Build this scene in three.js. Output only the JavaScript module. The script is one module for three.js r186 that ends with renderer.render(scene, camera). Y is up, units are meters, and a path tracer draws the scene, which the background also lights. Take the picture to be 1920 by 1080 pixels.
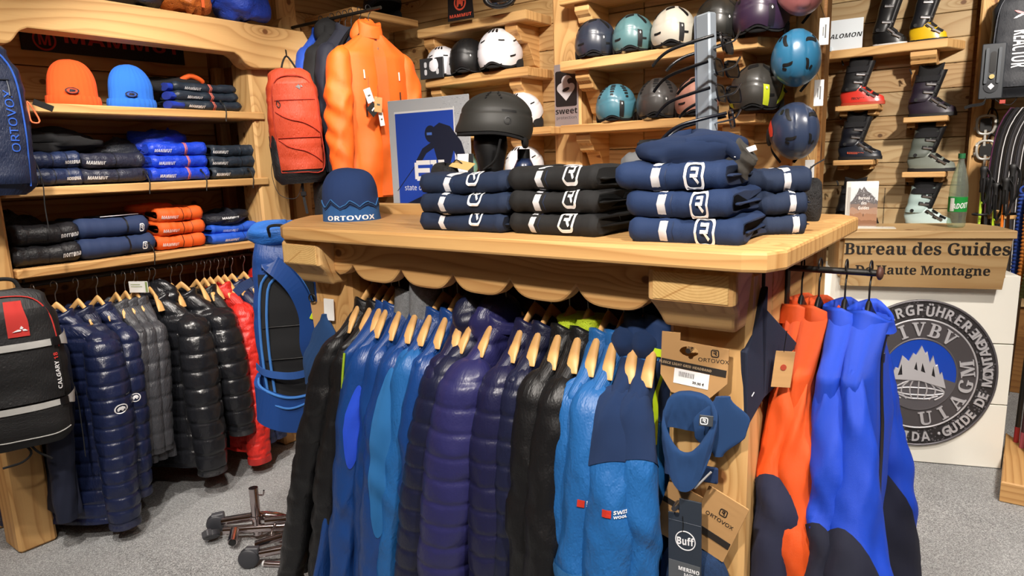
import * as THREE from 'three';
import { mergeGeometries } from 'three/addons/utils/BufferGeometryUtils.js';
import { FontLoader } from 'three/addons/loaders/FontLoader.js';
import { TextGeometry } from 'three/addons/geometries/TextGeometry.js';
import { TessellateModifier } from 'three/addons/modifiers/TessellateModifier.js';
import { RectAreaLightUniformsLib } from 'three/addons/lights/RectAreaLightUniformsLib.js';

// ------------------------------------------------------------------ camera, light, exposure
const scene = new THREE.Scene();
const rad = THREE.MathUtils.degToRad;
const camera = new THREE.PerspectiveCamera(45.98, 16 / 9, 0.05, 40);
camera.position.set(0, 1.62, 0);
camera.rotation.order = 'YXZ';
camera.rotation.set(rad(-10.509), rad(36.394), rad(-1.832));
const renderer = new THREE.WebGLRenderer({ antialias: true });
renderer.toneMapping = THREE.LinearToneMapping;
renderer.toneMappingExposure = 0.43;
renderer.shadowMap.enabled = true;
renderer.outputColorSpace = THREE.SRGBColorSpace;
RectAreaLightUniformsLib.init();
scene.background = new THREE.Color(0x0a0908);
const CEIL = 3.15;
const LAMP = 0xfff6ec;
// ceiling spots: [x, z, target x, y, z, candela, half-angle]
const SPOTS = [
  [-0.55, 0.35, -1.3, 0.9, -1.5, 56, 36],
  [0.55, -0.55, -0.55, 0.9, -1.8, 40, 36],
  [-1.9, -0.35, -3.3, 1.1, -1.35, 36, 34],
  [-2.1, -1.35, -3.35, 1.5, -2.0, 30, 36],
  [-2.0, -1.9, -3.0, 1.9, -3.0, 34, 30],
  [-1.55, -2.35, -2.4, 1.9, -3.6, 22, 36],
  [-0.55, -2.3, -1.35, 1.9, -3.6, 30, 38],
  [0.55, -3.3, -0.7, 1.7, -5.3, 62, 34],
  [0.75, -2.6, -0.25, 0.6, -3.95, 46, 36],
  [0.9, -1.2, 0.2, 0.0, -2.6, 34, 40],
  [-2.6, 0.5, -3.2, 0.2, -0.9, 26, 38],
];
// unseen ceiling panels added for soft fill: [x, z, width, depth, nits]
const FILLPANELS = [[-1.2, -0.7, 1.2, 0.6, 4], [-1.6, -2.7, 1.2, 0.5, 3], [0.6, -1.9, 0.6, 1.2, 5], [0.4, 1.2, 1.2, 0.6, 10], [0.5, -4.4, 1.2, 0.5, 4]];

// ------------------------------------------------------------------ naming
const used = new Map();
function numbered(name) { const k = used.get(name) ?? 0; used.set(name, k + 1); return k ? `${name}_${String(k).padStart(3, '0')}` : name; }
function tag(o, label, category, group, kind) {
  if (label) o.userData.label = label;
  if (category) o.userData.category = category;
  if (group) o.userData.group = group;
  if (kind) o.userData.kind = kind;
  return o;
}
function thing(name, label, category, [x, y, z] = [0, 0, 0], turn = 0, group) {
  const o = new THREE.Group(); o.name = numbered(name); o.position.set(x, y, z); o.rotation.y = turn; scene.add(o);
  return tag(o, label, category, group);
}
function structure(name) { const o = new THREE.Group(); o.name = name; o.userData.kind = 'structure'; scene.add(o); return o; }
function partName(parent, name) {
  if (!parent.children.some(c => c.name === name)) return name;
  const m = parent.userData_count ??= {}; m[name] = (m[name] ?? 0) + 1; return `${name}_${String(m[name]).padStart(3, '0')}`;
}
function part(parent, name, geo, mat, label) {
  const m = new THREE.Mesh(geo, mat); m.name = partName(parent, name); m.castShadow = m.receiveShadow = true;
  if (label) m.userData.label = label;
  parent.add(m); return m;
}
function copy(src, label, pos, turn, group) {
  const c = src.clone(); c.name = numbered(src.name.replace(/_\d{3}$/, '')); scene.add(c);
  if (label) c.userData.label = label;
  if (group) c.userData.group = group;
  if (pos) c.position.set(...pos);
  if (turn !== undefined) c.rotation.y = turn;
  return c;
}

// ------------------------------------------------------------------ random and noise
function rng(seed) { let s = seed >>> 0; return () => { s = (s + 0x6D2B79F5) | 0; let t = Math.imul(s ^ (s >>> 15), 1 | s); t = (t + Math.imul(t ^ (t >>> 7), 61 | t)) ^ t; return ((t ^ (t >>> 14)) >>> 0) / 4294967296; }; }
const R = rng(20240);
const HT = new Float32Array(4096); { const r = rng(77); for (let i = 0; i < 4096; i++) HT[i] = r() * 2 - 1; }
const hsh = (i, j, k) => HT[((Math.imul(i, 374761393) ^ Math.imul(j, 668265263) ^ Math.imul(k, 2147483629)) >>> 7) & 4095];
function noise(x, y = 0, z = 0) {
  const i = Math.floor(x), j = Math.floor(y), k = Math.floor(z); let a = x - i, b = y - j, c = z - k;
  a = a * a * (3 - 2 * a); b = b * b * (3 - 2 * b); c = c * c * (3 - 2 * c);
  const L = (p, q, t) => p + (q - p) * t;
  return L(L(L(hsh(i, j, k), hsh(i + 1, j, k), a), L(hsh(i, j + 1, k), hsh(i + 1, j + 1, k), a), b),
    L(L(hsh(i, j, k + 1), hsh(i + 1, j, k + 1), a), L(hsh(i, j + 1, k + 1), hsh(i + 1, j + 1, k + 1), a), b), c);
}
const fbm = (x, y, z = 0, n = 3) => { let s = 0, a = 0.5; for (let i = 0; i < n; i++) { s += a * noise(x, y, z + i * 7.3); x *= 2.03; y *= 2.03; z *= 2.03; a *= 0.5; } return s; };
const clamp = (x, a = 0, b = 1) => Math.min(b, Math.max(a, x));
const lerp = (a, b, t) => a + (b - a) * t;
const smooth = (a, b, x) => { const t = clamp((x - a) / (b - a)); return t * t * (3 - 2 * t); };
function curve(pts) { // piecewise smooth 1-D curve through [t, value]
  return t => { if (t <= pts[0][0]) return pts[0][1]; for (let i = 1; i < pts.length; i++) if (t <= pts[i][0]) { const k = (t - pts[i - 1][0]) / (pts[i][0] - pts[i - 1][0]); return lerp(pts[i - 1][1], pts[i][1], k * k * (3 - 2 * k)); } return pts[pts.length - 1][1]; };
}
function lin(pts) { return t => { if (t <= pts[0][0]) return pts[0][1]; for (let i = 1; i < pts.length; i++) if (t <= pts[i][0]) return lerp(pts[i - 1][1], pts[i][1], (t - pts[i - 1][0]) / (pts[i][0] - pts[i - 1][0])); return pts[pts.length - 1][1]; }; }

// ------------------------------------------------------------------ textures
function dataTex(w, h, fn, srgb) {
  const d = new Uint8Array(w * h * 4);
  for (let y = 0; y < h; y++) for (let x = 0; x < w; x++) { const c = fn(x, y), i = (y * w + x) * 4; d[i] = clamp(c[0], 0, 255); d[i + 1] = clamp(c[1], 0, 255); d[i + 2] = clamp(c[2], 0, 255); d[i + 3] = 255; }
  const t = new THREE.DataTexture(d, w, h); t.wrapS = t.wrapT = THREE.RepeatWrapping; t.magFilter = THREE.LinearFilter; t.minFilter = THREE.LinearMipmapLinearFilter; t.generateMipmaps = true;
  if (srgb) t.colorSpace = THREE.SRGBColorSpace; t.needsUpdate = true; return t;
}
function canvasTex(w, h, draw) {
  const c = document.createElement('canvas'); c.width = w; c.height = h; draw(c.getContext('2d'), w, h);
  const t = new THREE.CanvasTexture(c); t.colorSpace = THREE.SRGBColorSpace; t.magFilter = THREE.LinearFilter; return t;
}
// noise that repeats after (w, h) cells
const wrapNoise = (x, y, w, h, s) => { const fx = x - Math.floor(x / w) * w, fy = y - Math.floor(y / h) * h; const a = fx / w, b = fy / h; return (noise(fx, fy, s) * (1 - a) + noise(fx - w, fy, s) * a) * (1 - b) + (noise(fx, fy - h, s) * (1 - a) + noise(fx - w, fy - h, s) * a) * b; };
// pine: the texture covers 2 m along the grain (u) and 0.5 m across it (v)
const WOODU = 2, WOODV = 0.5;
function pineTexture(seed, light, dark, knotCol, rings, nKnots) {
  const r = rng(seed), W = 1024, H = 512, knots = [];
  for (let i = 0; i < nKnots; i++) knots.push([r(), r(), 0.008 + r() * 0.012, r() < 0.5 ? 1 : -1]);
  return dataTex(W, H, (px, py) => {
    const a = px / W, b = py / H; let ph = b * rings + 1.7 * wrapNoise(a * 3, b * 3, 3, 3, seed) + 0.5 * wrapNoise(a * 9, b * 6, 9, 6, seed + 3), core = 0, halo = 0;
    for (const [kx, ky, kr] of knots) {
      let dx = a - kx, dy = b - ky; dx -= Math.round(dx); dy -= Math.round(dy); dx *= WOODU; dy *= WOODV;
      const d2 = dx * dx / 9 + dy * dy; ph += 3.2 * Math.exp(-d2 / (kr * kr * 5)); const d = Math.sqrt(dx * dx / 1.6 + dy * dy);
      core = Math.max(core, 1 - smooth(kr * 0.55, kr * 0.95, d)); halo = Math.max(halo, 1 - smooth(kr * 0.5, kr * 2.6, d));
    }
    let s = ph - Math.floor(ph); s = s < 0.8 ? s / 0.8 : (1 - s) / 0.2; s = Math.pow(s, 2.6);
    const fib = 0.5 * wrapNoise(a * 40, b * 220, 40, 220, seed + 5) + 0.25 * wrapNoise(a * 8, b * 90, 8, 90, seed + 6), tone = wrapNoise(a * 4, b * 4, 4, 4, seed + 9);
    const k = clamp(s * 0.6 + fib * 0.16 + tone * 0.12 + halo * 0.22);
    return [0, 1, 2].map(i => lerp(lerp(light[i], dark[i], k), knotCol[i], core * 0.8));
  }, true);
}
const PINE = [pineTexture(3, [212, 181, 132], [168, 127, 78], [104, 66, 34], 11, 9), pineTexture(12, [216, 187, 140], [174, 136, 88], [108, 68, 36], 8, 6), pineTexture(31, [206, 173, 124], [157, 115, 68], [94, 60, 30], 15, 12)];
const fine = dataTex(256, 256, (x, y) => { const v = 128 + 90 * wrapNoise(x / 6, y / 2, 256 / 6 | 0, 128, 2); return [v, v, v]; });
function wood(i, tint = 0xffffff, rough = 0.62) { return new THREE.MeshStandardMaterial({ map: PINE[i], color: tint, roughness: rough, bumpMap: PINE[i], bumpScale: 0.0006 }); }
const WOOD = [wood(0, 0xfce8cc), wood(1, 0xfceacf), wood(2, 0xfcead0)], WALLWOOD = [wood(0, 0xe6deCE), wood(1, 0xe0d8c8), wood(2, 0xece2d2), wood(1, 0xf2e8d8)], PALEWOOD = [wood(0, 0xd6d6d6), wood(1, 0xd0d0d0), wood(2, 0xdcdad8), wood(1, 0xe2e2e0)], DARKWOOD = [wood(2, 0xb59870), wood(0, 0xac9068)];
const endGrain = dataTex(512, 512, (x, y) => {
  const a = x / 512 - 0.56, b = y / 512 - 1.18, d = Math.hypot(a, b * 0.9), an = Math.atan2(b, a); let ph = d * 34 + 0.8 * noise(an * 3, d * 4, 4); let s = ph - Math.floor(ph); s = Math.pow(s, 2.2);
  const crack = smooth(0.018, 0.0, Math.abs((y / 512 - 0.25) - (x / 512) * 0.55)) * smooth(0.62, 0.5, x / 512) * 0.55, n = fbm(x / 20, y / 20, 8); const k = s * 0.5 + n * 0.12 + crack;
  return [lerp(224, 170, k), lerp(186, 118, k), lerp(122, 56, k)];
}, true);
const END = new THREE.MeshStandardMaterial({ map: endGrain, roughness: 0.7 });
const crinkle = dataTex(512, 512, (x, y) => { const q = (s, z) => 1 - Math.abs(wrapNoise(x / s, y / s, 512 / s, 512 / s, z)); const v = 128 + 70 * wrapNoise(x / 32, y / 64, 16, 8, 1) + 60 * wrapNoise(x / 12, y / 32, 42, 16, 2) + 34 * wrapNoise(x / 6, y / 10, 85, 51, 3); return [v, v, v]; });
const weave = dataTex(128, 128, (x, y) => { const v = 128 + 50 * Math.sin(x * Math.PI / 4) * Math.sin(y * Math.PI / 4) + 60 * wrapNoise(x / 3, y / 3, 43, 43, 4); return [v, v, v]; });
const heather = dataTex(256, 256, (x, y) => { const v = 205 + 80 * wrapNoise(x / 2, y / 2, 128, 128, 4) + 25 * wrapNoise(x / 16, y / 16, 16, 16, 5); return [v, v, v]; }, true);
const carpet = dataTex(1024, 1024, (x, y) => { const n = HT[(x * 1973 + y * 9277 + ((x * y) >> 3) * 26699) & 4095], n2 = wrapNoise(x / 3.0, y / 3.0, 341, 341, 8), n3 = wrapNoise(x / 128, y / 128, 8, 8, 9); let v = 150 + 56 * n2 + 36 * n + 7 * n3; return [v * 0.975, v * 0.985, v * 0.99]; }, true);
const carpetBump = dataTex(512, 512, (x, y) => { const v = 128 + 90 * wrapNoise(x / 2.5, y / 2.5, 204, 204, 8); return [v, v, v]; });

// ------------------------------------------------------------------ materials
function rep(t, x, y = x) { const c = t.clone(); c.repeat.set(x, y); c.needsUpdate = true; return c; }
const crinkM = rep(crinkle, 5), weaveM = rep(weave, 40), heathM = rep(heather, 12);
const cache = new Map();
function memo(key, make) { if (!cache.has(key)) cache.set(key, make()); return cache.get(key); }
const nylon = (c, rough = 0.42, bump = 0.004) => memo(`n${c},${rough},${bump}`, () => new THREE.MeshPhysicalMaterial({ color: c, roughness: rough, bumpMap: crinkM, bumpScale: bump, sheen: 0.12, sheenRoughness: 0.5, sheenColor: new THREE.Color(c).lerp(new THREE.Color(0xffffff), 0.3) }));
const cloth = (c, rough = 0.85) => memo(`c${c},${rough}`, () => new THREE.MeshPhysicalMaterial({ color: c, roughness: rough, bumpMap: weaveM, bumpScale: 0.0008, sheen: 0.15, sheenRoughness: 0.6, sheenColor: new THREE.Color(c).lerp(new THREE.Color(0xffffff), 0.15) }));
const fleece = c => memo(`f${c}`, () => new THREE.MeshStandardMaterial({ color: c, roughness: 0.95, map: heathM, bumpMap: heathM, bumpScale: 0.002 }));
const plastic = (c, rough = 0.4) => memo(`p${c},${rough}`, () => new THREE.MeshStandardMaterial({ color: c, roughness: rough }));
const gloss = (c, rough = 0.3) => memo(`g${c},${rough}`, () => new THREE.MeshPhysicalMaterial({ color: c, roughness: rough, clearcoat: 0.5, clearcoatRoughness: 0.25 }));
const metal = (c, rough = 0.25) => memo(`m${c},${rough}`, () => new THREE.MeshStandardMaterial({ color: c, roughness: rough, metalness: 1 }));
const paper = c => plastic(c, 0.75);
const WHITE = 0xe9e9ea, BLACK = 0x0c0c0e;
const chrome = metal(0xd8d8dc, 0.12), steel = metal(0xa8aab0, 0.3), iron = plastic(0x15130f, 0.5);

// ------------------------------------------------------------------ geometry helpers
const V = (x, y, z) => new THREE.Vector3(x, y, z);
const merge = list => mergeGeometries(list.map(g => { const q = g.index ? g.toNonIndexed() : g; for (const k of Object.keys(q.attributes)) if (!['position', 'normal', 'uv'].includes(k)) q.deleteAttribute(k); return q; }));
const mv = (g, x = 0, y = 0, z = 0, rx = 0, ry = 0, rz = 0) => { if (rx) g.rotateX(rx); if (ry) g.rotateY(ry); if (rz) g.rotateZ(rz); return g.translate(x, y, z); };
// a box with chamfered edges (44 triangles); uv runs in wood units with the grain along axis g
function cbox(w, h, d, c = 0.004, g = 0, seed = 0) {
  const H = [w / 2, h / 2, d / 2]; c = Math.min(c, w * 0.45, h * 0.45, d * 0.45);
  const P = (ax, s) => { const p = [0, 0, 0]; for (let i = 0; i < 3; i++) p[i] = s[i] * (i === ax ? H[i] : H[i] - c); return p; };
  const pos = [], nor = [];
  const tri = (A, B, C) => { const a = V(...A), b = V(...B), q = V(...C); const n = b.clone().sub(a).cross(q.clone().sub(a)).normalize(); const m = a.clone().add(b).add(q); if (n.dot(m) < 0) { n.negate(); pos.push(...A, ...C, ...B); } else pos.push(...A, ...B, ...C); for (let i = 0; i < 3; i++) nor.push(n.x, n.y, n.z); };
  const quad = (A, B, C, D) => { tri(A, B, C); tri(A, C, D); };
  for (let ax = 0; ax < 3; ax++) { const u = (ax + 1) % 3, v = (ax + 2) % 3; for (const s of [-1, 1]) { const S = (i, j) => { const q = [0, 0, 0]; q[ax] = s; q[u] = i; q[v] = j; return P(ax, q); }; quad(S(-1, -1), S(1, -1), S(1, 1), S(-1, 1)); } 
    for (const i of [-1, 1]) for (const j of [-1, 1]) { const q = k => { const o = [0, 0, 0]; o[u] = i; o[v] = j; o[ax] = k; return o; }; quad(P(u, q(-1)), P(u, q(1)), P(v, q(1)), P(v, q(-1))); } }
  for (const i of [-1, 1]) for (const j of [-1, 1]) for (const k of [-1, 1]) tri(P(0, [i, j, k]), P(1, [i, j, k]), P(2, [i, j, k]));
  const G = new THREE.BufferGeometry(); G.setAttribute('position', new THREE.Float32BufferAttribute(pos, 3)); G.setAttribute('normal', new THREE.Float32BufferAttribute(nor, 3));
  return grain(G, g, seed);
}
const box = (w, h, d, x = 0, y = 0, z = 0, c = 0.003) => cbox(w, h, d, c).translate(x, y, z);
// wood-unit box projection for any geometry, grain along axis g
function grain(G, g = 0, seed = 0) {
  if (!G.attributes.normal) G.computeVertexNormals();
  if (G.index) G = G.toNonIndexed();
  const p = G.attributes.position, n = G.attributes.normal, uv = new Float32Array(p.count * 2), r = rng(seed * 7919 + 13), ou = r(), ov = r();
  for (let i = 0; i < p.count; i += 3) {
    let nx = 0, ny = 0, nz = 0; for (let k = 0; k < 3; k++) { nx += Math.abs(n.getX(i + k)); ny += Math.abs(n.getY(i + k)); nz += Math.abs(n.getZ(i + k)); }
    const ax = nx >= ny && nx >= nz ? 0 : ny >= nz ? 1 : 2; let a = g, b = 3 - ax - g; if (ax === g) { a = (g + 1) % 3; b = (g + 2) % 3; }
    for (let k = 0; k < 3; k++) { const q = [p.getX(i + k), p.getY(i + k), p.getZ(i + k)]; uv[(i + k) * 2] = q[a] / WOODU * (ax === g ? 0.3 : 1) + ou; uv[(i + k) * 2 + 1] = q[b] / WOODV + ov + ax * 0.37; }
  }
  G.setAttribute('uv', new THREE.BufferAttribute(uv, 2)); return G;
}
function tube(pts, r, seg = 24, rs = 8, closed = false) { return new THREE.TubeGeometry(new THREE.CatmullRomCurve3(pts.map(p => V(...p)), closed, 'centripetal'), seg, r, rs, closed); }
function rod(a, b, r, rs = 10, r2 = r) { const A = V(...a), B = V(...b), d = B.clone().sub(A), g = new THREE.CylinderGeometry(r2, r, d.length(), rs); g.applyQuaternion(new THREE.Quaternion().setFromUnitVectors(V(0, 1, 0), d.clone().normalize())); return g.translate((A.x + B.x) / 2, (A.y + B.y) / 2, (A.z + B.z) / 2); }
// strap: a flat band that follows points; `up` is the direction of its width
function band(pts, width, thick, across, seg = 20) {
  const c = new THREE.CatmullRomCurve3(pts.map(p => V(...p)), false, 'centripetal'), P = c.getSpacedPoints(seg), pos = [], idx = [];
  const A = Array.isArray(across[0]) ? null : V(...across).normalize();
  for (let i = 0; i <= seg; i++) { const t = c.getTangentAt(i / seg), w = A ? A.clone() : V(...across[0]).lerp(V(...across[1]), i / seg).normalize(); w.addScaledVector(t, -w.dot(t)).normalize(); const n = t.clone().cross(w).normalize(); const p = P[i]; for (const [a, b] of [[-1, -1], [1, -1], [1, 1], [-1, 1]]) { const q = p.clone().addScaledVector(w, a * width / 2).addScaledVector(n, b * thick / 2); pos.push(q.x, q.y, q.z); } }
  for (let i = 0; i < seg; i++) for (let k = 0; k < 4; k++) { const a = i * 4 + k, b = i * 4 + (k + 1) % 4; idx.push(a, b, b + 4, a, b + 4, a + 4); }
  const e = seg * 4; idx.push(0, 2, 1, 0, 3, 2, e, e + 1, e + 2, e, e + 2, e + 3);
  let G = new THREE.BufferGeometry(); G.setAttribute('position', new THREE.Float32BufferAttribute(pos, 3)); G.setIndex(idx); G = G.toNonIndexed(); G.computeVertexNormals();
  const uv = new Float32Array(G.attributes.position.count * 2); G.setAttribute('uv', new THREE.BufferAttribute(uv, 2)); return G;
}
function shape(pts) { const s = new THREE.Shape(); pts.forEach((p, i) => i ? s.lineTo(p[0], p[1]) : s.moveTo(p[0], p[1])); s.closePath(); return s; }
function extrude(s, depth, bevel = 0, seg = 2, curveSeg = 8) { return new THREE.ExtrudeGeometry(s, { depth, bevelEnabled: bevel > 0, bevelSize: bevel, bevelThickness: bevel, bevelOffset: -bevel, bevelSegments: seg, curveSegments: curveSeg }); }
function rrect(w, h, r) { const s = new THREE.Shape(), x = w / 2, y = h / 2; s.moveTo(-x + r, -y); s.lineTo(x - r, -y); s.absarc(x - r, -y + r, r, -Math.PI / 2, 0); s.lineTo(x, y - r); s.absarc(x - r, y - r, r, 0, Math.PI / 2); s.lineTo(-x + r, y); s.absarc(-x + r, y - r, r, Math.PI / 2, Math.PI); s.lineTo(-x, -y + r); s.absarc(-x + r, -y + r, r, Math.PI, Math.PI * 1.5); return s; }
// A skin: a grid surface f(u, v) (u closed round the loop), pushed out by disp(u, v, p) along its normal.
function skin(nu, nv, f, { disp, capA = true, capB = true, open = false, uvs = [1, 1] } = {}) {
  const N = nu + (open ? 1 : 0), base = []; const du = 1 / nu, dv = 1 / nv;
  for (let j = 0; j <= nv; j++) for (let i = 0; i < N; i++) { const p = f(i * du, j * dv); base.push(V(p[0], p[1], p[2])); }
  const id = (i, j) => j * N + (open ? clamp(i, 0, nu) : ((i % nu) + nu) % nu), jj = j => clamp(j, 0, nv);
  const nrm = B => { const out = []; for (let j = 0; j <= nv; j++) for (let i = 0; i < N; i++) { const a = B[id(i + 1, j)].clone().sub(B[id(i - 1, j)]), b = B[id(i, jj(j + 1))].clone().sub(B[id(i, jj(j - 1))]); const n = a.cross(b); if (n.lengthSq() < 1e-16) n.set(0, j ? 1 : -1, 0); out.push(n.normalize()); } return out; };
  let n = nrm(base), pts = base;
  if (disp) { pts = base.map((p, k) => p.clone().addScaledVector(n[k], disp((k % N) * du, Math.floor(k / N) * dv, p))); n = nrm(pts); }
  const pos = [], nor = [], uv = [], idx = []; const M = nu + 1;
  for (let j = 0; j <= nv; j++) for (let i = 0; i <= nu; i++) { const k = id(i, j), p = pts[k], q = n[k]; pos.push(p.x, p.y, p.z); nor.push(q.x, q.y, q.z); uv.push(i * du * uvs[0], j * dv * uvs[1]); }
  for (let j = 0; j < nv; j++) for (let i = 0; i < nu; i++) { const a = j * M + i, b = a + 1, c = a + M, d = c + 1; idx.push(a, b, d, a, d, c); }
  for (const [on, j, s] of [[capA, 0, -1], [capB, nv, 1]]) if (on && !open) { const c = V(0, 0, 0); for (let i = 0; i < nu; i++) c.add(pts[id(i, j)]); c.divideScalar(nu); const k0 = pos.length / 3; const t = pts[id(0, j)].clone().sub(c).cross(pts[id(Math.floor(nu / 4), j)].clone().sub(c)).normalize().multiplyScalar(s); pos.push(c.x, c.y, c.z); nor.push(t.x, t.y, t.z); uv.push(0.5, 0.5); for (let i = 0; i <= nu; i++) { const p = pts[id(i, j)]; pos.push(p.x, p.y, p.z); nor.push(t.x, t.y, t.z); uv.push(i * du, 0); } for (let i = 0; i < nu; i++) s < 0 ? idx.push(k0, k0 + 2 + i, k0 + 1 + i) : idx.push(k0, k0 + 1 + i, k0 + 2 + i); }
  const geo = new THREE.BufferGeometry(); geo.setAttribute('position', new THREE.Float32BufferAttribute(pos, 3)); geo.setAttribute('normal', new THREE.Float32BufferAttribute(nor, 3)); geo.setAttribute('uv', new THREE.Float32BufferAttribute(uv, 2)); geo.setIndex(idx);
  const at = (u, v, off = 0) => { const x = u * nu, y = clamp(v) * nv, i = Math.floor(x), j = Math.min(nv - 1, Math.floor(y)), a = x - i, b = y - j; const mix = A => A[id(i, j)].clone().multiplyScalar((1 - a) * (1 - b)).addScaledVector(A[id(i + 1, j)], a * (1 - b)).addScaledVector(A[id(i, j + 1)], (1 - a) * b).addScaledVector(A[id(i + 1, j + 1)], a * b); return mix(pts).addScaledVector(mix(n).normalize(), off); };
  return { geo, at };
}
// a patch of a skin, lifted by off; v limits may depend on the patch's own parameter
function patch(sk, u0, u1, v0, v1, off = 0.0015, nu = 12, nv = 24) {
  const F = (t, q) => typeof q === 'function' ? q(t) : q;
  return skin(nu, nv, (a, b) => { const p = sk.at(lerp(u0, u1, a), lerp(F(a, v0), F(a, v1), b), off); return [p.x, p.y, p.z]; }, { open: true }).geo;
}
// wraps a flat geometry (x right, y up, in metres) on a skin round (u0, v0); su, sv: parameter per metre
function wrap(flat, sk, u0, v0, su, sv, off = 0.001, swap = false) {
  const g = new TessellateModifier(0.009, 4).modify(flat.index ? flat.toNonIndexed() : flat.clone()), p = g.attributes.position; for (let i = 0; i < p.count; i++) { const x = p.getX(i), y = p.getY(i), q = swap ? sk.at(u0 + y * su, v0 + x * sv, off + p.getZ(i)) : sk.at(u0 + x * su, v0 + y * sv, off + p.getZ(i)); p.setXYZ(i, q.x, q.y, q.z); }
  g.computeVertexNormals(); return g;
}
const FONT = {}; for (const k of ['sans_bold', 'sans_regular', 'serif_bold', 'serif_regular']) FONT[k] = await new FontLoader().loadAsync(`fonts/droid/droid_${k}.typeface.json`);
function text(str, size, font = 'sans_bold', depth = 0.0006, { slant = 0, stretch = 1, rot = 0, align = 'c' } = {}) {
  const g = new TextGeometry(str, { font: FONT[font], size, depth, curveSegments: 3, bevelEnabled: false }); g.computeBoundingBox(); const b = g.boundingBox;
  g.translate(align === 'l' ? -b.min.x : -(b.min.x + b.max.x) / 2, -(b.min.y + b.max.y) / 2, 0); g.scale(stretch, 1, 1);
  if (slant) g.applyMatrix4(new THREE.Matrix4().makeShear(0, 0, slant, 0, 0, 0)); if (rot) g.rotateZ(rot); return g;
}
const ring = (r0, r1, depth = 0.001, seg = 28) => { const s = new THREE.Shape(); s.absarc(0, 0, r1, 0, Math.PI * 2); if (r0 <= 0) return new THREE.ExtrudeGeometry(s, { depth, bevelEnabled: false, curveSegments: seg }); const h = new THREE.Path(); h.absarc(0, 0, r0, 0, Math.PI * 2, true); s.holes.push(h); return new THREE.ExtrudeGeometry(s, { depth, bevelEnabled: false, curveSegments: seg }); };
// the square "R" mark: a rounded square outline, open at the top left, with a bent stroke inside
function squareMark(s, depth = 0.0008) {
  const o = rrect(s, s, s * 0.27), h = rrect(s * 0.76, s * 0.76, s * 0.17); o.holes.push(h); const st = s * 0.11;
  const bar = (x0, y0, x1, y1, w) => { const dx = x1 - x0, dy = y1 - y0, l = Math.hypot(dx, dy), nx = -dy / l * w / 2, ny = dx / l * w / 2; return new THREE.ExtrudeGeometry(shape([[x0 + nx, y0 + ny], [x0 - nx, y0 - ny], [x1 - nx, y1 - ny], [x1 + nx, y1 + ny]]), { depth, bevelEnabled: false }); };
  return merge([new THREE.ExtrudeGeometry(o, { depth, bevelEnabled: false, curveSegments: 5 }), bar(-s * 0.2, s * 0.24, s * 0.14, s * 0.24, st), bar(s * 0.14, s * 0.29, s * 0.14, s * 0.02, st), bar(s * 0.18, s * 0.02, -s * 0.2, s * 0.02, st), bar(-s * 0.03, s * 0.02, s * 0.2, -s * 0.24, st)]);
}
// ------------------------------------------------------------------ spot lamps and added fill panels (above the frame, in the ceiling)
{
  const body = plastic(0x202022, 0.5), can = new THREE.CylinderGeometry(0.055, 0.055, 0.14, 20, 1, true), cap = new THREE.CylinderGeometry(0.055, 0.055, 0.006, 20), lens = new THREE.CylinderGeometry(0.045, 0.045, 0.004, 20);
  const glow = new THREE.MeshStandardMaterial({ color: 0x111111, emissive: LAMP, emissiveIntensity: 6 });
  SPOTS.forEach(([x, z, tx, ty, tz, cd, half], i) => {
    const t = thing('spotlight', `black ceiling spotlight above the frame, ${['over the table', 'right of the table', 'over the left rack', 'over the left shelves', 'over the corner', 'over the left helmets', 'over the right helmets', 'over the boots', 'over the desk', 'over the right floor', 'over the left floor'][i]}`, 'spotlight', [x, CEIL - 0.16, z], 0, 'ceiling spotlights');
    const d = V(tx - x, ty - CEIL + 0.16, tz - z).normalize(), q = new THREE.Quaternion().setFromUnitVectors(V(0, -1, 0), d);
    const head = part(t, 'housing', can, body); head.quaternion.copy(q);
    const b = part(head, 'back_plate', cap, body); b.position.y = 0.07; const l = part(head, 'lens', lens, glow); l.position.y = -0.066;
    part(t, 'stem', rod([0, 0.16, 0], [0, 0.04, 0], 0.012), body);
    const s = new THREE.SpotLight(LAMP, cd, 0, rad(half), 0.55, 2); s.position.copy(d).multiplyScalar(0.085); s.target.position.copy(d).multiplyScalar(2); s.castShadow = true; s.shadow.radius = 3; s.shadow.mapSize.set(2048, 2048); s.name = 'spot_beam'; t.add(s); t.add(s.target); s.target.name = 'spot_target';
  });
  FILLPANELS.forEach(([x, z, w, d, I], i) => {  // panels added as fill light only, out of view
    const t = thing('fill_panel', `added white fill light panel above the frame, ${['over the table', 'by the helmets', 'over the right floor', 'behind the camera', 'over the desk'][i]}`, 'fill light', [x, CEIL - 0.03, z], 0, 'added fill panels');
    part(t, 'frame', merge([box(w + 0.06, 0.03, 0.03, 0, 0, d / 2 + 0.015), box(w + 0.06, 0.03, 0.03, 0, 0, -d / 2 - 0.015), box(0.03, 0.03, d, w / 2 + 0.015), box(0.03, 0.03, d, -w / 2 - 0.015)]), plastic(0xdddddd, 0.5));
    part(t, 'diffuser', box(w, 0.008, d, 0, 0.004, 0), new THREE.MeshStandardMaterial({ color: 0x222222, emissive: 0xfff4e4, emissiveIntensity: 1.2 }));
    const a = new THREE.RectAreaLight(0xfff4e4, I, w, d); a.position.y = -0.012; a.rotation.x = -Math.PI / 2; a.name = 'fill_light'; t.add(a);
  });
}
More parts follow.
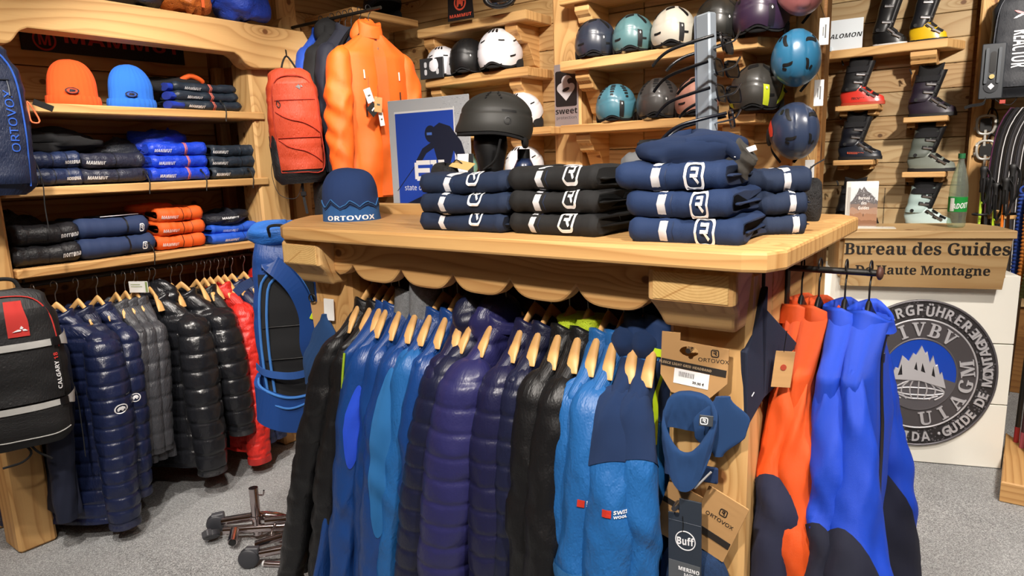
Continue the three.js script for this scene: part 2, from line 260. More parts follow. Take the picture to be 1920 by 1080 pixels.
// ------------------------------------------------------------------ room shell
const X0 = -3.78, ZB = -3.75, ZBOOT = -5.45;
function shell(name, w, h, d, x, y, z, mat) { const m = new THREE.Mesh(cbox(w, h, d, 0.002), mat); m.name = name; m.position.set(x, y, z); m.userData.kind = 'structure'; m.castShadow = m.receiveShadow = true; scene.add(m); return m; }
{
  const fm = new THREE.MeshStandardMaterial({ map: rep(carpet, 1), roughness: 0.96, bumpMap: rep(carpetBump, 2), bumpScale: 0.003, color: 0xffffff });
  const f = shell('floor', 7.4, 0.1, 9, -0.3, -0.05, -1.2, fm); { const p = f.geometry.attributes.position, uv = f.geometry.attributes.uv; for (let i = 0; i < p.count; i++) uv.setXY(i, p.getX(i) * 0.9, p.getZ(i) * 0.9); }
  shell('ceiling', 7.4, 0.1, 9, -0.3, CEIL + 0.05, -1.2, wood(1, 0xb8a88c));
  shell('wall_right', 0.1, CEIL, 9, 3.05, CEIL / 2, -1.2, wood(0, 0xcbb592));
  shell('wall_front', 7.4, CEIL, 0.1, -0.3, CEIL / 2, 3.05, wood(0, 0xcbb592));
}
// planked walls: every board is a part
function plankWall(name, runs, along, depthAt, rowH, y0, y1, backing, mats) {
  const g = structure(name); part(g, 'backing', backing, DARKWOOD[0]); let k = 0;
  for (const [a, b] of runs) for (let y = y0; y < y1 - 0.02; y += rowH) {
    const t = 0.022 + R() * 0.003, len = b - a - 0.004, cg = along === 'x' ? cbox(len, rowH - 0.004, t, 0.0035, 0, ++k) : cbox(t, rowH - 0.004, len, 0.0035, 2, ++k);
    const m = part(g, 'plank', cg, mats[Math.floor(R() * mats.length)]); along === 'x' ? m.position.set((a + b) / 2, y + rowH / 2, depthAt + t / 2) : m.position.set(depthAt + t / 2, y + rowH / 2, (a + b) / 2);
  }
  return g;
}
plankWall('wall_left', [[-2.25, -1.05], [-3.74, -2.45]], 'z', X0, 0.155, 1.05, 3.1, box(0.1, CEIL, 9, X0 - 0.05, CEIL / 2, -1.2), [WALLWOOD[0], WALLWOOD[1], WALLWOOD[2]]);
plankWall('wall_back', [[-3.75, -2.33], [-2.1, -1.76], [-1.76, -0.9]], 'x', ZB, 0.155, 0.9, 3.1, box(2.98, CEIL, 0.1, -2.29, CEIL / 2, ZB - 0.05), WALLWOOD);
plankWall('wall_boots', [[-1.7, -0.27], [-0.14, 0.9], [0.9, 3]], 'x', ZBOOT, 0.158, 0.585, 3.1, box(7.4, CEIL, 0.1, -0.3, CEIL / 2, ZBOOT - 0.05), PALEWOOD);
const woodPost = (name, w, h, d, x, y, z, seed) => { const m = new THREE.Mesh(cbox(w, h, d, 0.012, 1, seed), WOOD[seed % 3]); m.name = name; m.position.set(x, y, z); m.userData.kind = 'structure'; m.castShadow = m.receiveShadow = true; scene.add(m); };
woodPost('trim_1', 0.19, CEIL, 0.15, -2.2, CEIL / 2, -3.675, 4);
woodPost('trim_2', 0.095, CEIL, 0.17, -0.862, CEIL / 2, -3.685, 7);
woodPost('trim_3', 0.095, CEIL, 0.16, -0.2, CEIL / 2, -5.36, 10);
woodPost('trim_4', 0.12, CEIL, 0.14, X0 + 0.07, CEIL / 2, -2.74, 13);

// ------------------------------------------------------------------ shelves on the helmet wall
const ogee = shape([[0, 0], [0.24, 0], [0.24, -0.045], [0.225, -0.062], [0.205, -0.075], [0.195, -0.1], [0.165, -0.112], [0.125, -0.112], [0.05, -0.235], [0, -0.25]]);
const bracketGeo = (w, s, seed) => grain(extrude(ogee, w, 0.004, 1).rotateY(-Math.PI / 2).translate(w / 2, 0, 0).scale(1, s, s), 2, seed);
function wallShelf(label, x0, x1, y, zf, zb, brackets, seed, chamfer = 0, t = 0.045, s = 1) {
  const o = thing('wall_shelf', label, 'shelf', [(x0 + x1) / 2, y, zb], 0); const w = x1 - x0, d = zf - zb;
  const pts = chamfer ? [[-w / 2, 0], [w / 2 + chamfer * 0.6, 0], [w / 2 + chamfer * 0.6, -d * 0.3], [w / 2 - 0.01, -d], [-w / 2 + 0.01, -d], [-w / 2, -d + 0.02]] : [[-w / 2, 0], [w / 2, 0], [w / 2, -d], [-w / 2, -d]];
  part(o, 'board', grain(extrude(shape(pts), t, 0.005, 1).rotateX(-Math.PI / 2).scale(1, 1, 1).translate(0, -t, 0), 0, seed), WOOD[seed % 3]);
  for (const bx of brackets) { const b = part(o, 'bracket', bracketGeo(0.085, s, seed + 3), WOOD[(seed + 1) % 3]); b.position.set(bx - (x0 + x1) / 2, -t, 0); }
  return o;
}
wallShelf('pine shelf carrying the upper row of five helmets, right of the sign pillar', -2.16, -1.03, 2.17, -3.45, ZB + 0.02, [-2.03, -1.17], 1, 0.14);
wallShelf('pine shelf carrying the lower row of four helmets, right of the sign pillar', -2.165, -1.03, 1.815, -3.45, ZB + 0.02, [-2.03, -1.17], 2, 0.05, 0.04);
wallShelf('pine shelf at the top edge above the upper row of helmets', -2.16, -1.03, 2.53, -3.45, ZB + 0.02, [-2.03, -1.17], 3, 0.14);
wallShelf('pine shelf holding the black brand card, near the top left of the helmet wall', -3.25, -2.38, 2.49, -3.45, ZB + 0.02, [-3.19, -2.52], 4);
wallShelf('pine shelf holding two white helmets with a black one between them', -3.2, -2.375, 2.17, -3.45, ZB + 0.02, [-3.15, -2.5], 5);
wallShelf('pine shelf behind the dark helmet on the table', -3.2, -2.22, 1.815, -3.45, ZB + 0.02, [-3.1, -2.5], 6, 0, 0.035);
wallShelf('low pine shelf mostly hidden behind the table display', -3.2, -2.22, 1.5, -3.45, ZB + 0.02, [-2.5], 8, 0, 0.035);
wallShelf('low pine shelf behind the folded sweaters on the table', -2.16, -1.03, 1.44, -3.5, ZB + 0.02, [-2.03], 9, 0, 0.035);
// small shelves on the left wall of the corner, behind the orange coat
function sideShelf(label, z0, z1, y, xf, seed) {
  const o = thing('corner_shelf', label, 'shelf', [X0 + 0.02, y, (z0 + z1) / 2]); const d = xf - X0 - 0.02;
  part(o, 'board', cbox(d, 0.045, z1 - z0, 0.005, 2, seed).translate(d / 2, -0.0225, 0), WOOD[seed % 3]);
  for (const bz of [z0 + 0.14, z1 - 0.12]) { const b = part(o, 'bracket', bracketGeo(0.085, 1.15, seed), WOOD[(seed + 1) % 3]); b.rotation.y = Math.PI / 2; b.position.set(0, -0.045, bz - (z0 + z1) / 2); }
}
sideShelf('short pine shelf above the orange coat holding a dark bag', -3.52, -2.95, 2.57, -3.3, 2);
sideShelf('short pine shelf beside the orange coat holding a grey helmet', -3.5, -3.08, 2.2, -3.3, 3);
sideShelf('short pine shelf low beside the orange coat sleeve', -3.5, -3.02, 1.5, -3.3, 4);

// ------------------------------------------------------------------ shelf unit on the left
const XL = -3.37;
{
  const o = thing('shelf_unit', 'tall pine shelf unit on the left wall with a carved beam and folded clothes', 'shelf unit', [XL, 0, -1.66]);
  const P = (n, g, m, x, y, z) => { const q = part(o, n, g, m); q.position.set(x, y, z + 1.66); return q; };
  P('post', cbox(0.17, 2.2, 0.15, 0.012, 1, 21), WOOD[0], -0.085, 1.1, -0.965);
  P('post', cbox(0.17, 2.2, 0.19, 0.012, 1, 22), WOOD[1], -0.085, 1.1, -2.345);
  P('post', cbox(0.06, 2.2, 0.12, 0.008, 1, 23), WOOD[1], -0.37, 1.1, -0.965); P('post', cbox(0.06, 2.2, 0.14, 0.008, 1, 24), WOOD[1], -0.37, 1.1, -2.33);
  P('side_panel', cbox(0.2, 2.2, 0.03, 0.004, 1, 25), DARKWOOD[0], -0.26, 1.1, -2.33); P('side_panel', cbox(0.2, 2.2, 0.03, 0.004, 1, 26), DARKWOOD[1], -0.26, 1.1, -0.95);
  [[1.93, 27], [1.578, 28], [1.236, 29]].forEach(([y, s]) => P('shelf', cbox(0.385, 0.04, s === 27 ? 1.28 : 1.255, 0.005, 2, s), WOOD[s % 3], -0.18, y - 0.02, -1.675));
  P('shelf', cbox(0.4, 0.035, 1.5, 0.005, 2, 33), WOOD[0], -0.2, 2.372, -1.66);
  // carved beam: ogee ends, chamfered recess between
  const z0 = 0.86, z1 = -0.955, s = new THREE.Shape(); s.moveTo(z0, 0.232); s.lineTo(z0, 0); s.lineTo(0.55, 0); s.bezierCurveTo(0.5, 0, 0.5, 0.05, 0.47, 0.062); s.lineTo(0.45, 0.072); s.lineTo(-0.48, 0.072); s.lineTo(-0.5, 0.062); s.bezierCurveTo(-0.53, 0.05, -0.53, 0.006, -0.6, 0.004); s.lineTo(-0.86, 0.02); s.bezierCurveTo(-0.88, 0.03, -0.86, 0.05, -0.875, 0.07); s.bezierCurveTo(-0.89, 0.1, -0.92, 0.09, z1, 0.105); s.lineTo(z1, 0.19); s.lineTo(z1 + 0.03, 0.232); s.closePath();
  const bg = grain(extrude(s, 0.1, 0.008, 2, 10).rotateY(-Math.PI / 2), 2, 30); P('beam', bg, WOOD[1], 0.05, 2.15, -1.66);
  P('rail', rod([0, 0, -0.72], [0, 0, 0.62], 0.012), iron, -0.1, 1.155, -1.68);
  for (const bz of [-2.2, -1.1]) P('rail_bracket', rod([0, 0, 0], [0, 0.045, 0], 0.006), iron, -0.1, 1.155, bz);
}
// dark band behind the hats
{
  const o = thing('brand_banner', 'black banner with a red animal badge on the wall behind the hats', 'banner', [X0 + 0.03, 2.262, -1.72], Math.PI / 2);
  part(o, 'board', box(0.78, 0.12, 0.006), plastic(0x120f10, 0.6));
  part(o, 'badge', merge([ring(0.042, 0.05), mv(text('M', 0.05), 0, 0, 0)]).translate(-0.29, -0.005, 0.004), plastic(0xb03028, 0.6));
  part(o, 'lettering', text('MAMMUT', 0.06, 'sans_bold', 0.002, { stretch: 1.5 }).translate(0.08, 0.02, 0.004), plastic(0xb03028, 0.6));
}
// ------------------------------------------------------------------ display table
const TT = 1.43;
{
  const o = thing('display_table', 'large pine display table with scalloped apron and carved corner blocks', 'table', [-1.15, 0, -1.85]);
  const P = (n, g, m, x = 0, y = 0, z = 0) => { const q = part(o, n, g, m); q.position.set(x + 1.15, y, z + 1.85); return q; };
  const top = shape([[-1.962, 1.37], [-1.9, 1.335], [-0.41, 1.302], [-0.365, 1.315], [-0.342, 1.37], [-0.345, 2.13], [-0.4, 2.21], [-2.2, 2.21], [-2.24, 1.7], [-2.13, 1.54]]);
  P('tabletop', grain(extrude(top, 0.028, 0.007, 2).rotateX(-Math.PI / 2), 0, 41), WOOD[0], 0, TT - 0.028, 0);
  // scalloped apron
  const s = new THREE.Shape(), xs = [-1.735, -1.67, -1.455, -1.25, -1.05, -0.848, -0.64]; s.moveTo(-0.62, 1.4); s.lineTo(-1.76, 1.4); s.lineTo(-1.76, 1.29); s.lineTo(-1.735, 1.278); s.quadraticCurveTo(-1.69, 1.285, -1.67, 1.312);
  for (let i = 1; i < 6; i++) { const a = xs[i], b = xs[i + 1], w = b - a; s.bezierCurveTo(a + w * 0.14, 1.263, a + w * 0.3, 1.268, a + w * 0.5, 1.266); s.bezierCurveTo(a + w * 0.78, 1.264, a + w * 0.84, 1.272, b, 1.312); }
  s.lineTo(-0.62, 1.3); s.closePath();
  P('apron', grain(extrude(s, 0.032, 0.007, 2, 8), 0, 44), WOOD[2], 0, 0, -1.455);
  // corner blocks with a carved nose
  const prof = new THREE.Shape(); prof.moveTo(0, 0.155); prof.lineTo(0, 0); prof.lineTo(0.062, 0); prof.bezierCurveTo(0.075, 0.004, 0.082, 0.035, 0.112, 0.058); prof.lineTo(0.126, 0.07); prof.lineTo(0.126, 0.136); prof.lineTo(0.114, 0.148); prof.lineTo(0.05, 0.155); prof.closePath();
  const taper = g => { const p = g.attributes.position; for (let i = 0; i < p.count; i++) { const y = p.getY(i); if (y < 0.07) p.setX(i, p.getX(i) * lerp(0.86, 1, smooth(0, 1, y / 0.07))); } g.computeVertexNormals(); return g; };
  for (const [x, w, k] of [[-1.848, 0.195, 46], [-0.533, 0.195, 47]]) {
    const b = P('corner_block', grain(taper(extrude(prof, w - 0.024, 0.012, 3, 8).rotateY(-Math.PI / 2).translate((w - 0.024) / 2, 0, 0)), 2, k), WOOD[1], x, 1.245, -1.48);
    const e = part(b, 'end_grain', cbox(w - 0.028, 0.062, 0.004, 0.0015), END); e.position.set(0, 0.103, 0.1263); const p = e.geometry.attributes.position, uv = e.geometry.attributes.uv; for (let i = 0; i < p.count; i++) uv.setXY(i, p.getX(i) / w + 0.5, p.getY(i) / w + 0.5);
  }
  P('post', cbox(0.19, 1.36, 0.17, 0.012, 1, 48), WOOD[0], -1.848, 0.69, -1.555); P('post', cbox(0.19, 1.36, 0.17, 0.012, 1, 49), WOOD[1], -0.533, 0.69, -1.555);
  P('post', cbox(0.14, 1.36, 0.14, 0.01, 1, 50), WOOD[0], -1.87, 0.69, -2.1); P('post', cbox(0.14, 1.36, 0.14, 0.01, 1, 51), WOOD[2], -0.5, 0.69, -2.1);
  for (let i = 0; i < 8; i++) { const y = 1.36 - 0.17 * (i + 0.5); P('side_board', cbox(0.03, 0.166, 0.48, 0.004, 2, 52 + i), WOOD[i % 3], -0.452, y, -1.87); P('back_board', cbox(1.3, 0.166, 0.03, 0.004, 0, 62 + i), DARKWOOD[i % 2], -1.18, y, -2.15); P('side_board', cbox(0.03, 0.166, 0.48, 0.004, 2, 82 + i), DARKWOOD[i % 2], -1.92, y, -1.87); }
  const rim = new THREE.Shape(); rim.moveTo(-2.12, 0); rim.lineTo(-0.43, 0); rim.bezierCurveTo(-0.44, 0.03, -0.46, 0.045, -0.5, 0.045); rim.lineTo(-2.12, 0.045); rim.closePath();
  P('rim', grain(extrude(rim, 0.03, 0.004, 1), 0, 72), WOOD[1], 0, TT + 0.001, -1.9);
  P('base_board', cbox(1.82, 0.06, 0.62, 0.006, 0, 73), WOOD[0], -1.32, 0.03, -1.85);
  P('rail', rod([-1.75, 1.296, -1.545], [-0.63, 1.296, -1.545], 0.012), iron);
}
// ------------------------------------------------------------------ reception desk
const DESK = [0.074, 0, -4.059], DTURN = rad(19.5);
{
  const o = thing('reception_desk', 'white reception desk with a pale wood top and lettered wooden sign panel', 'desk', DESK, DTURN);
  const white = plastic(0xeeece2, 0.35), oak = wood(1, 0xd8d0c4, 0.5);
  part(o, 'carcass', box(0.9, 1.0, 0.42, -0.455, 0.5, -0.232), plastic(0xe2e0d6, 0.45));
  for (const [y0, y1] of [[0.004, 0.34], [0.345, 0.655], [0.66, 1.0]]) part(o, 'drawer_front', box(0.9, y1 - y0 - 0.001, 0.02, -0.455, (y0 + y1) / 2, -0.009, 0.0015), white);
  part(o, 'riser', box(0.74, 0.2, 0.34, -0.45, 1.092, -0.14), oak);
  part(o, 'desk_top', grain(extrude(shape([[-0.83, -0.075], [-0.065, -0.075], [-0.065, 0.16], [-0.14, 0.33], [-0.83, 0.33]]), 0.032, 0.003, 1).rotateX(-Math.PI / 2), 0, 3), oak).position.set(0, 1.192, 0);
  const sp = part(o, 'sign_panel', grain(extrude(shape([[-0.81, 0.947], [-0.1, 0.942], [-0.075, 1.191], [-0.8, 1.192]]), 0.026, 0.002, 1), 0, 9), wood(1, 0xc6beb2, 0.5)); sp.position.z = 0.034;
  const fit = (g, x0, x1, y) => { g.computeBoundingBox(); const b = g.boundingBox; g.scale((x1 - x0) / (b.max.x - b.min.x), 1, 1); return g.translate((x0 + x1) / 2, y, 0); };
  const ink = plastic(0x14100d, 0.5);
  part(sp, 'lettering', fit(text('Bureau des Guides', 0.058, 'serif_bold', 0.003), -0.8, -0.082, 1.14), ink).position.z = 0.027;
  part(sp, 'lettering', fit(text('De Haute Montagne', 0.044, 'serif_bold', 0.003), -0.745, -0.157, 1.025), ink).position.z = 0.027;
}
// round emblem on the desk front
{
  const o = thing('round_emblem', 'round pewter mountain guide emblem with raised letters and blue centre on the desk', 'emblem', DESK, DTURN);
  const g = new THREE.Group(); const C = [-0.412, 0.487], S = 0.9, Rr = 0.388;
  const pew = new THREE.MeshStandardMaterial({ color: 0x343133, metalness: 0.4, roughness: 0.42, bumpMap: rep(carpetBump, 4), bumpScale: 0.004 }), pewS = new THREE.MeshStandardMaterial({ color: 0x6c696e, metalness: 0.5, roughness: 0.38 }), hi = new THREE.MeshStandardMaterial({ color: 0xc4c3c8, metalness: 0.35, roughness: 0.36 });
  const Q = (n, geo, mat, z = 0.004) => { geo.scale(S, 1, 1); const m = part(o, n, geo, mat); m.position.set(C[0], C[1], z); return m; };
  const disc = (r, d, seg = 72) => new THREE.CylinderGeometry(r, r, d, seg).rotateX(Math.PI / 2);
  Q('outer_ring', disc(Rr, 0.012), pew, 0.008);
  { const r = rng(91), l = []; for (let i = 0; i < 420; i++) { const a = r() * Math.PI * 2, q = 0.296 + r() * 0.082; l.push(new THREE.IcosahedronGeometry(0.0035 + r() * 0.0035, 0).scale(1, 1, 0.6).translate(Math.cos(a) * q, Math.sin(a) * q, 0)); } Q('pebbling', merge(l), pewS, 0.0145).userData.kind = 'stuff'; }
  Q('rim', new THREE.TorusGeometry(Rr - 0.004, 0.006, 8, 80), pewS, 0.014);
  Q('inner_ring', disc(0.287, 0.006), new THREE.MeshStandardMaterial({ color: 0x585457, metalness: 0.45, roughness: 0.4 }), 0.017); Q('rim', new THREE.TorusGeometry(0.288, 0.005, 8, 72), hi, 0.019);
  Q('enamel', disc(0.188, 0.004), gloss(0x0b3fae, 0.25), 0.0215); Q('rim', new THREE.TorusGeometry(0.188, 0.005, 8, 64), pewS, 0.022);
  const arc = (str, r, a0, a1, size, up, font = 'sans_bold') => [...str].map((c, i) => { if (c === ' ') return null; const a = rad(lerp(a0, a1, i / (str.length - 1))); const t = c === '·' ? new THREE.SphereGeometry(size * 0.18, 8, 6) : text(c, size, font, 0.007); t.rotateZ(up ? a - Math.PI / 2 : a + Math.PI / 2); return t.translate(Math.cos(a) * r, Math.sin(a) * r, 0); }).filter(Boolean);
  const bump = list => { const q = merge(list); return q; };
  Q('lettering', bump(arc('BERGFÜHRER', 0.338, 128, 50, 0.052, true)), hi, 0.014);
  Q('lettering', bump(arc('·GUIDE DE MONTAGNE·', 0.338, -68, 48, 0.05, false)), hi, 0.014);
  Q('lettering', bump(arc('GUIDA', 0.338, -114, -80, 0.05, false)), hi, 0.014);
  Q('lettering', bump(arc('IVBV', 0.238, 114, 56, 0.07, true, 'serif_bold')), hi, 0.02);
  Q('lettering', bump(arc('UIAGM', 0.238, -78, 10, 0.07, false, 'serif_bold')), hi, 0.02);
  const peaks = [[-0.15, -0.03], [-0.125, 0.035], [-0.11, 0.03], [-0.095, 0.1], [-0.075, 0.085], [-0.06, 0.07], [-0.04, 0.115], [-0.025, 0.105], [0.0, 0.155], [0.02, 0.115], [0.03, 0.125], [0.045, 0.065], [0.06, 0.105], [0.075, 0.055], [0.085, 0.06], [0.1, 0.005], [0.11, 0.02], [0.135, -0.065], [0, -0.03]];
  { const seg = new THREE.Shape(); seg.absarc(0, 0, 0.186, Math.PI * 1.06, Math.PI * 1.94); seg.quadraticCurveTo(0, 0.03, -0.183, -0.035); Q('lower_field', extrude(seg, 0.003), pewS, 0.0235); Q('mountain_backing', extrude(shape(peaks.map(([x, y]) => [x * 0.97, y * 0.97 - 0.002])), 0.002), pew, 0.0236); }  // dark pewter backing, seen through the holes of the mountain
  const pk = shape(peaks); for (const h of [[[-0.115, -0.01], [-0.095, 0.06], [-0.085, -0.005]], [[-0.035, 0.03], [-0.022, 0.075], [-0.01, 0.02]], [[0.0, 0.02], [0.008, 0.07], [0.03, 0.01]], [[0.055, 0.0], [0.064, 0.055], [0.08, -0.01]]]) { const p = new THREE.Path(); h.forEach((q, i) => i ? p.lineTo(...q) : p.moveTo(...q)); p.closePath(); pk.holes.push(p); }
  Q('mountain', extrude(pk, 0.008, 0.003, 2), hi, 0.0262);
  const globe = []; for (let i = -3; i <= 3; i++) { const pts = []; for (let k = 0; k <= 8; k++) { const t = k / 8, y = lerp(-0.012, -0.13, t); pts.push([i * 0.043 * (0.35 + 0.65 * Math.sin((0.12 + t * 0.72) * Math.PI)), y - Math.abs(i) * 0.012 * (1 - t), 0]); } globe.push(tube(pts, 0.0045, 12, 6)); }
  for (const [y, w, b] of [[-0.03, 0.085, 0.02], [-0.07, 0.13, 0.014], [-0.108, 0.125, -0.014], [-0.128, 0.1, -0.02]]) globe.push(tube([[-w, y - b, 0], [-w / 2, y - b * 0.1, 0], [0, y, 0], [w / 2, y - b * 0.1, 0], [w, y - b, 0]], 0.0045, 14, 6));
  Q('globe', merge(globe), hi, 0.028);
}
// ------------------------------------------------------------------ clothes hangers
function makeHanger(barMat, hookMat, s = 1) {
  const o = new THREE.Group();
  const sec = (u, t, side) => { const a = u * Math.PI * 2, w = lerp(0.017, 0.013, t) * (t > 0.93 ? Math.sqrt(Math.max(0, 1 - ((t - 0.93) / 0.07) ** 2)) * 0.9 + 0.1 : 1), th = lerp(0.007, 0.017, smooth(0.2, 0.9, t)); return [side * t * 0.17 * s, -0.093 - 0.16 * Math.pow(t, 1.2) * s + w * Math.sin(a) * -side, th * Math.cos(a) + 0.018 * t * t]; };
  part(o, 'arm', skin(12, 14, (u, v) => sec(u, v, 1)).geo, barMat); part(o, 'arm', skin(12, 14, (u, v) => sec(u, v, -1)).geo, barMat);
  part(o, 'hook', tube([[0, -0.095, 0], [0, -0.04, 0], [0.012, -0.022, 0], [0.017, 0, 0], [0.008, 0.014, 0], [-0.006, 0.015, 0], [-0.016, 0.004, 0], [-0.015, -0.008, 0]], 0.0022, 26, 6), hookMat);
  return o;
}
const hangerWood = new THREE.MeshStandardMaterial({ color: 0xd8a768, roughness: 0.45 });
const HANGER = makeHanger(hangerWood, steel, 0.78), HANGERL = makeHanger(hangerWood, steel, 0.6), HANGERB = makeHanger(plastic(0x121214, 0.4), plastic(0x121214, 0.4), 0.85), HANGERS = makeHanger(plastic(0x121214, 0.4), plastic(0x121214, 0.4), 0.55);
function hang(name, src, label, pos, turn, group) { const c = src.clone(); c.name = numbered(name); scene.add(c); c.position.set(...pos); c.rotation.y = turn; return tag(c, label, 'hanger', group); }

// ------------------------------------------------------------------ hanging jackets
// local frame: origin on the rail, x along the shoulders, z the front; u = 0 is the +x edge, 0.5 the -x edge, 0.75 the front
function makeJacket(q) {
  const { L = 0.74, W = 0.185, b = 0.03, sr = 0.052, sl = 0.6, fan = 0, flare = 0.03, swing = 0.03, seed = 1, mat, sleeveMat = mat, collarMat = mat, pitch = 0, amp = 0.007, fold = 0.008, sleeves = true, hemOut = 0.02, brick = false, hood = false, zip = 0x1a1a1c, collarH = 0.05, sleeveTilt = 0 } = q;
  const o = new THREE.Group(); const y0 = -(L + 0.1), yn = -0.088, ys = -0.195; const hash = seed * 17.3;
  const shear = y => fan * clamp((-0.16 - y) / 0.72, 0, 1.3);
  const quilt = (y, x, k = 1) => { if (!pitch) return 0; let yy = y / pitch; if (brick) { const c = Math.floor(x / 0.09); yy += (c & 1) * 0.5; } const s = Math.abs(Math.sin(Math.PI * yy)); let d = amp * (Math.pow(Math.min(1, s * 1.9), 0.6) - 0.6 + 0.25 * s); if (brick) d += amp * 0.7 * (Math.pow(Math.abs(Math.sin(Math.PI * x / 0.09)), 0.4) - 0.8); return d * k; };
  const pucker = (x, y) => pitch ? amp * 0.55 * noise(x * 55, y * 16, hash) * (1 - 0.6 * Math.abs(Math.sin(Math.PI * y / pitch))) : 0;
  const nv = pitch ? Math.min(190, Math.round(L / pitch * 12)) : 60;
  const body = skin(48, nv, (u, v) => {
    const y = lerp(y0, yn, v), a0 = -2 * Math.PI * u, t = clamp((y - ys) / (yn - ys)), e = 2 / 2.7; const c = Math.cos(a0), s = Math.sin(a0);
    const a = y < ys ? W + hemOut * Math.pow(1 - v, 2) - 0.012 * Math.sin(clamp(v / 0.8) * Math.PI) : lerp(W, 0.066, Math.pow(t, 0.85)); const bb = y < ys ? b * lerp(1.15, 0.95, v) : lerp(b * 0.9, 0.042, t);
    const dr = fold * 1.6 * noise(c * 2.2 + hash, y * 3, s) * (1 - v * 0.6);
    return [a * Math.sign(c) * Math.pow(Math.abs(c), e), y, bb * Math.sign(s) * Math.pow(Math.abs(s), e) + shear(y) + dr];
  }, { disp: (u, v, p) => quilt(p.y, p.x) + pucker(p.x + p.z, p.y) + fold * (0.8 * (0.5 - Math.abs(noise(p.x * 9 + p.y * 3 + hash, p.y * 5, 9))) + 0.7 * noise(u * 22 + hash, p.y * 2.6, 3) + 0.5 * noise(u * 12, p.y * 9, hash)) * (0.3 + 0.7 * (1 - v)), uvs: [1.0, L] });
  o.userData.body = body; part(o, 'body', body.geo, mat);
  const sk = [];
  if (sleeves) for (const s of [1, -1]) {
    const yTop = -0.168, yBot = yTop - sl; const n2 = pitch ? Math.min(180, Math.round(sl / pitch * 12)) : 56;
    const sv = skin(26, n2, (u, v) => {
      const y = lerp(yBot, yTop, v), k = clamp((yTop - 0.03 - y) / (sl - 0.03)); const a0 = -2 * Math.PI * u; const cap = v > 0.9 ? Math.sqrt(Math.max(0.0, 1 - ((v - 0.9) / 0.1) ** 2)) : 1;
      const rr = (q.slope ? lin([[0, 0.95], [0.2, 1.0], [0.5, 0.95], [0.8, 0.62], [0.92, 0.4]]) : lin([[0, 0.74], [0.1, 0.8], [0.45, 0.94], [0.75, 1.0], [0.9, 0.85]]))(v) * sr * Math.max(0.06, cap);
      const cx = s * (W - 0.028 + flare * Math.pow(k, 0.8) + 0.012 * Math.sin(k * 3)), cz = swing * Math.sin(k * 1.9) + shear(y) + sleeveTilt * k + 0.006 * noise(y * 5, hash + s);
      return [cx + rr * 0.95 * Math.cos(a0) - s * (1 - cap) * 0.03, y, cz + rr * Math.sin(a0)];
    }, { disp: (u, v, p) => quilt(p.y + 0.013, p.z * 0 + u * 0.3, 0.85) + pucker(u * 0.3 + s, p.y) + fold * (0.8 * (0.5 - Math.abs(noise(u * 4 + p.y * 5 + hash, p.y * 7 - u * 6, s * 4))) + 0.3 * noise(u * 5 + hash, p.y * 5, s * 4) + 0.75 * noise(u * 3 + s, p.y * 17 + u * 5, hash) * Math.exp(-Math.pow((v - 0.5) / 0.3, 2))), uvs: [0.32, sl] });
    sk.push(sv); part(o, 'sleeve', sv.geo, sleeveMat);
    part(o, 'cuff', skin(20, 3, (u, v) => { const p = sv.at(u, 0.035 * v, 0.0018); return [p.x, p.y - 0.004 * (1 - v), p.z]; }, { capA: false, capB: false }).geo, q.cuffMat ?? sleeveMat);
  }
  o.userData.sleeves = sk;
  const cg = skin(28, 10, (u, v) => { const k = v < 0.5 ? v * 2 : (1 - v) * 2, inn = v < 0.5 ? 0 : 0.007 * smooth(0.5, 0.6, v), a0 = -2 * Math.PI * u; const y = -0.118 + k * collarH + 0.012 * Math.cos(a0) * Math.cos(a0) - (Math.sin(a0) > 0 ? 0.02 * Math.sin(a0) * k : 0); return [(0.077 - 0.01 * k - inn) * Math.cos(a0), y, (0.054 - 0.004 * k - inn) * Math.sin(a0) + 0.004]; }, { capA: false, capB: false, disp: (u, v) => pitch ? amp * 0.6 * Math.pow(Math.abs(Math.sin(v * Math.PI * 4)), 0.6) : 0.003 * noise(u * 9 + hash, v * 4, 5), uvs: [0.4, 0.16] });
  o.userData.collar = cg; part(o, 'collar', cg.geo, collarMat);
  if (hood) part(o, 'hood', skin(30, 26, (u, v) => { const a0 = -2 * Math.PI * u, h = Math.PI * (v - 0.5), r = Math.cos(h); return [0.1 * r * Math.cos(a0), -0.075 + 0.075 * Math.sin(h) - 0.02 * r * Math.cos(a0) ** 2, -0.035 + 0.055 * r * Math.sin(a0)]; }, { disp: (u, v, p) => (pitch ? quilt(p.y * 1.3, p.x, 0.8) : 0) + 0.009 * noise(u * 7 + hash, v * 6, 2), uvs: [0.5, 0.3] }).geo, q.hoodMat ?? mat);
  if (zip !== null) { part(o, 'zipper', patch(body, 0.744, 0.756, 0.015, 0.965, 0.0022, 2, 40), plastic(zip, 0.45)); const z = body.at(0.75, 0.9, 0.006); part(o, 'zip_pull', box(0.006, 0.024, 0.003, z.x, z.y, z.z, 0.001), steel); }
  return o;
}
function place(name, o, label, cat, pos, turn, group) { o.name = numbered(name); o.position.set(...pos); o.rotation.y = turn; delete o.userData.body; delete o.userData.sleeves; delete o.userData.collar; scene.add(o); return tag(o, label, cat, group); }

const clip12 = s => s.split(' ').slice(0, 12).join(' ');
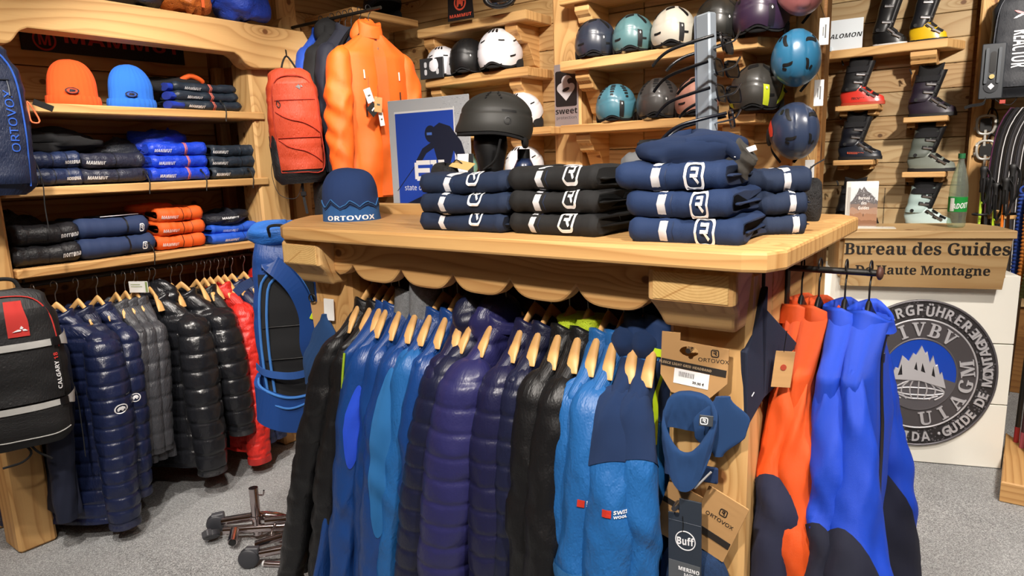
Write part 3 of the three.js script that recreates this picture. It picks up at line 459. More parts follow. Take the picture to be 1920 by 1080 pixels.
// --- rack under the table top: jackets side by side, near sleeves to the viewer
const RY = 1.308, RZ = -1.545, Q90 = Math.PI / 2;
const CB = 0x173f7e, MB = 0x205f9f, NV = 0x12315f, PU = 0x1c1d3e, PD = 0x181c36, BK = 0x111113, LIME = 0xc8e02e, GR = 0x9a9da0;
{
  const blue = nylon(CB, 0.36, 0.0018), mid = nylon(MB, 0.45, 0.0025), midS = cloth(0x2271b4, 0.7), navy = cloth(NV, 0.75), black = nylon(BK, 0.45, 0.002), purple = nylon(PU, 0.38, 0.0015), purpleB = nylon(0x2a2a5a, 0.38, 0.0015), purpleD = nylon(PD, 0.4, 0.0015), grey = fleece(GR), lime = nylon(LIME, 0.5);
  const J = [ // x on the rail, fan, options, label
    [-1.668, -0.2, { mat: black, L: 1.02, sl: 0.98, sr: 0.056, pitch: 0.105, amp: 0.004, flare: 0.05, b: 0.03, W: 0.2 }, 'long black quilted coat at the left end of the table rack'],
    [-1.612, -0.15, { mat: black, L: 1.02, sl: 0.98, sr: 0.05, pitch: 0.105, amp: 0.004, flare: 0.03, W: 0.19 }, 'second long black quilted coat on the table rack, left of the vest'],
    [-1.572, -0.14, { mat: blue, L: 0.95, sleeves: false, W: 0.21, b: 0.03, zip: 0x9ab82a, hemOut: 0.05 }, 'blue sleeveless vest with armhole piping beside the black coats'],
    [-1.535, -0.11, { mat: blue, L: 0.98, sl: 0.92, sr: 0.055, flare: 0.05, W: 0.19, panel: 'royal' }, 'blue insulated jacket with a bright royal blue side panel'],
    [-1.478, -0.10, { mat: blue, L: 0.95, sl: 0.85, collarMat: grey, flare: 0.02, sr: 0.05, collarH: 0.1 }, 'blue jacket with a grey fleece collar, left of the two'],
    [-1.412, -0.10, { mat: blue, L: 0.96, sl: 0.88, collarMat: grey, flare: 0.05, sr: 0.062, collarH: 0.13, panel: 'mid' }, 'grey fleece collared blue jacket with a large lighter blue elbow panel'],
    [-1.345, -0.10, { mat: blue, L: 0.9, sl: 0.8, flare: 0.04, sr: 0.052, sleeveMat: mid }, 'blue jacket with plain mid blue sleeves left of the purple down jackets'],
    [-1.285, -0.09, { mat: blue, L: 0.9, sl: 0.78, flare: 0.03, sr: 0.05 }, 'plain blue jacket hanging directly beside the first purple down jacket'],
    [-1.225, -0.10, { mat: purple, L: 0.86, sl: 0.7, pitch: 0.062, amp: 0.006, flare: 0.02, sr: 0.055 }, 'purple down jacket, leftmost of the purple ones on the table rack'],
    [-1.165, -0.15, { mat: purpleD, L: 0.95, sl: 0.9, pitch: 0.068, amp: 0.006, flare: 0.07, sr: 0.075, hood: true, turn: -0.22, hemOut: 0.06, b: 0.04 }, 'dark navy down jacket with slanting quilt lines among the purple ones'],
    [-1.1, -0.1, { mat: purpleB, L: 0.95, sl: 0.92, pitch: 0.068, amp: 0.006, flare: 0.06, sr: 0.095, hood: true, turn: -0.16, hemOut: 0.06, b: 0.04 }, 'bright purple down jacket with the widest sleeve in the middle of the rack'],
    [-1.0, -0.06, { mat: purple, L: 0.9, sl: 0.86, pitch: 0.068, amp: 0.006, flare: 0.03, sr: 0.066, turn: -0.1, hemOut: 0.05 }, 'purple down jacket right of the widest purple sleeve'],
    [-0.945, -0.07, { mat: purpleD, L: 0.9, sl: 0.8, pitch: 0.068, amp: 0.006, flare: 0.02, sr: 0.05 }, 'dark purple down jacket, last before the black jackets with lime lining'],
    [-0.885, -0.07, { mat: black, L: 0.88, sl: 0.8, pitch: 0.12, amp: 0.003, flare: 0.03, sr: 0.056, lining: true }, 'black jacket with a lime lining, left of the pair'],
    [-0.828, -0.06, { mat: black, L: 0.88, sl: 0.8, pitch: 0.12, amp: 0.003, flare: 0.055, sr: 0.06, lining: true }, 'black jacket with a lime lining, right of the pair'],
    [-0.768, -0.06, { mat: mid, L: 0.82, sl: 0.74, flare: 0.03, sr: 0.05 }, 'plain mid blue jacket right of the black lime-lined jackets'],
    [-0.722, -0.055, { mat: mid, L: 0.84, sl: 0.8, flare: 0.06, sr: 0.062, logo: true, cuffPanel: true }, 'plain shouldered mid blue jacket with a small red and white sleeve logo'],
    [-0.668, -0.03, { mat: mid, L: 0.84, sl: 0.8, flare: 0.065, sr: 0.066, logo: true, yoke: true, stripe: true, cuffPanel: true, collarMat: navy, collarH: 0.1 }, 'navy shouldered blue jacket with lime collar stripe and a sleeve logo'],
    [-0.612, 0.0, { mat: mid, L: 0.82, sl: 0.76, flare: 0.01, sr: 0.05, yoke: true, stripe: true, collarMat: navy, collarH: 0.1 }, 'navy shouldered blue jacket against the right table post, without a logo'],
  ];
  J.forEach(([x, fan, q, label], i) => {
    const o = makeJacket({ ...q, fan: fan * (i < 8 ? 1.25 : 1.1), flare: (q.flare ?? 0.03) + 0.01, seed: i + 1, fold: q.pitch && q.amp > 0.005 ? 0.003 : 0.012 }), B = o.userData.body, S = o.userData.sleeves[1], C = o.userData.collar;
    if (!q.sleeves && q.sleeves === false) { part(o, 'armhole_piping', tube(Array.from({ length: 15 }, (_, k) => { const v = 0.66 + 0.22 * k / 14, p = B.at(0.5, v, 0.004); return [p.x, p.y, p.z]; }), 0.004, 30, 6), plastic(0x9ab82a, 0.6)); }
    if (q.panel === 'royal') part(o, 'side_panel', patch(S, 0.55, 0.72, t => 0.56 + 0.14 * Math.pow(2 * t - 1, 2), t => 0.86 - 0.1 * Math.pow(2 * t - 1, 2), 0.003, 10, 20), cloth(0x1a4fe0, 0.6), 'bright royal blue panel');
    if (q.panel === 'mid') part(o, 'elbow_panel', patch(S, 0.5, 0.74, t => 0.32 + 0.2 * Math.pow(Math.abs(2 * t - 1), 2), t => 0.94 - 0.22 * Math.pow(Math.abs(2 * t - 0.7), 2), 0.003, 12, 30), midS, 'lighter blue stretch panel');
    if (q.lining) part(o, 'lining', skin(20, 8, (u, v) => { const a = -2 * Math.PI * u; return [(0.062 - 0.004 * v) * Math.cos(a), -0.15 + v * 0.105, 0.012 + (0.042 - 0.004 * v) * Math.sin(a)]; }, { disp: (u, v) => 0.004 * noise(u * 12, v * 5, i) }).geo, lime, 'lime yellow lining');
    if (q.yoke) { part(o, 'yoke', patch(B, 0, 0.9999, t => 0.8 + 0.02 * Math.cos(t * 12.56), 0.97, 0.0022, 48, 16), navy, 'navy shoulder yoke'); for (const s of o.userData.sleeves) part(o, 'yoke', patch(s, 0, 0.9999, t => 0.76 + 0.05 * Math.cos(t * 6.28 + 2.6), 0.995, 0.0022, 26, 18), navy, 'navy shoulder yoke'); }
    if (q.yoke) part(o, 'hood', skin(28, 20, (u, v) => { const a = -2 * Math.PI * u, h = Math.PI * (v - 0.5), r = Math.pow(Math.max(0.001, Math.cos(h)), 0.8); return [0.095 * r * Math.cos(a), -0.085 + 0.05 * Math.sin(h), -0.02 + 0.05 * r * Math.sin(a)]; }, { disp: (u, v) => 0.01 * (0.5 - Math.abs(noise(u * 6, v * 5, i))) }).geo, navy, 'navy hood');
    if (q.stripe) { part(o, 'collar_stripe', patch(C, 0, 0.9999, 0.02, 0.12, 0.003, 30, 4), plastic(0xc4e61e, 0.5), 'lime stripe'); part(o, 'shoulder_stripe', patch(B, 0.66, 0.69, 0.72, 0.965, 0.005, 3, 20), plastic(0xc4e61e, 0.5), 'lime stripe'); }
    if (q.cuffPanel) for (const s of o.userData.sleeves) { part(o, 'forearm_panel', patch(s, 0, 0.9999, 0.04, t => 0.46 + 0.025 * Math.cos(t * 6.28), 0.0022, 26, 18), midS, 'smooth blue forearm panel'); }
    if (q.logo) { part(o, 'logo_patch', wrap(new THREE.ExtrudeGeometry(shape([[-0.008, -0.009], [0.008, -0.009], [0.008, 0.009], [-0.008, 0.009]]), { depth: 0.0008, bevelEnabled: false }).translate(-0.024, 0, 0), S, 0.61, 0.66, 3.1, 1.25, 0.002), plastic(0xc23020, 0.6), 'red square'); part(o, 'logo_lettering', wrap(merge([text('SWISS', 0.0085).translate(0.004, 0.005, 0), text('WOOL', 0.006).translate(0.0, -0.006, 0)]), S, 0.61, 0.66, 3.1, 1.25, 0.002), paper(0xf0f0f0), 'white lettering'); }
    place('jacket', o, label, 'jacket', [x - 0.06, RY - 0.055, RZ], Q90 + (q.turn ?? (i % 3 - 1) * 0.04), 'jackets on the table rack');
    hang('clothes_hanger', HANGER, 'wooden hanger of the ' + clip12(label), [x - 0.06, RY, RZ], Q90 + (q.turn ?? (i % 3 - 1) * 0.04), 'hangers on the table rack');
  });
}
// --- rack under the left shelves
{
  const nav = nylon(0x151b34, 0.36, 0.002), nav2 = nylon(0x19213f, 0.3, 0.002), navS = cloth(0x141b33, 0.8), grey = nylon(0x3c3d42, 0.4, 0.004), blk = nylon(0x1b1c20, 0.24, 0.002), red = nylon(0xd02a22, 0.45, 0.004), navR = nylon(0x1c2444, 0.4, 0.002), white = paper(0xe8e8ea), LY = 1.148, LX = -3.41;
  const J = [ // z, turn, options, label
    [-1.03, 0.05, { mat: navS, L: 0.84, sl: 0.78, fan: 0.05 }, 'dark navy softshell jacket mostly hidden behind the black backpack'],
    [-1.105, 0.5, { mat: nav2, L: 0.92, sl: 0.86, fan: 0.07, pitch: 0.062, amp: 0.007, sr: 0.085, flare: 0.08, badge: 0.62, b: 0.06, W: 0.22 }, 'large navy down jacket with a white badge nearest the left post'],
    [-1.185, 0.28, { mat: nav, L: 0.84, sl: 0.72, fan: 0.05, pitch: 0.07, amp: 0.008, sr: 0.062, flare: 0.05, badge: 0.66 }, 'second navy down jacket with a white badge on the left rack'],
    [-1.26, 0.26, { mat: nav2, L: 0.84, sl: 0.78, fan: 0.05, pitch: 0.075, amp: 0.009, sr: 0.06, flare: 0.055, badge: 0.6 }, 'glossy navy down jacket with a white badge beside the grey ones'],
    [-1.335, 0.08, { mat: grey, L: 0.74, sl: 0.62, fan: 0.03, pitch: 0.085, amp: 0.005, sr: 0.042, flare: 0.03 }, 'grey padded jacket, first of three on the left rack'],
    [-1.375, 0.08, { mat: grey, L: 0.74, sl: 0.62, fan: 0.03, pitch: 0.085, amp: 0.005, sr: 0.042, flare: 0.04 }, 'grey padded jacket, middle of three on the left rack'],
    [-1.415, 0.08, { mat: grey, L: 0.74, sl: 0.62, fan: 0.03, pitch: 0.085, amp: 0.005, sr: 0.045, flare: 0.03 }, 'grey padded jacket, last of three on the left rack'],
    [-1.5, 0.5, { mat: blk, L: 0.84, sl: 0.8, fan: 0.04, pitch: 0.085, amp: 0.009, sr: 0.09, flare: 0.06, b: 0.06, W: 0.21, hood: true }, 'big glossy black down jacket with a high hood and crumpled sleeve'],
    [-1.625, 0.55, { mat: blk, L: 0.72, sl: 0.66, fan: 0.0, pitch: 0.085, amp: 0.009, sr: 0.09, flare: 0.07, b: 0.06, W: 0.21 }, 'shorter glossy black down jacket with smooth quilt bands beside the red one'],
    [-1.74, 0.1, { mat: nylon(0x101012, 0.4, 0.004), L: 0.55, sl: 0.5, fan: 0, pitch: 0.1, amp: 0.004, sr: 0.045 }, 'short matt black jacket tucked between glossy black and red ones'],
    [-1.81, 0.22, { mat: red, L: 0.9, sl: 0.86, fan: 0.02, pitch: 0.075, amp: 0.008, sr: 0.075, flare: 0.06, brick: true }, 'long bright red down jacket with brick shaped quilting'],
    [-1.885, 0.16, { mat: navR, L: 0.86, sl: 0.78, fan: 0.02, pitch: 0.08, amp: 0.008, sr: 0.055, flare: 0.04, brick: true }, 'navy down jacket directly right of the long red one'],
    [-1.95, 0.16, { mat: navR, L: 0.86, sl: 0.78, fan: 0.02, pitch: 0.08, amp: 0.008, sr: 0.055, flare: 0.03, brick: true }, 'second navy brick quilted jacket behind the blue backpack'],
    [-2.03, 0.16, { mat: red, L: 0.8, sl: 0.66, fan: 0.02, pitch: 0.085, amp: 0.009, sr: 0.06, flare: 0.03, hood: true }, 'red hooded down jacket at the far end of the left rack'],
  ];
  J.forEach(([z, turn, q, label], i) => {
    const o = makeJacket({ ...q, seed: 40 + i, fold: q.pitch ? 0.004 : 0.009 }), S = o.userData.sleeves[0];
    if (q.badge) part(o, 'badge', wrap(merge([ring(0.017, 0.021), new THREE.ExtrudeGeometry(shape([[-0.011, -0.008], [-0.006, -0.008], [-0.004, -0.003], [0.001, -0.003], [0.002, -0.008], [0.007, -0.008], [0.009, 0.0], [0.013, -0.006], [0.011, 0.006], [0.004, 0.011], [-0.006, 0.009], [-0.012, 0.002]]), { depth: 0.001, bevelEnabled: false })]), S, 0.93, q.badge, 2.6, 1.2, 0.002), white, 'white round badge');
    z = -1.11 + (z + 1.03) * 1.1; place('jacket', o, label, 'jacket', [LX, LY - 0.05, z], turn, 'jackets on the left rack');
    hang('clothes_hanger', HANGERL, 'wooden hanger of the ' + clip12(label), [LX, LY, z], turn, 'hangers on the left rack');
  });
  [-1.48, -1.58, -1.7, -1.77, -1.845, -2.1].forEach((z, i) => hang('clothes_hanger', HANGERL, ['bare wooden hanger between the grey and the hooded black jackets', 'bare wooden hanger behind the hooded glossy black jacket', 'bare wooden hanger behind the shorter glossy black jacket', 'bare wooden hanger directly left of the long red jacket', 'bare wooden hanger directly right of the long red jacket', 'bare wooden hanger last at the far end of the left rack'][i], [LX, LY, -1.11 + (z + 1.03) * 1.1], 0.12, 'hangers on the left rack'));
  const o = thing('price_card', 'white card with printed lines hanging among the hangers of the left rack', 'card', [-3.36, 1.085, -1.53], 0.5); part(o, 'card', box(0.1, 0.055, 0.002), paper(0xe4e4e0)); part(o, 'print', merge([box(0.05, 0.003, 0.001, -0.015, 0.012, 0.0015), box(0.06, 0.003, 0.001, -0.01, 0.002, 0.0015), box(0.012, 0.05, 0.001, 0.042, 0, 0.0015)]), paper(0x8a9a60)); part(o, 'string', rod([0, 0.028, 0], [0.0, 0.06, 0], 0.001), iron);
}
// --- black rod on the right side of the table
{
  const RX = 1.352, Z = -1.75, r = thing('wall_rail', 'black forged rod with a round end sticking out of the table side', 'rail', [-0.437, RX - 0.012, Z]);
  part(r, 'rod', rod([0, 0, 0], [0.205, 0, 0], 0.008), iron); part(r, 'end_knob', mv(new THREE.SphereGeometry(0.016, 14, 10).scale(0.5, 1, 1), 0.206, 0, 0), plastic(0x4a2c22, 0.6)); part(r, 'wall_plate', box(0.006, 0.14, 0.03, 0.003, -0.05, 0), iron);
  const org = cloth(0xdc5010, 0.55), bl = cloth(0x0f40bc, 0.55), nv = cloth(0x1a1d33, 0.7), orgD = cloth(0x1e2340, 0.7);
  [[-0.4, { mat: org, L: 0.95, sl: 0.8, fan: -0.03, sr: 0.062, flare: 0.03, low: orgD, lowV: 0.5 }, 'orange shell jacket with navy sleeve panel against the table side'],
  [-0.36, { mat: org, L: 0.95, sl: 0.86, fan: 0.0, sr: 0.055, flare: 0.05 }, 'orange shell jacket hanging next to the blue shells'],
  [-0.302, { mat: bl, L: 0.92, sl: 0.85, fan: 0.0, sr: 0.06, flare: 0.05, low: nv, lowV: 0.42 }, 'bright blue shell jacket with navy forearm, next to the orange one'],
  [-0.25, { mat: bl, L: 0.92, sl: 0.9, fan: 0.035, sr: 0.07, flare: 0.055, low: nv, lowV: 0.45 }, 'bright blue shell jacket at the outer end of the black rod']].forEach(([x, q, label], i) => {
    const o = makeJacket({ ...q, seed: 70 + i, fold: 0.016, b: 0.03, W: 0.18, slope: true }), S = o.userData.sleeves, B = o.userData.body;
    if (q.low) { for (const s of S) part(o, 'forearm_panel', patch(s, 0, 0.9999, 0.0, t => q.lowV + 0.17 * Math.cos((t - 0.45) * 6.28), 0.005, 26, 22), q.low, 'navy forearm panel'); part(o, 'hem_panel', patch(B, 0, 0.9999, 0.0, t => 0.42 + 0.1 * Math.cos(t * 12.56), 0.0022, 48, 20), q.low, 'navy lower panel'); }
    if (i > 1) part(o, 'chest_zip', tube([0.55, 0.6, 0.65].map(v => { const p = B.at(0.66, v - 0.2, 0.004); return [p.x, p.y, p.z]; }), 0.003, 10, 5), plastic(0x9ab6e8, 0.5));
    place('shell_jacket', o, label, 'jacket', [x, RX - 0.03, Z], Q90 + [0.04, -0.03, 0.03, -0.02][i], 'shell jackets on the black rod');
    hang('clothes_hanger', HANGERS, 'black hanger of the ' + clip12(label), [x, RX, Z], Q90 + [0.04, -0.03, 0.03, -0.02][i], 'black hangers on the rod');
  });
}
// --- coats in the corner
{
  const RYc = 2.47, ZC = -2.72, r = thing('wall_rail', 'black rod on a wooden block high in the left corner', 'rail', [X0 + 0.03, RYc - 0.012, ZC]);
  part(r, 'rod', rod([0, 0, 0], [0.93, 0, 0], 0.009), iron); part(r, 'wall_block', grain(mv(new THREE.CylinderGeometry(0.075, 0.08, 0.16, 18), 0.08, -0.02, 0.02, 0, 0, Math.PI / 2), 0, 5), WOOD[1]);
  const org = cloth(0xe8661a, 0.5), dk = cloth(0x161a2a, 0.7), bl = cloth(0x1d4fc0, 0.6), bk = cloth(0x101012, 0.8);
  [[-3.32, 0.1, { mat: bl, L: 0.8, sl: 0.62, sr: 0.055 }, 'bright blue jacket deepest in the corner behind dark jackets'],
  [-3.22, 0.06, { mat: bk, L: 0.82, sl: 0.64, hood: true, sr: 0.06 }, 'black hooded jacket in the corner, left of the orange coat'],
  [-3.11, 0.04, { mat: dk, L: 0.86, sl: 0.7, sr: 0.065, b: 0.05 }, 'dark navy jacket directly behind the orange coat']].forEach(([x, t, q, label], i) => { const o = makeJacket({ ...q, seed: 80 + i, fold: 0.014 }); place('jacket', o, label, 'jacket', [x, RYc, ZC], Q90 + t, 'jackets in the corner'); hang('clothes_hanger', HANGERB, 'black hanger of the ' + clip12(label), [x, RYc, ZC], Q90 + t, 'black hangers in the corner'); });
  [-3.16, -3.06, -2.99].forEach((x, i) => hang('clothes_hanger', HANGERB, ['bare black hanger third from the end of the corner rod', 'bare black hanger second from the end of the corner rod', 'bare black hanger just behind the orange coat on the corner rod'][i], [x, RYc, ZC], Q90 + 0.1 * i, 'black hangers in the corner'));
  const o = makeJacket({ mat: org, L: 0.87, W: 0.235, b: 0.075, sl: 0.74, sr: 0.075, flare: 0.05, seed: 91, fold: 0.02, hood: true, zip: 0x6a2408, collarH: 0.09 });
  const B = o.userData.body;
  for (const u of [0.69, 0.81]) { part(o, 'pocket_zip', tube([0, 1, 2, 3].map(k => { const p = B.at(u, 0.5 + k * 0.05, 0.004); return [p.x, p.y, p.z]; }), 0.004, 10, 6), plastic(0x30120a, 0.5)); part(o, 'chest_zip', tube([0, 1, 2].map(k => { const p = B.at(u, 0.72 + k * 0.025, 0.004); return [p.x, p.y, p.z]; }), 0.004, 8, 6), paper(0xe6dcd0)); }
  part(o, 'placket', patch(B, 0.735, 0.765, 0.01, 0.95, 0.007, 4, 30), org);
  place('shell_coat', o, 'bright orange hooded shell coat with hang tags in the corner', 'coat', [-2.92, RYc - 0.05, ZC], Q90 - 0.12); hang('clothes_hanger', HANGERB, 'black hanger of the bright orange shell coat', [-2.92, RYc, ZC], Q90 - 0.12, 'black hangers in the corner');
  const tags = [['white rectangular hang tag on the orange coat', 0xf0efec, 0.045, 0.075, [0.0, 0.0, 0.0], 0.35], ['kraft brown hang tag on the orange coat', 0xc49a64, 0.05, 0.08, [0.008, -0.045, 0.055], -0.1], ['black and white square hang tag on the orange coat', 0x1a1a1a, 0.06, 0.06, [0.003, -0.07, 0.02], 0.78], ['white care tag low on the orange coat sleeve', 0xe8e6e0, 0.03, 0.07, [0.0, -0.12, -0.06 + 0.14], 0.15]];
  tags.forEach(([l, c, w, h, d, rz], i) => { const t = thing('hang_tag', l, 'tag', [-2.795 + d[0], 1.99 + d[1], -2.57 - d[2]], Q90 - 0.12); part(t, 'card', box(w, h, 0.0015).rotateZ(rz), paper(c)); part(t, 'string', rod([0, h / 2 - 0.005, 0.001], [0.01, h / 2 + 0.06, -0.01], 0.001), iron); part(t, 'print', box(w * 0.4, h * 0.12, 0.0006, 0, 0, 0.001).rotateZ(rz), paper(i === 2 ? 0xe0e0e0 : 0x55504a)); });
}
// ------------------------------------------------------------------ folded clothes
// local frame: width along x, the fold at z = 0, the cloth runs back to z = -d, base at y = 0
function foldedSkin(w, d, h, seed, sag = 0.004) {
  const th = h * 0.44, r = h * 0.28, N = (s) => { const l = d - h / 2, A = Math.PI * r, T = 2 * l + A, q = s * T; if (q < l) return [-(d - q), h / 2 - r, 0, -1]; if (q < l + A) { const a = -Math.PI / 2 + (q - l) / r; return [-h / 2 + r * Math.cos(a), h / 2 + r * Math.sin(a), Math.cos(a), Math.sin(a)]; } return [-h / 2 - (q - l - A), h / 2 + r, 0, 1]; };
  return skin(56, 26, (u, v) => {
    const outer = u < 0.5, s = outer ? u * 2 : (1 - u) * 2, [z, y, nz, ny] = N(clamp(s, 0, 1)); const e = Math.min(v, 1 - v), cap = e < 0.08 ? Math.sqrt(Math.max(0.02, 1 - ((0.08 - e) / 0.08) ** 2)) : 1, back = Math.sqrt(clamp(Math.min(s, 1 - s) / 0.03, 0.05, 1)); const o = (outer ? 1 : -1) * th / 2 * cap * back;
    const x = lerp(w / 2, -w / 2, v), wob = 0.009 * noise(x * 6 + seed * 3.1, seed) + 0.004 * noise(x * 19, seed * 2.2);
    return [x + 0.008 * noise(s * 4, seed * 1.7, v * 2), y + ny * o - sag * Math.cos(x / w * Math.PI * 1.3) * (y > h / 2 ? 1 : 0.15) + sag * 0.4, z + nz * o + wob * (z > -h ? 1 : 0.3)];
  }, { disp: (u, v) => u < 0.5 ? 0.004 * noise(u * 14 + seed * 5, v * 6, seed) + 0.0022 * noise(u * 20, v * 26, seed * 1.3) : 0, uvs: [d * 4, w] });
}
function makeFolded(w, d, h, seed, mat, marks = []) {
  const o = new THREE.Group(), sk = foldedSkin(w, d, h, seed); part(o, 'body', sk.geo, mat);
  part(o, 'inner_layer', skin(24, 12, (u, v) => { const a = -2 * Math.PI * u, e = Math.min(v, 1 - v), c = e < 0.1 ? Math.sqrt(Math.max(0.02, 1 - ((0.1 - e) / 0.1) ** 2)) : 1; const q = (x, p) => Math.sign(x) * Math.pow(Math.abs(x), p); return [lerp(w * 0.5 + 0.006, -w * 0.49, 1 - v) * 1, h * 0.5 + h * 0.13 * c * q(Math.sin(a), 0.6), -d * 0.52 + d * 0.42 * q(Math.cos(a), 0.5)]; }, { disp: (u, v) => 0.003 * noise(u * 9, v * 5, seed + 4) }).geo, mat);
  for (const m of marks) {
    const v = 0.5 - m.x / w;
    if (m.kind === 'band') part(o, m.name ?? 'stripe', patch(sk, m.s0 ?? 0.03, m.s1 ?? 0.47, v - m.w / 2 / w, v + m.w / 2 / w, 0.0016, 40, 3), m.mat, m.label);
    else part(o, m.name ?? 'lettering', wrap(m.geo.clone(), sk, m.s ?? 0.25, v, 0.5 / (2 * d), -1 / w, 0.0026, true), m.mat, m.label);
  }
  return o;
}
const webbing0 = cloth(0x141416, 0.8);
const whiteInk = paper(0xf0f0f2);
function put(name, o, label, cat, pos, turn, group) { o.name = numbered(name); o.position.set(...pos); o.rotation.y = turn; scene.add(o); return tag(o, label, cat, group); }
{ // --- the three sweater stacks at the front of the table
  const navy = cloth(0x0a1f3c, 0.8), black = cloth(0x0e0e0f, 0.8), white = cloth(0xe6e6ea, 0.7), thread = plastic(0x0c2244, 0.7), lining = fleece(0x77736c);
  const stacks = [['navy', navy, -1.215, -1.4, 0.3, 0.22, 0.053, 0.02, 'left'], ['black', black, -0.925, -1.41, 0.265, 0.26, 0.057, -0.05, 'middle'], ['blue', cloth(0x0c2850, 0.8), -0.56, -1.37, 0.245, 0.25, 0.058, 0.06, 'right']];
  stacks.forEach(([cn, m, x, z, w, d, h, turn, pos], k) => {
    const R2 = rng(300 + k);
    for (let i = 0; i < 3; i++) {
      const s = makeFolded(w, d, h * 1.06, 11 + k * 5 + i, m, [
        { kind: 'band', x: -w * (0.2 - 0.03 * i) + k * 0.004, w: 0.018, mat: white, label: 'white stripe' }, { kind: 'band', name: 'seam', x: -w * (0.2 - 0.03 * i) + k * 0.004 + 0.021, w: 0.0022, mat: thread },
        { kind: 'wrap', name: 'logo', geo: squareMark(0.042), x: w * (0.2 + 0.02 * (k ? i : -i)), s: 0.27 - 0.01 * k, mat: whiteInk, label: 'white square outline logo' }]);
      put('folded_sweater', s, `folded ${cn} sweater with a white stripe, ${['bottom', 'middle', 'top'][i]} of the ${pos} front stack on the table`, 'sweater', [x + (R2() - 0.5) * 0.012 + (k === 2 ? -i * 0.014 : k === 0 ? i * 0.006 : 0), TT + 0.001 + i * h, z - i * 0.004], turn + (R2() - 0.5) * 0.06, 'sweaters in the front stacks');
      if (k === 2 && i === 2) {
        part(s, 'hood', skin(34, 22, (u, v) => { const a = -2 * Math.PI * u, t = Math.PI * (v - 0.5), r = Math.pow(Math.cos(t), 0.7); return [0.005 + 0.125 * r * Math.cos(a), h + 0.028 + 0.036 * Math.sin(t), -0.14 + 0.1 * r * Math.sin(a)]; }, { disp: (u, v) => 0.012 * noise(u * 8, v * 5, 7) + 0.006 * noise(u * 16, v * 9, 2) }).geo, m);
        part(s, 'collar_roll', tube([[0.02, h + 0.04, -0.06], [0.08, h + 0.045, -0.075], [0.12, h + 0.015, -0.1], [0.125, h - 0.02, -0.14]], 0.016, 24, 10), m);
        part(s, 'lining', mv(skin(16, 8, (u, v) => { const a = -2 * Math.PI * u; return [0.05 * (1 - 0.4 * v) * Math.cos(a), 0.045 * v, 0.02 * Math.sin(a)]; }, { disp: (u, v) => 0.004 * noise(u * 6, v * 4, 1) }).geo, 0.105, h - 0.002, -0.11, 0.1, 0.3, -0.9), lining, 'grey fleece lining');
        part(s, 'stripe', mv(box(0.05, 0.012, 0.003), 0.135, h + 0.022, -0.095, 0, 0.5, 0.35), white, 'white stripe');
      }
    }
  });
  // side sleeves that spill to the right of the navy and black stacks are the inner layers; behind stand more
  for (let i = 0; i < 3; i++) put('folded_sweater', makeFolded(0.14, 0.2, 0.055, 70 + i, navy, [{ kind: 'band', x: 0.045 - 0.012 * i, w: 0.014, mat: white }]), `folded navy sweater behind the right front stack, ${['bottom', 'middle', 'top'][i]} one`, 'sweater', [-0.425, TT + 0.001 + i * 0.05, -1.6], 0.5, 'sweaters behind the right stack');
  const olive = cloth(0x3c3f2c, 0.85), grey = cloth(0x6a6b6d, 0.9), blk = cloth(0x161617, 0.85);
  [[grey, 'grey fleece', 0.28, 0.3], [olive, 'olive green sweater', 0.3, 0.3], [grey, 'grey sweater with a black zip collar', 0.26, 0.28]].forEach(([m, n, w, d], i) => {
    const s = makeFolded(w, d, 0.07, 80 + i, m, []); put('folded_sweater', s, `folded ${n} in the stack behind the black sweaters`, 'sweater', [-0.79 + (i === 2 ? 0.03 : -0.02), TT + 0.001 + i * 0.066, -1.69 - i * 0.03], 0.05 + i * 0.1, 'sweaters behind the black stack');
    if (i === 2) { part(s, 'collar', skin(28, 10, (u, v) => { const a = -2 * Math.PI * u; return [0.105 * (1 - 0.12 * v) * Math.cos(a), 0.062 + 0.045 * v, -0.1 + 0.06 * Math.sin(a)]; }, { disp: (u, v) => 0.005 * noise(u * 9, v * 4, 6) }).geo, blk, 'black stand-up collar'); part(s, 'zipper', rod([0.0, 0.06, -0.03], [0.012, 0.105, -0.045], 0.003), iron); part(s, 'zip_pull', box(0.006, 0.016, 0.004, 0.008, 0.1, -0.036), whiteInk); }
    if (i === 1) part(s, 'collar_roll', tube([[-0.09, 0.085, -0.03], [0.0, 0.092, -0.015], [0.1, 0.085, -0.04], [0.06, 0.1, -0.1], [-0.05, 0.1, -0.1]], 0.017, 40, 10, true), olive);
  });
  for (let i = 0; i < 2; i++) put('folded_sweater', makeFolded(0.24, 0.26, 0.075, 90 + i, blk, []), ['folded plain black sweater under the other behind the middle stack', 'folded plain black sweater on top behind the middle stack'][i], 'sweater', [-0.9, TT + 0.12 + i * 0.07 - 0.118, -1.7], -0.1, 'plain black sweaters behind');
}
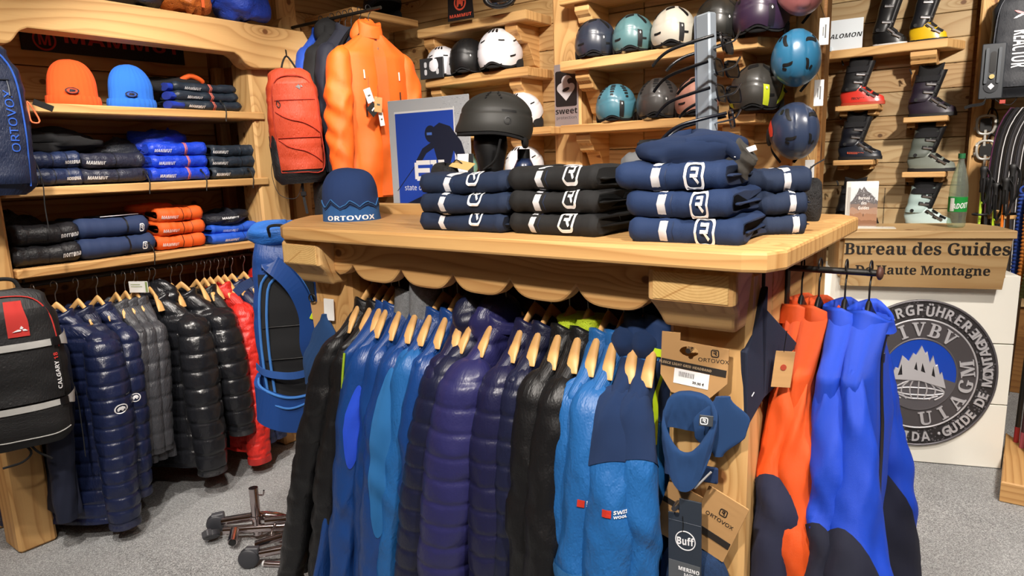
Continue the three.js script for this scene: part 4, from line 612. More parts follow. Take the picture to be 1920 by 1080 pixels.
{ const p = thing('pouch', 'black pouch with a kraft tag standing behind the navy sweater stack', 'pouch', [-1.375, TT + 0.001, -1.55], 0.1); part(p, 'body', skin(30, 20, (u, v) => { const a = -2 * Math.PI * u, t = Math.PI * (v - 0.5), r = Math.pow(Math.max(0.001, Math.cos(t)), 0.4); return [0.05 * r * Math.cos(a), 0.095 + 0.095 * Math.sin(t), 0.045 * r * Math.sin(a)]; }, { disp: (u, v) => 0.006 * noise(u * 7, v * 5, 3) }).geo, nylon(0x121214, 0.6)); part(p, 'tag', mv(box(0.07, 0.003, 0.04), 0.06, 0.185, 0.0, 0.5, 0, -0.2), paper(0xc8a468)); part(p, 'cord', tube([[0.02, 0.18, 0], [0.04, 0.2, 0], [0.06, 0.19, 0]], 0.002, 10, 5), iron);
 const q = thing('pouch', 'small black pouch at the right pillar behind the blue sweaters', 'pouch', [-0.44, TT + 0.001, -1.97], 0.2); part(q, 'body', skin(26, 16, (u, v) => { const a = -2 * Math.PI * u, t = Math.PI * (v - 0.5), r = Math.pow(Math.max(0.001, Math.cos(t)), 0.4); return [0.03 * r * Math.cos(a), 0.06 + 0.06 * Math.sin(t), 0.025 * r * Math.sin(a)]; }, { disp: (u, v) => 0.004 * noise(u * 7, v * 5, 8) }).geo, nylon(0x131315, 0.6)); part(q, 'strap', band([[-0.02, 0.115, 0], [0.0, 0.15, 0], [0.03, 0.17, 0]], 0.014, 0.004, [0, 0, 1], 10), webbing0); }
{ // --- clothes on the left shelves
  const nv = nylon(0x1c2a4c, 0.45, 0.004), dk = nylon(0x22262f, 0.5, 0.004), dk2 = nylon(0x26293a, 0.42, 0.005), royal = nylon(0x173fc4, 0.42, 0.005), slate = nylon(0x1f2a36, 0.48, 0.004), bk = nylon(0x1c1c20, 0.5, 0.004), dn = cloth(0x22345a, 0.75), or = cloth(0xe85f18, 0.6), bl = cloth(0x1a55c8, 0.6), seam = plastic(0x0b0d14, 0.5), redw = plastic(0xc86a5a, 0.6);
  const mam = () => text('MAMMUT', 0.0095, 'sans_bold', 0.0006, { stretch: 1.35, slant: 0.1 });
  const S1 = 1.931, S2 = 1.579, S3 = 1.237;
  const L = [ // [name, material, z centre, width, height, shelf, count, lettering, lettering x (share), seams, label]
    ['slate jacket with blue cuffs', slate, -2.02, 0.36, 0.045, S1, 3, mam, -0.2, [[0.05, redw, 0.007], [0.075, redw, 0.004]], 'hat shelf'],
    ['navy pocket trousers', nv, -1.265, 0.23, 0.072, S2, 2, () => text('NORRØNA', 0.009), 0.3, [[-0.35, seam, 0.003], [-0.05, seam, 0.003], [0.22, seam, 0.003]], 'left end of the middle shelf'],
    ['dark charcoal jacket', dk2, -1.52, 0.3, 0.068, S2, 2, mam, -0.3, [[0.0, seam, 0.004]], 'middle shelf beside royal blue'],
    ['royal blue jacket', royal, -1.835, 0.3, 0.062, S2, 3, mam, -0.26, [[0.1, redw, 0.006], [0.125, redw, 0.003]], 'middle shelf'],
    ['slate jacket', slate, -2.14, 0.29, 0.058, S2, 3, mam, -0.3, [[0.12, seam, 0.003]], 'right end of the middle shelf'],
    ['black jacket', bk, -1.19, 0.26, 0.085, S3, 2, () => text('norrøna', 0.014), 0.33, [[-0.3, seam, 0.003], [0.0, seam, 0.003], [0.2, seam, 0.002]], 'left end of the lower shelf'],
    ['navy softshell', dn, -1.49, 0.34, 0.088, S3, 2, () => squareMark(0.022), 0.34, [[0.14, seam, 0.009]], 'lower shelf beside the orange ones'],
    ['orange jacket', or, -1.8, 0.25, 0.068, S3, 3, mam, -0.25, [[0.02, seam, 0.004], [0.2, seam, 0.002]], 'lower shelf'],
    ['bright blue jacket', bl, -2.1, 0.28, 0.048, S3, 2, mam, -0.12, [[0.15, seam, 0.002]], 'right end of the lower shelf'],
  ];
  L.forEach(([n, m, z, w, h, y, cnt, lt, lx, seams, where], k) => {
    const r = rng(500 + k);
    for (let i = 0; i < cnt; i++) {
      const marks = seams.map(([sx, sm, sw]) => ({ kind: 'band', name: 'seam', x: sx * w, w: sw, mat: sm, s0: 0.08, s1: 0.42 })); if (lt) marks.push({ kind: 'wrap', geo: lt(), x: lx * w, s: 0.245, mat: whiteInk, label: 'white lettering' });
      const s = makeFolded(w * (1 - 0.03 * i), 0.27, h * 1.07, 120 + k * 4 + i, m, marks);
      const ord = cnt === 3 ? ['bottom', 'middle', 'top'][i] : ['lower', 'upper'][i];
      put('folded_jacket', s, `folded ${n}, ${ord} of stack, ${where}`, 'jacket', [-3.385 - i * 0.008 - r() * 0.012, y + 0.001 + i * h, z - i * 0.003], Q90 + (r() - 0.5) * 0.09 - (k === 3 && i === 2 ? 0.12 : 0), `${n} stack`);
      if (k === 0) part(s, 'cuff', mv(skin(16, 6, (u, v) => [lerp(-0.5 * w - 0.02, -0.5 * w + 0.045, 1 - v), h * 0.5 + 0.45 * h * Math.sin(-6.283 * u), -0.05 + 0.045 * Math.cos(-6.283 * u)]).geo), royal, 'blue cuff');
    }
  });
  // extra pieces lying on the stacks
  const lump = (name, label, cat, mat, pos, [a, b, c], seed, amp = 0.02, turn = 0) => { const o = thing(name, label, cat, pos, turn); part(o, 'body', skin(40, 24, (u, v) => { const g = -2 * Math.PI * u, t = Math.PI * (v - 0.5), r = Math.pow(Math.max(0.001, Math.cos(t)), 0.6); return [a * r * Math.cos(g), b + b * Math.sin(t), c * r * Math.sin(g)]; }, { disp: (u, v) => amp * noise(u * 6 + seed, v * 4, seed) + amp * 0.5 * noise(u * 13, v * 9, seed) + amp * 0.25 * noise(u * 30, v * 20, seed) }).geo, mat); return o; };
  const a = lump('folded_jacket', 'crumpled black fleece jacket on the navy trousers of the middle shelf', 'jacket', cloth(0x0d0d10, 0.85), [-3.55, S2 + 0.145, -1.32], [0.11, 0.045, 0.2], 3); part(a, 'collar', tube([[0.02, 0.085, -0.08], [0.05, 0.1, 0], [0.03, 0.085, 0.08]], 0.02, 16, 8), cloth(0x0d0d10, 0.85));
  const b = lump('folded_jacket', 'crumpled royal blue hood behind the royal blue stack', 'jacket', royal, [-3.58, S2 + 0.15, -1.82], [0.1, 0.05, 0.16], 9); part(b, 'hood_tip', mv(new THREE.ConeGeometry(0.035, 0.05, 10), 0.02, 0.1, -0.05), royal);
  const c = lump('folded_jacket', 'dark navy folded jacket with a white logo on top of the bright blue pair', 'jacket', nylon(0x141722, 0.5, 0.005), [-3.53, S3 + 0.1, -2.1], [0.14, 0.035, 0.15], 12, 0.016); part(c, 'lettering', mv(text('MAMMUT', 0.012, 'sans_bold', 0.001, { stretch: 1.3 }), 0.135, 0.035, 0.03, 0, Q90, 0.05), whiteInk);
  const d = lump('folded_jacket', 'black jacket with an orange collar behind the dark stack on the hat shelf', 'jacket', cloth(0x121214, 0.85), [-3.58, S1 + 0.06, -1.96], [0.1, 0.05, 0.2], 15); part(d, 'collar', tube([[0.06, 0.09, 0.02], [0.08, 0.12, -0.03], [0.07, 0.095, -0.1], [0.02, 0.1, -0.04]], 0.014, 24, 8, true), or, 'orange collar');
  lump('folded_jacket', 'orange hood flopped over the orange stack of the lower shelf', 'jacket', or, [-3.6, S3 + 0.19, -1.74], [0.09, 0.018, 0.12], 18, 0.01);
  lump('folded_jacket', 'dark crumpled jacket behind the charcoal stack of the middle shelf', 'jacket', dk, [-3.62, S2 + 0.1, -1.62], [0.08, 0.05, 0.16], 21);
  lump('folded_jacket', 'black collar behind the black jackets on the lower shelf', 'jacket', bk, [-3.62, S3 + 0.12, -1.13], [0.08, 0.05, 0.12], 23);
  const tab = thing('size_card', 'dark size card lying on the navy softshell stack', 'card', [-3.52, S3 + 0.19, -1.52], 0.2); part(tab, 'card', box(0.12, 0.003, 0.2), plastic(0x16181e, 0.4)); part(tab, 'edge_strip', box(0.004, 0.004, 0.2, 0.062, 0, 0), whiteInk);
  // security cords hanging over the shelf edges
  [[-1.64, S2], [-1.93, S2], [-2.2, S2], [-1.62, S3], [-2.08, S1]].forEach(([z, y], i) => { const o = thing('security_cord', ['black cord over the middle shelf edge below the charcoal jackets', 'black cord over the middle shelf edge below the royal blue jackets', 'black cord over the middle shelf edge below the slate jackets', 'black cord over the lower shelf edge below the navy softshells', 'black cord over the hat shelf edge below the dark stack'][i], 'cord', [-3.37, y, z], 0, 'security cords'); part(o, 'cord', tube([[-0.02, 0.05, 0.004], [0.006, 0.03, 0.0], [0.016, -0.005, -0.003], [0.016, -0.04, 0.002], [0.018, -0.055, 0.004]], 0.003, 16, 6), iron); part(o, 'clip', box(0.008, 0.012, 0.01, -0.016, 0.05, 0.004, 0.002), iron); });
}
// ------------------------------------------------------------------ knitted hats
function makeBeanie(w, d, h, mat, { ribs = 70, cuffH = 0.2, rib = 0.0016, flat = 1, seed = 1, tilt = 0, k0 = 0.55, ex = 0.62 } = {}) {
  const o = new THREE.Group(); const top = skin(96, 36, (u, v) => { const a = -2 * Math.PI * u, t = v; const r = t < k0 ? lerp(1, 0.96, t / k0) : 0.96 * Math.pow(Math.max(0, Math.cos((t - k0) / (1 - k0) * Math.PI / 2)), ex); const x = w * r * Math.cos(a), z = d * r * Math.sin(a); return [x + tilt * t * t, h * (t < k0 ? t : k0 + (1 - k0) * Math.sin((t - k0) / (1 - k0) * Math.PI / 2)), z]; }, { capA: false, disp: (u, v) => rib * Math.abs(Math.sin(u * Math.PI * ribs)) * (v < 0.9 ? 1 : 0.3) + 0.003 * noise(u * 5, v * 4, seed), uvs: [0.6, 0.2] });
  part(o, 'crown', top.geo, mat);
  if (cuffH) part(o, 'cuff', skin(96, 10, (u, v) => { const p = top.at(u, lerp(0, cuffH, v), 0.004 + 0.003 * Math.sin(Math.PI * v)); return [p.x, p.y, p.z]; }, { capA: false, capB: false, disp: u => rib * 1.4 * Math.abs(Math.sin(u * Math.PI * ribs)) }).geo, mat);
  o.userData.sk = top; return o;
}
{
  const or = cloth(0xf05a1c, 0.9), bl = cloth(0x2a74e0, 0.9);
  for (const [m, l, z, ty] of [[or, 'orange knitted hat with a dark round patch on the top shelf', -1.4, 0], [bl, 'bright blue knitted hat with a dark round patch on the top shelf', -1.655, 0]]) {
    const b = makeBeanie(0.105, 0.055, 0.2, m, { seed: z * 9, tilt: 0.0, k0: 0.42, ex: 0.8 }), sk = b.userData.sk; delete b.userData.sk; b.rotation.order = 'YXZ';
    part(b, 'patch', wrap(merge([ring(0.0, 0.013, 0.001, 20)]), sk, 0.71, 0.3, 2.9, 4.6, 0.008), plastic(m === or ? 0xb8401a : 0x1f4fa8, 0.7)); part(b, 'patch_ring', wrap(merge([ring(0.012, 0.0145, 0.0014, 24), new THREE.ExtrudeGeometry(shape([[-0.006, -0.006], [0.006, -0.005], [0.007, 0.004], [-0.004, 0.006]]), { depth: 0.0014, bevelEnabled: false })]), sk, 0.71, 0.3, 2.9, 4.6, 0.009), plastic(0x1a1320, 0.7));
    put('knitted_hat', b, l, 'hat', [-3.45, 1.931, z], Q90 + ty, 'hats on the top shelf');
  }
  // two-tone hat on the table
  const b = makeBeanie(0.098, 0.09, 0.185, cloth(0x1d3768, 0.9), { ribs: 120, rib: 0.0006, cuffH: 0, seed: 4 }), sk = b.userData.sk; delete b.userData.sk;
  part(b, 'lower_band', patch(sk, 0, 0.9999, 0.0, t => 0.24 + 0.16 * Math.abs(((t * 9) % 1) - 0.5) * (0.6 + 0.6 * Math.abs(Math.sin(t * 21))), 0.002, 144, 10), cloth(0x2a5f9e, 0.9), 'lighter blue mountain band');
  const line = (off, k) => tube(Array.from({ length: 73 }, (_, i) => { const t = i / 72, p = sk.at(t, off + (0.16 * Math.abs(((t * 9) % 1) - 0.5) * (0.6 + 0.6 * Math.abs(Math.sin(t * 21)))) * k, 0.002); return [p.x, p.y, p.z]; }), 0.0022, 220, 5);
  part(b, 'mountain_line', line(0.25, 1.5), cloth(0x173055, 0.9)); part(b, 'mountain_line', line(0.3, 1.5), cloth(0x3a76b8, 0.9));
  part(b, 'hem', tube(Array.from({ length: 24 }, (_, i) => { const p = sk.at(i / 24, 0.01, 0.001); return [p.x, p.y, p.z]; }), 0.003, 60, 6, true), cloth(0x12264a, 0.9));
  part(b, 'lettering', wrap(text('ORTOVOX', 0.0165, 'sans_bold', 0.001, { stretch: 1.55 }), sk, 0.78, 0.1, 1.72, 5.2, 0.003), whiteInk, 'white lettering');
  put('knitted_hat', b, 'blue hat with a mountain pattern and white lettering on the table', 'hat', [-1.88, TT + 0.001, -1.61], 0.62);
}
// ------------------------------------------------------------------ helmets: local +z is the front, base at y = 0
function makeHelmet({ mat, vents = 'slots', clip = 0x141416, clipAt = 0.58, pad = 0x111113, A = 0.108, B = 0.128, Hh = 0.118, brim = 0, accent, seed = 1, flat = false, band = true, ventMat }) {
  const o = new THREE.Group(), low = t => flat ? -0.018 - 0.03 * smooth(0.22, 0.5, t < 0.5 ? t : 1 - t) : lerp(0.022, -0.062, smooth(0.1, 0.36, Math.abs(t < 0.5 ? t : 1 - t))) + 0.018 * smooth(0.4, 0.5, t < 0.5 ? t : 1 - t), cy = 0.075;
  const sh = skin(72, 34, (u, v) => { const az = u * 2 * Math.PI, l = Math.asin(clamp(low(u) / Hh, -0.9, 0.9)), el = lerp(l, Math.PI / 2, v), c = Math.pow(Math.max(0, Math.cos(el)), 0.86), br = brim * Math.pow(Math.max(0, Math.cos(az)), 2) * (1 - smooth(0.0, 0.22, v)); return [A * c * Math.sin(az), cy + Hh * Math.sin(el), (B + br) * c * Math.cos(az) - 0.01]; }, { capA: false, disp: (u, v, p) => 0.0035 * smooth(0.034, 0.026, Math.abs(p.x)) * smooth(0.25, 0.45, v) - 0.003 * Math.exp(-Math.pow((v - 0.36) / 0.02, 2)) * (band ? 1 : 0) + 0.002 * smooth(0.3, 0.1, v), uvs: [0.7, 0.2] });
  part(o, 'shell', sh.geo, mat);
  part(o, 'liner', skin(40, 12, (u, v) => { const p = sh.at(u, 0.0, 0), k = v < 0.5 ? v * 2 : 1, q = v < 0.5 ? 0 : (v - 0.5) * 2; return [p.x * (0.97 - 0.16 * q), lerp(p.y + 0.01, p.y - 0.012, k) + 0.05 * q, p.z * (0.97 - 0.16 * q)]; }, { capA: false, capB: true }).geo, cloth(0x0e0e10, 0.9));
  if (!flat) for (const s of [-1, 1]) part(o, 'ear_pad', skin(20, 12, (u, v) => { const a = -2 * Math.PI * u, t = Math.PI * (v - 0.5), r = Math.pow(Math.cos(t), 0.6); return [s * (A * 0.9 + 0.012 * r * Math.sin(a)), 0.028 + 0.036 * Math.sin(t), 0.0 + 0.048 * r * Math.cos(a)]; }).geo, cloth(pad, 0.85));
  part(o, 'rear_pad', skin(20, 10, (u, v) => { const a = -2 * Math.PI * u, t = Math.PI * (v - 0.5), r = Math.pow(Math.cos(t), 0.6); return [0.05 * r * Math.cos(a), 0.026 + 0.026 * Math.sin(t), -B * 0.86 + 0.012 * r * Math.sin(a)]; }).geo, cloth(pad, 0.85));
  const dark = ventMat ?? plastic(0x0b0b0c, 0.6), slot = (w, h) => extrude(rrect(w, h, Math.min(w, h) * 0.42), 0.0012, 0, 1, 3);
  const su = 1 / 0.7, sv = 1 / 0.19, vent = (u, v, w, h, r = 0) => part(o, 'vent', wrap(slot(w * 1.35, h * 1.5).rotateZ(r), sh, u, v, su, sv, 0.0008), dark);
  if (vents === 'slots') for (const c of [0.37, 0.5, 0.63]) for (let k = 0; k < 5; k++) vent(c, 0.46 + k * 0.075, 0.014 * (1 + k * 0.35), 0.006);
  if (vents === 'gills') { for (const c of [0.36, 0.62]) vent(c, 0.66, 0.05, 0.014, c < 0.5 ? 0.9 : -0.9); vent(0.49, 0.72, 0.05, 0.014, 0.2); for (const c of [0.4, 0.6]) vent(c, 0.2, 0.034, 0.005, 0); }
  if (vents === 'side') { for (const c of [0.3, 0.42, 0.58, 0.7]) vent(c, 0.46, 0.024, 0.004, 0.1); for (const c of [0.34, 0.66]) vent(c, 0.18, 0.024, 0.004, 0.1); vent(0.5, 0.7, 0.012, 0.018); vent(0.54, 0.7, 0.012, 0.018); vent(0.46, 0.7, 0.012, 0.018); }
  if (vents === 'dots') for (const c of [0.2, 0.3, 0.7, 0.8]) for (let k = 0; k < 3; k++) vent(c, 0.64 + k * 0.09, 0.007 + 0.006 * k, 0.005, 0.6);
  if (vents === 'crown') for (const c of [0.13, 0.37, 0.63, 0.87]) { vent(c, 0.66, 0.05, 0.013, 0.7); vent(c, 0.5, 0.02, 0.009, 0.3); }
  if (clip !== null) { const c = part(o, 'goggle_clip', patch(sh, clipAt - 0.018, clipAt + 0.018, 0.03, 0.36, 0.003, 4, 10), plastic(clip, 0.5)); part(c, 'clip_stud', wrap(extrude(shape([[-0.004, 0], [0, -0.005], [0.004, 0], [0, 0.005]]), 0.002), sh, clipAt, 0.3, su, sv, 0.004), paper(0xd0d0d0)); }
  if (accent) { part(o, 'accent', patch(sh, 0.66, 0.78, t => 0.05 + 0.1 * t, t => 0.1 + 0.22 * Math.sin(t * 2.4), 0.0025, 12, 4), plastic(accent, 0.5)); part(o, 'accent', patch(sh, 0.3, 0.36, 0.03, 0.16, 0.0025, 6, 4), plastic(accent, 0.5)); }
  o.userData.sk = sh; return o;
}
function putHelmet(q, label, pos, turn, rx = 0, rz = 0, s = 1, name = 'ski_helmet') { const o = makeHelmet(q); delete o.userData.sk; o.rotation.order = 'YXZ'; put(name, o, label, 'helmet', pos, turn, 'ski helmets'); delete o.userData.group; o.rotation.x = rx; o.rotation.z = rz; o.scale.setScalar(s * (pos[2] < -3.5 && !rx ? 1.07 : 1)); return o; }
{
  const sat = (c, r = 0.42) => gloss(c, r), y1 = 2.18, y2 = 1.825, z = -3.56, T = Math.PI + 0.28;
  putHelmet({ mat: sat(0x2c3240), vents: 'gills', clip: 0x262a34 }, 'dark slate blue helmet, first on the upper helmet shelf', [-1.976, y1, z], T + 0.1, 0, 0, 1.02);
  putHelmet({ mat: sat(0x52777b), vents: 'gills' }, 'pale teal helmet on the upper shelf between slate and white', [-1.741, y1, z], T, 0, 0, 0.98);
  putHelmet({ mat: sat(0xd8d3c4, 0.35), vents: 'gills', clip: 0x2a2a2c }, 'cream white helmet with a dark patterned clip on the upper shelf', [-1.511, y1, z], T, 0, 0, 1.0);
  putHelmet({ mat: sat(0x24231f, 0.5), vents: 'gills', clip: 0x1a1a18 }, 'dark olive black helmet behind the sunglasses stand, upper shelf', [-1.266, y1, z], T - 0.05, 0, 0, 1.06);
  putHelmet({ mat: sat(0x33223a), vents: 'slots', clip: 0x1a1420 }, 'dark purple helmet at the right end of the upper shelf', [-1.052, y1, z + 0.03], T - 0.1, 0, 0, 1.12);
  putHelmet({ mat: sat(0x457787), vents: 'slots' }, 'teal helmet, leftmost on the lower helmet shelf', [-1.848, y2, z], T, 0, 0, 0.98);
  putHelmet({ mat: sat(0x3a3735, 0.5), vents: 'slots', clip: 0x2a2826 }, 'charcoal helmet with slot vents beside the teal one, lower shelf', [-1.591, y2, z], T - 0.02, 0, 0, 1.02);
  putHelmet({ mat: sat(0xb88474), vents: 'gills' }, 'pink helmet on the lower shelf behind the sunglasses stand', [-1.378, y2, z], T, 0, 0, 0.96);
  putHelmet({ mat: sat(0x35332f, 0.5), vents: 'gills', clip: 0xc6d22a, accent: 0xb8c822 }, 'charcoal helmet with lime yellow clips on the lower shelf', [-1.063, y2, z + 0.02], T - 0.12, 0, 0, 1.1);
  // hung on the right pillar, crown to the viewer
  const hung = (mat, l, x, y, rz, accent, s = 1) => { const o = putHelmet({ mat, vents: 'crown', clip: null, band: false, A: 0.108, B: 0.132, accent }, l, [x, y, -3.52], 0.42, Math.PI / 2 - 0.12, rz, s); for (const k of [-1, 1]) part(o, 'chin_strap', band([[k * 0.09, 0.02, 0.02], [k * 0.075, -0.02, 0.06], [k * 0.03, -0.03, 0.12]], 0.014, 0.002, [0, 0.3, 1], 14), cloth(0x121214)); return o; };
  hung(sat(0x2f7096, 0.3), 'shiny blue helmet hung on the right pillar, crown to the viewer', -0.885, 2.03, 0.1);
  hung(sat(0x2f3b54, 0.3), 'dark navy helmet with red trim hung lowest on the right pillar', -0.895, 1.7, -0.1, 0xd8402c, 1.02);
  hung(sat(0x9a5e5e, 0.4), 'dusty pink helmet hung at the top of the right pillar', -0.885, 2.335, 0, null, 0.95);
  [[-0.765, 2.17, 'white price tag hanging beside the dusty pink helmet'], [-0.775, 1.895, 'white price tag hanging below the shiny blue helmet'], [-0.8, 1.525, 'white price tag hanging below the dark navy helmet']].forEach(([x, y, l]) => { const t = thing('price_tag', l, 'tag', [x, y, -3.54], 0.3); part(t, 'card', box(0.042, 0.12, 0.002), paper(0xe6e6e4)); part(t, 'print', merge([box(0.006, 0.06, 0.0006, 0.006, 0, 0.0013, 0.0001), box(0.004, 0.04, 0.0006, -0.004, 0, 0.0013, 0.0001)]), paper(0x70706e)); part(t, 'string', rod([0, 0.06, 0], [-0.03, 0.14, 0.0], 0.001), iron); });
  // left bay
  putHelmet({ mat: sat(0xe6e6ec, 0.3), vents: 'side', clip: null }, 'white helmet with small vents, left of the black one', [-3.129, y1, z], T + 0.15, 0, 0, 0.98);
  putHelmet({ mat: plastic(0x141415, 0.45), vents: 'side', clip: 0x0a0a0a }, 'black helmet between two white helmets', [-2.884, y1, z + 0.03], T + 0.05, 0, 0, 1.05);
  putHelmet({ mat: sat(0xe8e8ee, 0.3), vents: 'side', clip: null }, 'larger white helmet right of the black one', [-2.638, y1, z + 0.02], T, 0, 0, 1.18);
  putHelmet({ mat: sat(0xe4e4e8, 0.3), vents: 'side', clip: null }, 'white helmet partly behind the dark helmet on the stand', [-2.488, y2, z], T - 0.3, 0, 0, 1.02);
  putHelmet({ mat: sat(0xe4e4e8, 0.3), vents: 'side', clip: null }, 'white helmet on the low shelf behind the black sweaters', [-2.488, 1.51, z], T - 0.3, 0, 0, 1.0);
  putHelmet({ mat: sat(0x7db8a8), vents: 'side', clip: null }, 'mint helmet beside the blue poster, upper one', [-3.022, y2, z], T, 0, 0, 1.0);
  putHelmet({ mat: sat(0x7db8a8), vents: 'side', clip: null }, 'mint helmet beside the blue poster, lower one', [-3.022, 1.51, z], T, 0, 0, 1.0);
  putHelmet({ mat: sat(0x6f7a7c), vents: 'side', clip: null }, 'grey helmet on the corner shelf behind the orange coat', [-3.44, 2.2, -3.36], 1.2, 0, 0, 1.05);
  // dark helmet on its stand
  const o = makeHelmet({ mat: plastic(0x2b2a27, 0.55), vents: 'dots', clip: null, A: 0.092, B: 0.116, Hh: 0.098, brim: 0.012, flat: true, seed: 9 }), sk = o.userData.sk; delete o.userData.sk;
  part(o, 'side_vent', patch(sk, 0.29, 0.36, 0.35, 0.39, 0.001, 8, 2), plastic(0x060606, 0.6)); part(o, 'side_vent', patch(sk, 0.64, 0.71, 0.35, 0.39, 0.001, 8, 2), plastic(0x060606, 0.6));
  for (const u of [0.31, 0.69]) part(o, 'side_buckle', wrap(merge([ring(0.006, 0.009, 0.002, 16)]).scale(1, 1.5, 1).rotateZ(-0.4), sk, u, 0.2, 1.6, 5.2, 0.001), plastic(0x0c0c0c, 0.4));
  for (const k of [-1, 1]) part(o, 'chin_strap', tube([[k * 0.09, 0.03, -0.03], [k * 0.07, -0.03, -0.01], [k * 0.03, -0.06, 0.03]], 0.004, 14, 6), cloth(0x0e0e10));
  put('ski_helmet', o, 'matt dark helmet standing on a black display stand on the table', 'helmet', [-1.33, 1.66, -1.73], -1.0); o.rotation.order = 'YXZ'; o.rotation.z = -0.02;
  const st = thing('helmet_stand', 'black head shaped display stand under the dark helmet', 'stand', [-1.345, TT + 0.001, -1.735]);
  part(st, 'base', new THREE.CylinderGeometry(0.055, 0.06, 0.012, 28).translate(0, 0.006, 0), plastic(0x0d0d0e, 0.4)); part(st, 'neck', new THREE.LatheGeometry([[0.042, 0.01], [0.036, 0.06], [0.036, 0.15], [0.045, 0.2], [0.055, 0.24], [0.05, 0.28], [0.001, 0.3]].map(p => new THREE.Vector2(...p)), 28), plastic(0x0d0d0e, 0.45));
  const tg = thing('helmet_card', 'tall white card with a small emblem hanging under the dark helmet', 'card', [-1.405, 1.565, -1.68], 0.45); part(tg, 'card', box(0.052, 0.17, 0.002), paper(0xe8e8ea)); part(tg, 'print', merge([extrude(shape([[-0.018, 0.06], [-0.004, 0.05], [-0.014, 0.035], [-0.008, 0.048]]), 0.001), box(0.003, 0.07, 0.001, -0.014, -0.02, 0), box(0.002, 0.06, 0.001, -0.008, -0.02, 0)]).translate(0, 0, 0.0012), paper(0x1a1a1a)); part(tg, 'corner', extrude(shape([[0.006, 0.02], [0.026, 0.02], [0.026, 0.085], [0.012, 0.085]]), 0.001).translate(0, 0, 0.0012), paper(0x17181a), 'black corner');
  const bt = thing('flask', 'dark blue flask behind the helmet stand', 'bottle', [-1.285, TT + 0.001, -1.83]); part(bt, 'body', new THREE.LatheGeometry([[0.001, 0], [0.032, 0.002], [0.034, 0.02], [0.034, 0.17], [0.02, 0.2], [0.001, 0.2]].map(p => new THREE.Vector2(...p)), 24), gloss(0x1c2c50, 0.35)); part(bt, 'cap', new THREE.CylinderGeometry(0.02, 0.021, 0.03, 20).translate(0, 0.214, 0), plastic(0x111214, 0.4));
  // top row objects cut by the frame
  putHelmet({ mat: sat(0x1c2230), vents: 'side', clip: null }, 'dark navy helmet on the high shelf above the orange coat', [-3.46, 2.572, -3.36], 1.4, 0, 0, 1.1);
  const gg = thing('ski_goggles', 'black and silver ski goggles at the top of the helmet wall', 'goggles', [-2.5, 2.5, -3.36], 0.5); part(gg, 'frame', mv(new THREE.TorusGeometry(0.07, 0.016, 10, 36).scale(1.15, 0.66, 1.3), 0, 0.056, 0), plastic(0x121214, 0.4)); part(gg, 'lens', mv(new THREE.SphereGeometry(0.075, 24, 14, 0, Math.PI * 2, 0, 0.9).rotateX(Math.PI / 2).scale(1.15, 0.7, 0.5), 0, 0.056, -0.015), metal(0x9aa0a8, 0.15)); part(gg, 'strap', band([[-0.085, 0.056, 0], [-0.06, 0.05, -0.09], [0.06, 0.05, -0.09], [0.085, 0.056, 0]], 0.036, 0.003, [0, 1, 0], 24), cloth(0x17171a));
  const gb = thing('goggle_rack', 'dark grey card with four pale ovals left of the white helmet', 'card', [-3.12, 2.171, -3.43], 0.1); part(gb, 'board', box(0.19, 0.13, 0.012, 0, 0.065, 0), plastic(0x2b2c2f, 0.5)); for (const [x, y] of [[-0.045, 0.088], [-0.045, 0.042], [0.05, 0.042]]) part(gb, 'oval', extrude(rrect(0.02, 0.036, 0.0099), 0.002).translate(x, y, 0.007), paper(0xbcbcc0)); part(gb, 'bar', extrude(rrect(0.036, 0.014, 0.006), 0.002).translate(0.005, 0.064, 0.007), paper(0xa8a8ac));
}
